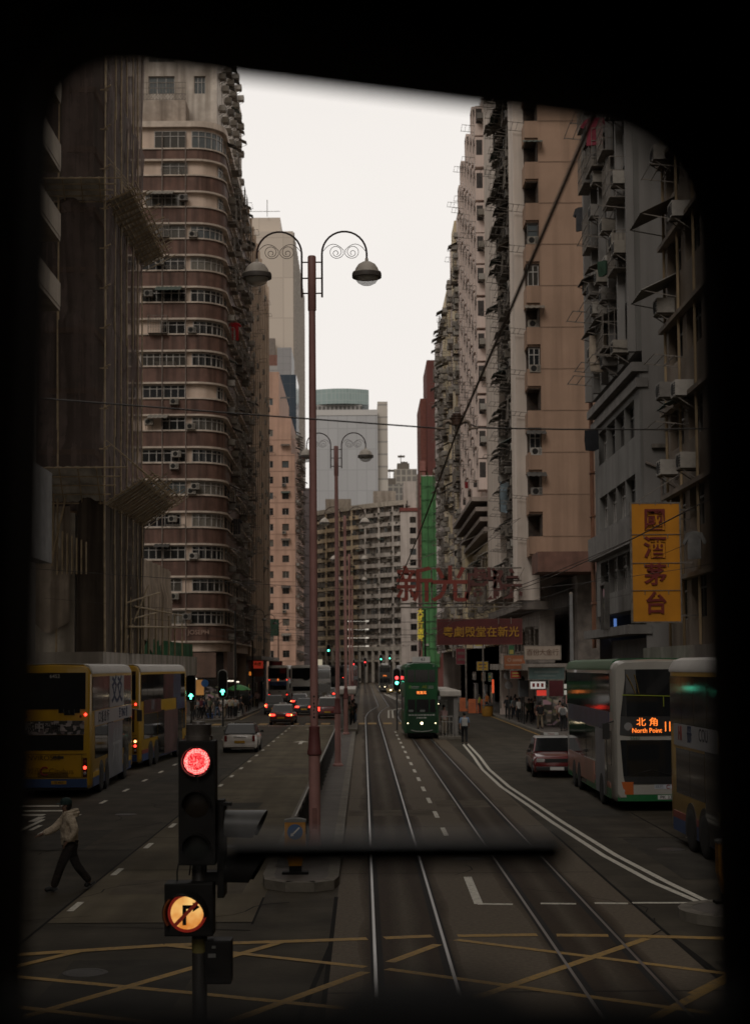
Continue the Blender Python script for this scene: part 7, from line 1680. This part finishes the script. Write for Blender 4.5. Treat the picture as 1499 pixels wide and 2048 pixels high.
# street stall under a green umbrella
T = thing('umbrella', 'big green umbrella over the street stall on the left corner', 'umbrella', (-10.75, 135, .14))
mb = MB(); n = 16; vs = [(0, 0, 2.62)]; 
for k, (r, z) in enumerate(((.4, 2.54), (.8, 2.38), (1.05, 2.18))):
    for j in range(n): vs.append((r * math.cos(2 * math.pi * j / n), r * math.sin(2 * math.pi * j / n), z - (.03 if j % 2 else 0) * k))
fs = [(0, 1 + j, 1 + (j + 1) % n) for j in range(n)] + [(1 + k * n + j, 1 + (k + 1) * n + j, 1 + (k + 1) * n + (j + 1) % n, 1 + k * n + (j + 1) % n) for k in range(2) for j in range(n)]
mb.add(vs, fs); mb.add([(x, y, z - .015) for x, y, z in vs], [tuple(reversed(f)) for f in fs]); mb.build('canopy', pm('umbrella_green', (0.045, 0.20, 0.055), rough=.6), T, fix=False)
mb = MB(); mb.tube([(0, 0, 0), (0, 0, 2.6)], .025, 6); mb.build('pole', M_STEEL, T)
T = thing('market_stall', 'dark stall of boxes and sheets under the green umbrella', 'stall', (-10.9, 136.2, .14)); mb = MB(); mb.box(-.9, .7, -.5, .5, .7, .78); mb.box(-.85, -.75, -.45, .45, 0, .7); mb.box(.55, .65, -.45, .45, 0, .7); mb.build('table', M_STEEL, T); mb = MB(); mb.box(-.9, .9, .35, .5, .78, 2.0); mb.build('back_sheet', pm('stall_sheet', (0.03, 0.032, 0.028), var=.5), T); mb = MB(); mb.box(-.7, -.2, -.4, .1, .78, 1.05); mb.box(0, .5, -.35, .2, .78, .98); mb.build('goods', pm('goods', (0.12, 0.1, 0.07), var=.6, scale=6), T)
for (x, y, m, lab) in ((-11.7, 125.6, (0.03, .06, .16), 'blue plastic crate beside the people at the left crossing'), (-9.95+.0, 131.5, (.3, .3, .28), 'white foam box on the kerb under the green umbrella')):
    T = thing('crate', lab, 'crate', (x - .6, y, .14)); mb = MB(); mb.box(-.25, .25, -.2, .2, 0, .42); mb.build('box', pm('crate' + str(m[0]), m), T, bevel=.03); mb = MB(); mb.box(-.2, .2, -.206, -.2, .28, .36); mb.build('hand_slot', M_DARK, T)
# washing hung out of windows
def garment(loc, label, col, w=.7, h=.9, rz=0.0, sleeves=True, name='garment'):
    mb = MB(); s = w / .7
    pts = [(-.08, 0), (-.3, -.05), (-.48, -.35), (-.38, -.42), (-.26, -.25), (-.27, -h), (.27, -h), (.26, -.25), (.38, -.42), (.48, -.35), (.3, -.05), (.08, 0)] if sleeves else [(-.35, 0), (-.38, -h * .5), (-.33, -h), (.1, -h * 1.05), (.36, -h * .95), (.34, 0)]
    mb.prism([(x * s, z) for x, z in pts], lambda x, z: (x, -.05 + .03 * math.sin(9 * x + 4 * z), z), lambda x, z: (x, .05 + .03 * math.sin(9 * x + 4 * z), z))
    o = mb.build(name, pm('cloth_' + label[:14], col, rough=.9, var=.25, scale=3, streak=.3), loc=loc, rot=rz); tag(o, label, 'laundry', 'washing hung outside windows')
garment((-11.2, 137.5, 34.9), 'bright red garment hung on the street side of the rounded corner block', (0.30, 0.012, 0.018), .9, 1.6, R(20))
garment((-11.2, 139, 17.5), 'dark garment hung low on the street side of the rounded corner block', (0.03, 0.03, 0.035), .8, 1.4, R(30))
garment((9.95, 65.0, 27.4), 'pinkish red garment high on the grey block', (0.22, 0.03, 0.05), .9, 1.2, R(-20))
garment((9.9, 64.6, 18.0), 'long beige cloth on a rack of the grey block', (0.34, 0.28, 0.22), .7, 1.5, R(-15), False)
garment((10.15, 68.5, 14.6), 'black cloth low on the grey block beside the tan wall', (0.012, 0.013, 0.016), .6, .9, R(-15), False)
garment((10.15, 70.9, 25.3), 'black and white garment at the far edge of the grey block', (0.05, 0.05, 0.055), .6, 1.1, R(-40))
garment((9.75, 62.2, 20.5), 'dark cloth with a green edge on the grey block near its blank wall', (0.02, 0.05, 0.03), .4, .6, R(-50), False)
garment((10.15, 47.6, 8.3), 'pale grey jacket hung outside the near brown block', (0.15, 0.145, 0.14), .55, .85, R(-25))
garment((10.3, 112, 17.5), 'pale blue sheet on the dark bays beside the white fin', (0.17, 0.22, 0.25), .7, 2.2, R(-20), False)
garment((9.9, 146, 21.5), 'red cloth on the pale pink block', (0.20, 0.02, 0.025), .5, .6, R(-20), False)

# ================================================================== PEOPLE
def skin_mesh(name, joints, bones, mat, sub=1, smooth=True):
    """one continuous surface grown round a chain of joints: joints = {key: ((x,y,z), r or (rx,ry))}, first key is the root"""
    keys = list(joints); ix = {k: i for i, k in enumerate(keys)}
    me = bpy.data.meshes.new(name); me.from_pydata([joints[k][0] for k in keys], [(ix[a], ix[b]) for a, b in bones], [])
    ob = bpy.data.objects.new(name, me); COL.objects.link(ob)
    ob.modifiers.new('skin', 'SKIN'); sv = me.skin_vertices[0].data
    for k in keys:
        r = joints[k][1]; sv[ix[k]].radius = r if isinstance(r, tuple) else (r, r)
    sv[0].use_root = True
    if sub: m = ob.modifiers.new('sub', 'SUBSURF'); m.levels = sub; m.render_levels = sub
    dg = bpy.context.evaluated_depsgraph_get(); dg.update()
    out = bpy.data.meshes.new_from_object(ob.evaluated_get(dg)); bpy.data.objects.remove(ob); bpy.data.meshes.remove(me)
    out.materials.clear(); out.materials.append(mat); out.name = name
    if smooth: out.polygons.foreach_set('use_smooth', [True] * len(out.polygons))
    return out
M_SKIN = pm('skin', (0.26, 0.15, 0.105), rough=.55, var=.08); M_SKIND = pm('skin_dim', (0.17, 0.10, 0.07), rough=.55, var=.08); M_HAIR = pm('hair', (0.012, 0.010, 0.009), rough=.55); M_SHOE = pm('shoe', (0.02, 0.02, 0.021), rough=.6)
# joints: facing -Y
def pose(lean=0.0, legs=((.0, .0), (.0, .0)), arms=((.1, -.05), (.1, -.05)), h=1.0, bend=(.0, .0), head_turn=0.0):
    """legs: (foot forward, lift), arms: (hand forward, hand out); forward is -Y"""
    J = {}
    J['pelvis'] = (0, 0, .95); J['waist'] = (0, -lean * .3, 1.10); J['chest'] = (0, -lean, 1.32); J['neck'] = (0, -lean - .01, 1.47); J['headb'] = (0, -lean - .025, 1.55); J['head'] = (0, -lean - .035, 1.66)
    for s, n, (f, l), (hf, ho), b in ((1, 'r', legs[0], arms[0], bend[0]), (-1, 'l', legs[1], arms[1], bend[1])):
        J['hip' + n] = (s * .09, 0, .90); J['knee' + n] = (s * .10, -f * .5 - .05 - l * .5, .49 + l * .25); J['ankle' + n] = (s * .10, -f + (.03 if f >= 0 else .0), .09 + l); J['toe' + n] = (s * .12, -f - .15, .035 + l * .55)
        J['sh' + n] = (s * .19, -lean, 1.41); J['elbow' + n] = (s * (.24 + ho * .5), -lean - hf * .45 + .06 - b * .03, 1.13 + max(0, hf) * .06); J['wrist' + n] = (s * (.24 + ho), -lean - hf - b * .22, .90 + max(0, hf) * .35 + b * .22); J['hand' + n] = (s * (.24 + ho), -lean - hf * 1.18 - b * .30, .81 + max(0, hf) * .38 + b * .28)
    return {k: Vector(v) * h for k, v in J.items()}
def body_meshes(J, h=1.0, slim=1.0, hands=True):
    g = lambda k: tuple(J[k]); s = slim
    body = {'pelvis': (g('pelvis'), (.13 * s, .10)), 'waist': (g('waist'), (.12 * s, .09)), 'chest': (g('chest'), (.145 * s, .10)), 'neck': (g('neck'), .055), 'headb': (g('headb'), (.07, .08)), 'head': (g('head'), (.075, .092))}
    bones = [('pelvis', 'waist'), ('waist', 'chest'), ('chest', 'neck'), ('neck', 'headb'), ('headb', 'head')]
    for n in 'rl':
        for k, r in (('sh', .052), ('elbow', .040), ('wrist', .028), ('hand', (.022, .038)), ('hip', .085), ('knee', .056), ('ankle', .038), ('toe', .030)): body[k + n] = (g(k + n), r)
        bones += [('chest', 'sh' + n), ('sh' + n, 'elbow' + n), ('elbow' + n, 'wrist' + n), ('wrist' + n, 'hand' + n), ('pelvis', 'hip' + n), ('hip' + n, 'knee' + n), ('knee' + n, 'ankle' + n), ('ankle' + n, 'toe' + n)]
    top = {'waist': (g('waist'), (.150 * s, .118)), 'hem': (tuple(J['pelvis'] + Vector((0, 0, -.02))), (.155 * s, .125)), 'chest': (g('chest'), (.175 * s, .125)), 'nk': (tuple(J['neck'] - Vector((0, 0, .03))), .075)}
    tb = [('waist', 'hem'), ('waist', 'chest'), ('chest', 'nk')]
    leg = {'pelvis': (tuple(J['pelvis'] + Vector((0, 0, .02))), (.142 * s, .112))}; lb = []
    for n in 'rl':
        top['sh' + n] = (g('sh' + n), .075); top['elbow' + n] = (g('elbow' + n), .060); tb += [('chest', 'sh' + n), ('sh' + n, 'elbow' + n)]
        leg['hip' + n] = (g('hip' + n), .100); leg['knee' + n] = (g('knee' + n), .074); leg['ankle' + n] = (g('ankle' + n), .060); lb += [('pelvis', 'hip' + n), ('hip' + n, 'knee' + n), ('knee' + n, 'ankle' + n)]
    sh = {n: ({'a': (tuple(J['ankle' + n] - Vector((0, -.02, .01))), .052), 'h': (tuple(J['ankle' + n] + Vector((0, .04, -.045))), .046), 't': (g('toe' + n), (.045, .036))}, [('a', 'h'), ('a', 't')]) for n in 'rl'}
    return body, bones, top, tb, leg, lb, sh
def hair_mesh(J, long=False, cap=None):
    c = J['head']; mb = MB(); n = 14; rings = []
    prof = [(-.10, .080), (-.04, .098), (.02, .106), (.07, .098), (.11, .065), (.125, .02)] if not long else [(-.26, .070), (-.15, .098), (-.04, .108), (.02, .110), (.07, .100), (.11, .066), (.125, .02)]
    for z, r in prof:
        rings.append([(c.x + r * .9 * math.cos(2 * math.pi * j / n), c.y + .022 + r * 1.05 * math.sin(2 * math.pi * j / n) * (1 if math.sin(2 * math.pi * j / n) > 0 or z > .035 else .35), c.z + z) for j in range(n)])
    mb.loft(rings); return mb
POSES = [pose(0, ((.03, 0), (-.03, 0)), ((.02, .0), (.03, .02))), pose(.03, ((.24, 0), (-.26, .03)), ((-.2, .0), (.22, .0))), pose(.02, ((-.24, .03), (.22, 0)), ((.2, .02), (-.18, .02)), .94), pose(.01, ((.05, 0), (-.04, 0)), ((.1, -.04), (.05, 0)), .97, (1.0, .0))]
BODIES = []
for i, J in enumerate(POSES):
    body, bones, top, tb, leg, lb, sh = body_meshes(J, slim=(1.0, 1.02, .9, .95)[i])
    BODIES.append(dict(J=J, body=skin_mesh('person', body, bones, M_SKIN), top=skin_mesh('shirt', top, tb, M_SHOE), leg=skin_mesh('trousers', leg, lb, M_SHOE), shoes=[skin_mesh('shoe', sh[n][0], sh[n][1], M_SHOE) for n in 'rl'], hair=hair_mesh(J, i in (2,)).mesh('hair', M_HAIR, 60)))
CL = {}
def cloth(c):
    k = tuple(round(x, 3) for x in c)
    if k not in CL: CL[k] = pm('clothing%d' % len(CL), c, rough=.9, var=.18, scale=5)
    return CL[k]
def person(loc, rz, p, top, leg, label, bag=None, group=None, sc=1.0):
    B = BODIES[p]; o = place(B['body'], 'person', None, loc, rz); o.scale = (sc, sc, sc); tag(o, label, 'person', group)
    for nm, me, c in (('shirt', B['top'], top), ('trousers', B['leg'], leg)):
        m2 = me.copy(); m2.materials.clear(); m2.materials.append(cloth(c)); place(m2, nm, o)
    for m in B['shoes']: place(m, 'shoe', o)
    place(B['hair'], 'hair', o)
    if bag:
        c = B['J']['chest']; mb = MB(); mb.box(-.15, .15, c.y + .11, c.y + .27, c.z - .32, c.z + .12); b = mb.build('backpack', cloth(bag), bevel=.05, seg=3); b.parent = o
    return o
G1 = 'people waiting at the left crossing'; G2 = 'people on the right pavement'; ZP = .14
DK = (.022, .022, .025); NAVY = (.02, .028, .055); WH = (.42, .40, .37); CR = (.34, .31, .25); GY = (.15, .15, .15); BG = (.20, .16, .11); JN = (.05, .075, .12); MR = (.10, .022, .03); BLK = (.014, .014, .015); OL = (.06, .065, .04); PK = (.30, .20, .19); OR = (.32, .10, .02)
for a in [((-13.35, 123.2, ZP), R(-60), 0, DK, BLK, 'person in black at the far left of the crossing group, beside the yellow bus', None), ((-12.95, 122.8, ZP), R(-70), 3, GY, BLK, 'person in a grey top checking a phone at the left crossing', None), ((-12.55, 123.6, ZP), R(-90), 1, NAVY, DK, 'person in navy stepping along behind the left green arrow signal', DK), ((-12.2, 124.8, ZP), R(-50), 0, OL, BLK, 'person in olive standing under the blue round sign', None), ((-11.85, 127.0, ZP), R(160), 2, BLK, JN, 'person in black top and blue jeans near the blue crate', None),
          ((-11.25, 126.0, ZP), R(170), 0, WH, BG, 'person in a white shirt with pale trousers, alone left of the white pair', None), ((-10.85, 127.2, ZP), R(185), 0, CR, BLK, 'person in a cream shirt seen from behind under the green arrow signal', None), ((-10.45, 127.9, ZP), R(175), 3, (.24, .235, .22), DK, 'person in a light grey shirt standing just right of the cream shirt', None), ((-10.4, 132.6, ZP), R(90), 1, DK, BLK, 'dark dressed person passing below the green umbrella', None),
          ((-10.9, 150, ZP), R(180), 1, (.10, .14, .2), DK, 'person in a blue top walking away past the stall', None), ((-10.6, 156, ZP), 0, 1, PK, BLK, 'person in a pinkish top walking towards us past the stall', None), ((-11.0, 160, ZP), 0, 2, BLK, BG, 'person in black with light trousers far along the left pavement', None)]:
    person(*a[:6], a[6] if a[6] else None, G1)
for a in [((10.35 + .75, 121, ZP), R(10), 0, DK, BLK, 'person in black nearest the yellow bin on the right pavement', None), ((11.45, 119, ZP), R(20), 1, GY, DK, 'person in a grey top behind the round sign backs', None), ((11.3, 113.5, ZP), R(-30), 0, WH, BLK, 'person in a bright white shirt beside the green signal', None), ((11.75, 116, ZP), 0, 2, MR, BLK, 'person in maroon between the white shirt and the grey box', None), ((12.0, 112, ZP), R(40), 3, BLK, DK, 'person in black looking down under the grey control box', None), ((11.55, 109.6, ZP), R(15), 1, OL, BLK, 'person in olive just in front of the control box post', None), ((12.35, 109, ZP), R(180), 0, (.16, .05, .07), DK, 'person in a wine red coat beside the glass booth', None),
          ((11.30, 100.4, ZP), R(185), 1, BLK, BG, 'person in black with a dark backpack and bare legs walking away on the right', DK), ((12.35, 97.2, ZP), R(172), 0, WH, BLK, 'taller of the two white shirted people with dark trousers near the bus stop pole', GY), ((12.72, 97.9, ZP), R(190), 2, (.36, .35, .36), DK, 'shorter of the two white shirted people near the bus stop pole', None), ((12.9, 103, ZP), 0, 1, PK, DK, 'person in a pink top coming out by the lit doorway', None), ((13.2, 101.0, ZP), R(30), 0, DK, BLK, 'person in dark clothes at the right of the pair in white', None),
          ((10.2, 138, 0), R(100), 3, (.18, .24, .02), DK, 'worker in a lime vest at the street works', None), ((10.75, 136.5, ZP), R(-60), 0, OR, DK, 'worker in an orange vest at the street works', None)]:
    person(*a[:6], a[6] if a[6] else None, G2)
person((4.72, 92.3, .16), R(30), 0, PK, BG, 'person in a pale pink top waiting at the railing of the right tram stop', None)
person((5.42, 84.3, 0), R(178), 1, (.14, .20, .30), BLK, 'man in a light blue shirt with a white backpack walking beside the tram stop', (.38, .38, .37))
for a in [((-.75, 108, .17), R(200), 0, BLK, BLK, 'person in black waiting on the median shelter platform', None), ((-.7, 111, .17), R(10), 1, DK, JN, 'person in dark top and jeans at the far end of the median platform', None), ((-.95, 105, .17), R(150), 3, OL, BLK, 'person in dull green leaning at the median shelter railing', None)]:
    person(*a[:6], None, 'people at the median shelter')
# hard hats for the two workers rest on their heads as part of their outfit
# ---- the pedestrian crossing in front: hooded sweatshirt, cap, long stride to the left, left arm held out
J = {}
V = Vector
J['pelvis'] = V((0, 0, .94)); J['waist'] = V((0, -.01, 1.09)); J['chest'] = V((0, -.03, 1.30)); J['neck'] = V((0, -.05, 1.46)); J['headb'] = V((0, -.075, 1.54)); J['head'] = V((0, -.09, 1.645))
J['hipr'] = V((.09, 0, .89)); J['kneer'] = V((.095, -.18, .50)); J['ankler'] = V((.10, -.33, .10)); J['toer'] = V((.115, -.50, .045))
J['hipl'] = V((-.09, .01, .89)); J['kneel'] = V((-.10, .12, .49)); J['anklel'] = V((-.10, .40, .16)); J['toel'] = V((-.11, .29, .05))
J['shr'] = V((.185, -.02, 1.40)); J['elbowr'] = V((.25, .07, 1.13)); J['wristr'] = V((.23, -.09, .95)); J['handr'] = V((.22, -.13, .89))
J['shl'] = V((-.185, -.05, 1.395)); J['elbowl'] = V((-.21, -.26, 1.165)); J['wristl'] = V((-.19, -.50, 1.075)); J['handl'] = V((-.185, -.575, 1.05))
body, bones, top, tb, leg, lb, sh = body_meshes(J)
P = place(skin_mesh('person', body, bones, M_SKIND, 2), 'person', None, (-5.63, 30.1, 0.0), R(-72)); tag(P, 'man in cream hooded sweatshirt, dark cap and trousers striding across the lanes', 'person')
for n, s, fw in (('l', -1, V((0, -1, -.28))), ('r', 1, V((0, -.55, -.8)))):
    w = J['hand' + n]; fw = fw.normalized(); side = V((1, 0, 0)); dn = fw.cross(side).normalized()
    for k, (off, ln, cl) in enumerate(((-.028, .072, .35), (-.010, .080, .5), (.010, .074, .65), (.027, .060, .8))):
        a = w + side * off; b = a + fw * ln * .45; c = b + (fw + dn * cl * (1 if dn.z < 0 else -1)).normalized() * ln * .33; e = c + (fw + dn * cl * 2 * (1 if dn.z < 0 else -1)).normalized() * ln * .25
        mb = MB(); mb.tube([a - fw * .02, a, b, c, e], [.0095, .0095, .009, .008, .006], 8); mb.build('finger', M_SKIND, P, smooth=60)
    a = w - fw * .02 + side * (-s * .028); mb = MB(); mb.tube([a, a + side * (-s * .02) + fw * .025, a + side * (-s * .026) + fw * .058], [.012, .010, .007], 8); mb.build('thumb', M_SKIND, P, smooth=60)
M_HOOD = pm('sweat_cream', (0.58, 0.49, 0.38), rough=.95, var=.15, scale=.8, bump=1.0, bdist=.10, streak=.2, sscale=6)
t2 = dict(top); t2['hem'] = (tuple(J['pelvis'] + V((0, 0, -.08))), (.19, .17)); t2['waist'] = (t2['waist'][0], (.205, .18)); t2['chest'] = (t2['chest'][0], (.215, .18))
for n in 'rl': t2['sh' + n] = (t2['sh' + n][0], .10); t2['elbow' + n] = (t2['elbow' + n][0], .086); t2['wrist' + n] = (tuple(J['wrist' + n]), .06)
place(skin_mesh('sweatshirt', t2, tb + [('elbowr', 'wristr'), ('elbowl', 'wristl')], M_HOOD, 2), 'sweatshirt', P)
mb = MB()
for z, r in ((1.41, .115), (1.455, .122), (1.50, .105)): mb.tube([(r * .95 * math.cos(R(a)), -.02 + r * math.sin(R(a)) + (.05 if math.sin(R(a)) > 0 else 0), z + .03 * math.sin(R(a))) for a in range(-60, 241, 20)], .034, 8)
mb.build('hood', M_HOOD, P, smooth=60)
lg = dict(leg)
for n in 'rl': lg['hip' + n] = (lg['hip' + n][0], .118); lg['knee' + n] = (lg['knee' + n][0], .092); lg['ankle' + n] = (tuple(J['ankle' + n] + V((0, 0, -.025))), .078)
place(skin_mesh('trousers', lg, lb, pm('trousers_dark', (0.022, 0.016, 0.013), rough=.9, scale=.7, bump=1.0, bdist=.08, var=.3), 2), 'trousers', P)
for n in 'rl':
    q = dict(sh[n][0]); q['a'] = (q['a'][0], .062); q['h'] = (q['h'][0], .056); q['t'] = (q['t'][0], (.058, .046)); place(skin_mesh('shoe', q, sh[n][1], M_SHOE, 2), 'shoe', P)
c = J['head']
mb = MB(); n = 18; rings = [[(c.x + r * .92 * math.cos(2 * math.pi * j / n), c.y + .012 + r * 1.1 * math.sin(2 * math.pi * j / n), c.z + z) for j in range(n)] for z, r in ((-.005, .100), (.05, .103), (.09, .088), (.12, .055), (.13, .015))]
mb.loft(rings); cap = mb.build('cap', pm('cap_dark_green', (0.012, 0.030, 0.028), rough=.8), P, smooth=50)
mb = MB(); mb.prism([(-.075, -.085), (-.06, -.16), (0, -.185), (.06, -.16), (.075, -.085)], lambda x, y: (c.x + x, c.y + y, c.z + .005), lambda x, y: (c.x + x, c.y + y, c.z + .018)); mb.build('brim', MATS['cap_dark_green'], cap)
mb = MB(); mb.loft([[(c.x + r * .9 * math.cos(2 * math.pi * j / n), c.y + .025 + r * 1.02 * (math.sin(2 * math.pi * j / n) if math.sin(2 * math.pi * j / n) > 0 else .3 * math.sin(2 * math.pi * j / n)), c.z + z) for j in range(n)] for z, r in ((-.11, .075), (-.06, .095), (0, .099))]); mb.build('hair', M_HAIR, P, smooth=50)
mb = MB(); mb.tube([(c.x, c.y - .085, c.z - .0), (c.x, c.y - .108, c.z - .035), (c.x, c.y - .088, c.z - .045)], [.008, .014, .008], 6); mb.build('nose', M_SKIND, P, smooth=60)
for s in (-1, 1):
    mb = MB(); mb.lathe([(0, .008), (.02, .006), (.024, -.004)], (c.x + s * .078, c.y + .005, c.z - .03), 10, 0, 'X'); mb.build('ear', M_SKIND, P, smooth=60)
    mb = MB(); mb.lathe([(0, .008), (.011, .004), (.012, -.006)], (c.x + s * .032, c.y - .083, c.z - .005), 10, 0, 'Y'); mb.build('eye', M_HAIR, P, smooth=60)
mb = MB(); mb.tube([(c.x - .022, c.y - .083, c.z - .07), (c.x, c.y - .09, c.z - .068), (c.x + .022, c.y - .083, c.z - .07)], .006, 6); mb.build('mouth', MATS['hang_maroon'], P)

# more lit shops and boards under the right hand blocks
EM_SH2 = shop_em('shop_glow_cool', (.62, .66, .66), .09); EM_SH3 = shop_em('shop_glow_amber', (.9, .5, .18), .14)
for (x, y, w, h, m, lab) in ((14.1, 110, 2.6, 2.3, EM_SHOPW, 'lit shop front in the shade behind the right hand crowd, nearest the doorway'), (14.1, 114.5, 2.8, 2.3, EM_SH3, 'amber lit shop front two doors along behind the crowd'), (14.1, 119.5, 3.0, 2.3, EM_SH2, 'cool white lit shop front behind the round sign backs'), (14.1, 125, 3.2, 2.3, EM_SHOPW, 'warm lit shop front behind the yellow bin'), (11.38, 138, 3.0, 2.2, EM_SH3, 'amber lit shop front behind the orange barriers'), (11.38, 146, 3.2, 2.2, EM_SH2, 'pale lit shop front beyond the street works'), (11.38, 158, 4, 2.2, EM_SHOPW, 'farthest lit shop front of the right hand row')):
    shop((x, y, .2), w, h, m, lab, R(-90))
for (x, y, m, lab) in ((-12.2, 166, EM_SH3, 'amber lit shop front under the red hanging boards'), (-12.2, 178, EM_SHOPW, 'warm lit shop front past the red hanging boards'), (-12.2, 190, EM_SH2, 'pale lit shop front at the far end of the tan block')):
    shop((x, y, .2), 3.2, 2.2, m, lab, R(90))
cols = [(.24, .03, .025), (.30, .22, .10), (.06, .12, .2), (.32, .30, .28), (.05, .16, .08), (.28, .12, .03), (.18, .16, .15)]
LB = ['dark red fascia board over the lit shop nearest the doorway', 'mustard fascia board over the amber shop', 'blue fascia board over the cool white shop', 'pale fascia board over the shop behind the yellow bin', 'green fascia board over the amber shop by the orange barriers', 'orange fascia board beyond the street works', 'grey fascia board at the far end of the right row']
for k, (x, y) in enumerate(((13.9, 110), (13.9, 114.5), (13.9, 119.5), (13.9, 125), (11.2, 138), (11.2, 146), (11.2, 158))):
    T = board('shop_sign', LB[k], (x, y, 3.2), 3.2, .7, pm('fascia%d' % k, cols[k], var=.2, scale=2), .12, M_STEEL, rz=R(-90)); lines(T, 3.2, ((.05, .6, .2), (-.2, .4, .08)), pm('fascia_line%d' % (k % 3), ((.5, .45, .38), (.45, .3, .05), (.12, .05, .04))[k % 3]))
# small projecting boards over the right hand kerb
LJ = ['small red projecting board low over the right kerb', 'small pale projecting board over the right kerb behind the red one', 'tall narrow green projecting board by the tan block', 'yellow projecting board above the street works', 'white projecting board high on the yellow lower wall', 'maroon projecting board far down the right row']
for k, (x, y, z, w, h, c) in enumerate(((10.5, 108, 3.6, .7, .5, (.3, .03, .02)), (10.6, 111, 4.6, .8, .5, (.4, .38, .35)), (10.8, 114, 4.9, .4, 1.6, (.05, .15, .07)), (10.2, 134, 4.2, .9, .7, (.42, .26, .03)), (10.3, 139, 6.2, 1.0, .8, (.45, .43, .4)), (10.0, 160, 5.2, 1.0, 1.6, (.14, .02, .03)))):
    T = board('projecting_sign', LJ[k], (x, y, z), w, h, pm('proj%d' % k, c, var=.2, scale=2), .14, M_STEEL); lines(T, w, ((h * .2, .7, h * .18), (-h * .2, .7, h * .14)), pm('proj_line%d' % (k % 2), ((.45, .36, .1), (.12, .07, .06))[k % 2]))
# thicker crowds
G1 = 'people waiting at the left crossing'; G2 = 'people on the right pavement'
for a in [((-13.6, 125.5, ZP), R(-30), 2, BLK, DK, 'person in black half hidden behind the front row at the left corner', None, G1), ((-13.1, 126.4, ZP), R(30), 0, MR, BLK, 'person in maroon in the second row by the blue round sign', None, G1), ((-12.5, 127.2, ZP), R(-100), 1, (.24, .2, .16), BLK, 'person in a tan jacket in the second row at the left corner', None, G1), ((-11.5, 129.2, ZP), R(190), 0, (.05, .12, .09), BLK, 'person in dark teal behind the white shirt on the left corner', None, G1), ((-10.9, 130.6, ZP), R(10), 2, (.3, .27, .1), DK, 'person in mustard just before the green umbrella', None, G1), ((-11.3, 140.5, ZP), R(180), 1, GY, BLK, 'person in grey just past the stall', None, G1), ((-10.7, 145, ZP), R(5), 0, NAVY, BLK, 'person in navy coming along the kerb past the stall', None, G1),
          ((12.5, 106.5, ZP), R(-20), 2, (.06, .09, .16), BLK, 'person in dark blue close to the glass booth', None, G2), ((11.95, 107.4, ZP), R(190), 0, (.25, .24, .22), DK, 'person in a stone coloured coat walking away by the booth', None, G2), ((12.6, 114, ZP), R(15), 1, (.34, .31, .28), BLK, 'person in pale top behind the person in maroon', None, G2), ((12.9, 118, ZP), R(-70), 0, BLK, BLK, 'person in black looking into the cool white shop', None, G2), ((11.6, 123.5, ZP), R(170), 2, (.12, .2, .22), DK, 'person in pale teal walking away past the yellow bin', None, G2), ((12.2, 126, ZP), R(0), 0, DK, JN, 'person in dark top and jeans by the warm shop behind the bin', None, G2), ((11.5, 102.3, ZP), R(0), 0, (.2, .05, .04), BLK, 'person in brick red facing us left of the lit doorway', None, G2)]:
    person(*a)
# rear panel seams, grilles and small fittings on the nearest bus
for (T, hh) in ((BA, 5.65), (BB, 6.0)):
    mb = MB()
    for z in (1.42, .66): mb.box(-1.1, 1.1, hh + .006, hh + .0225, z, z + .012)
    for x in (-.95, .95): mb.box(x - .006, x + .006, hh + .006, hh + .0225, .66, 1.42)
    for k in range(6): mb.box(-.5, .5, hh + .004, hh + .0235, .68 + .03 * k - .0, .69 + .03 * k)
    mb.build('panel_seams', pm('seam_dark', (0.03, 0.022, 0.01)), T)
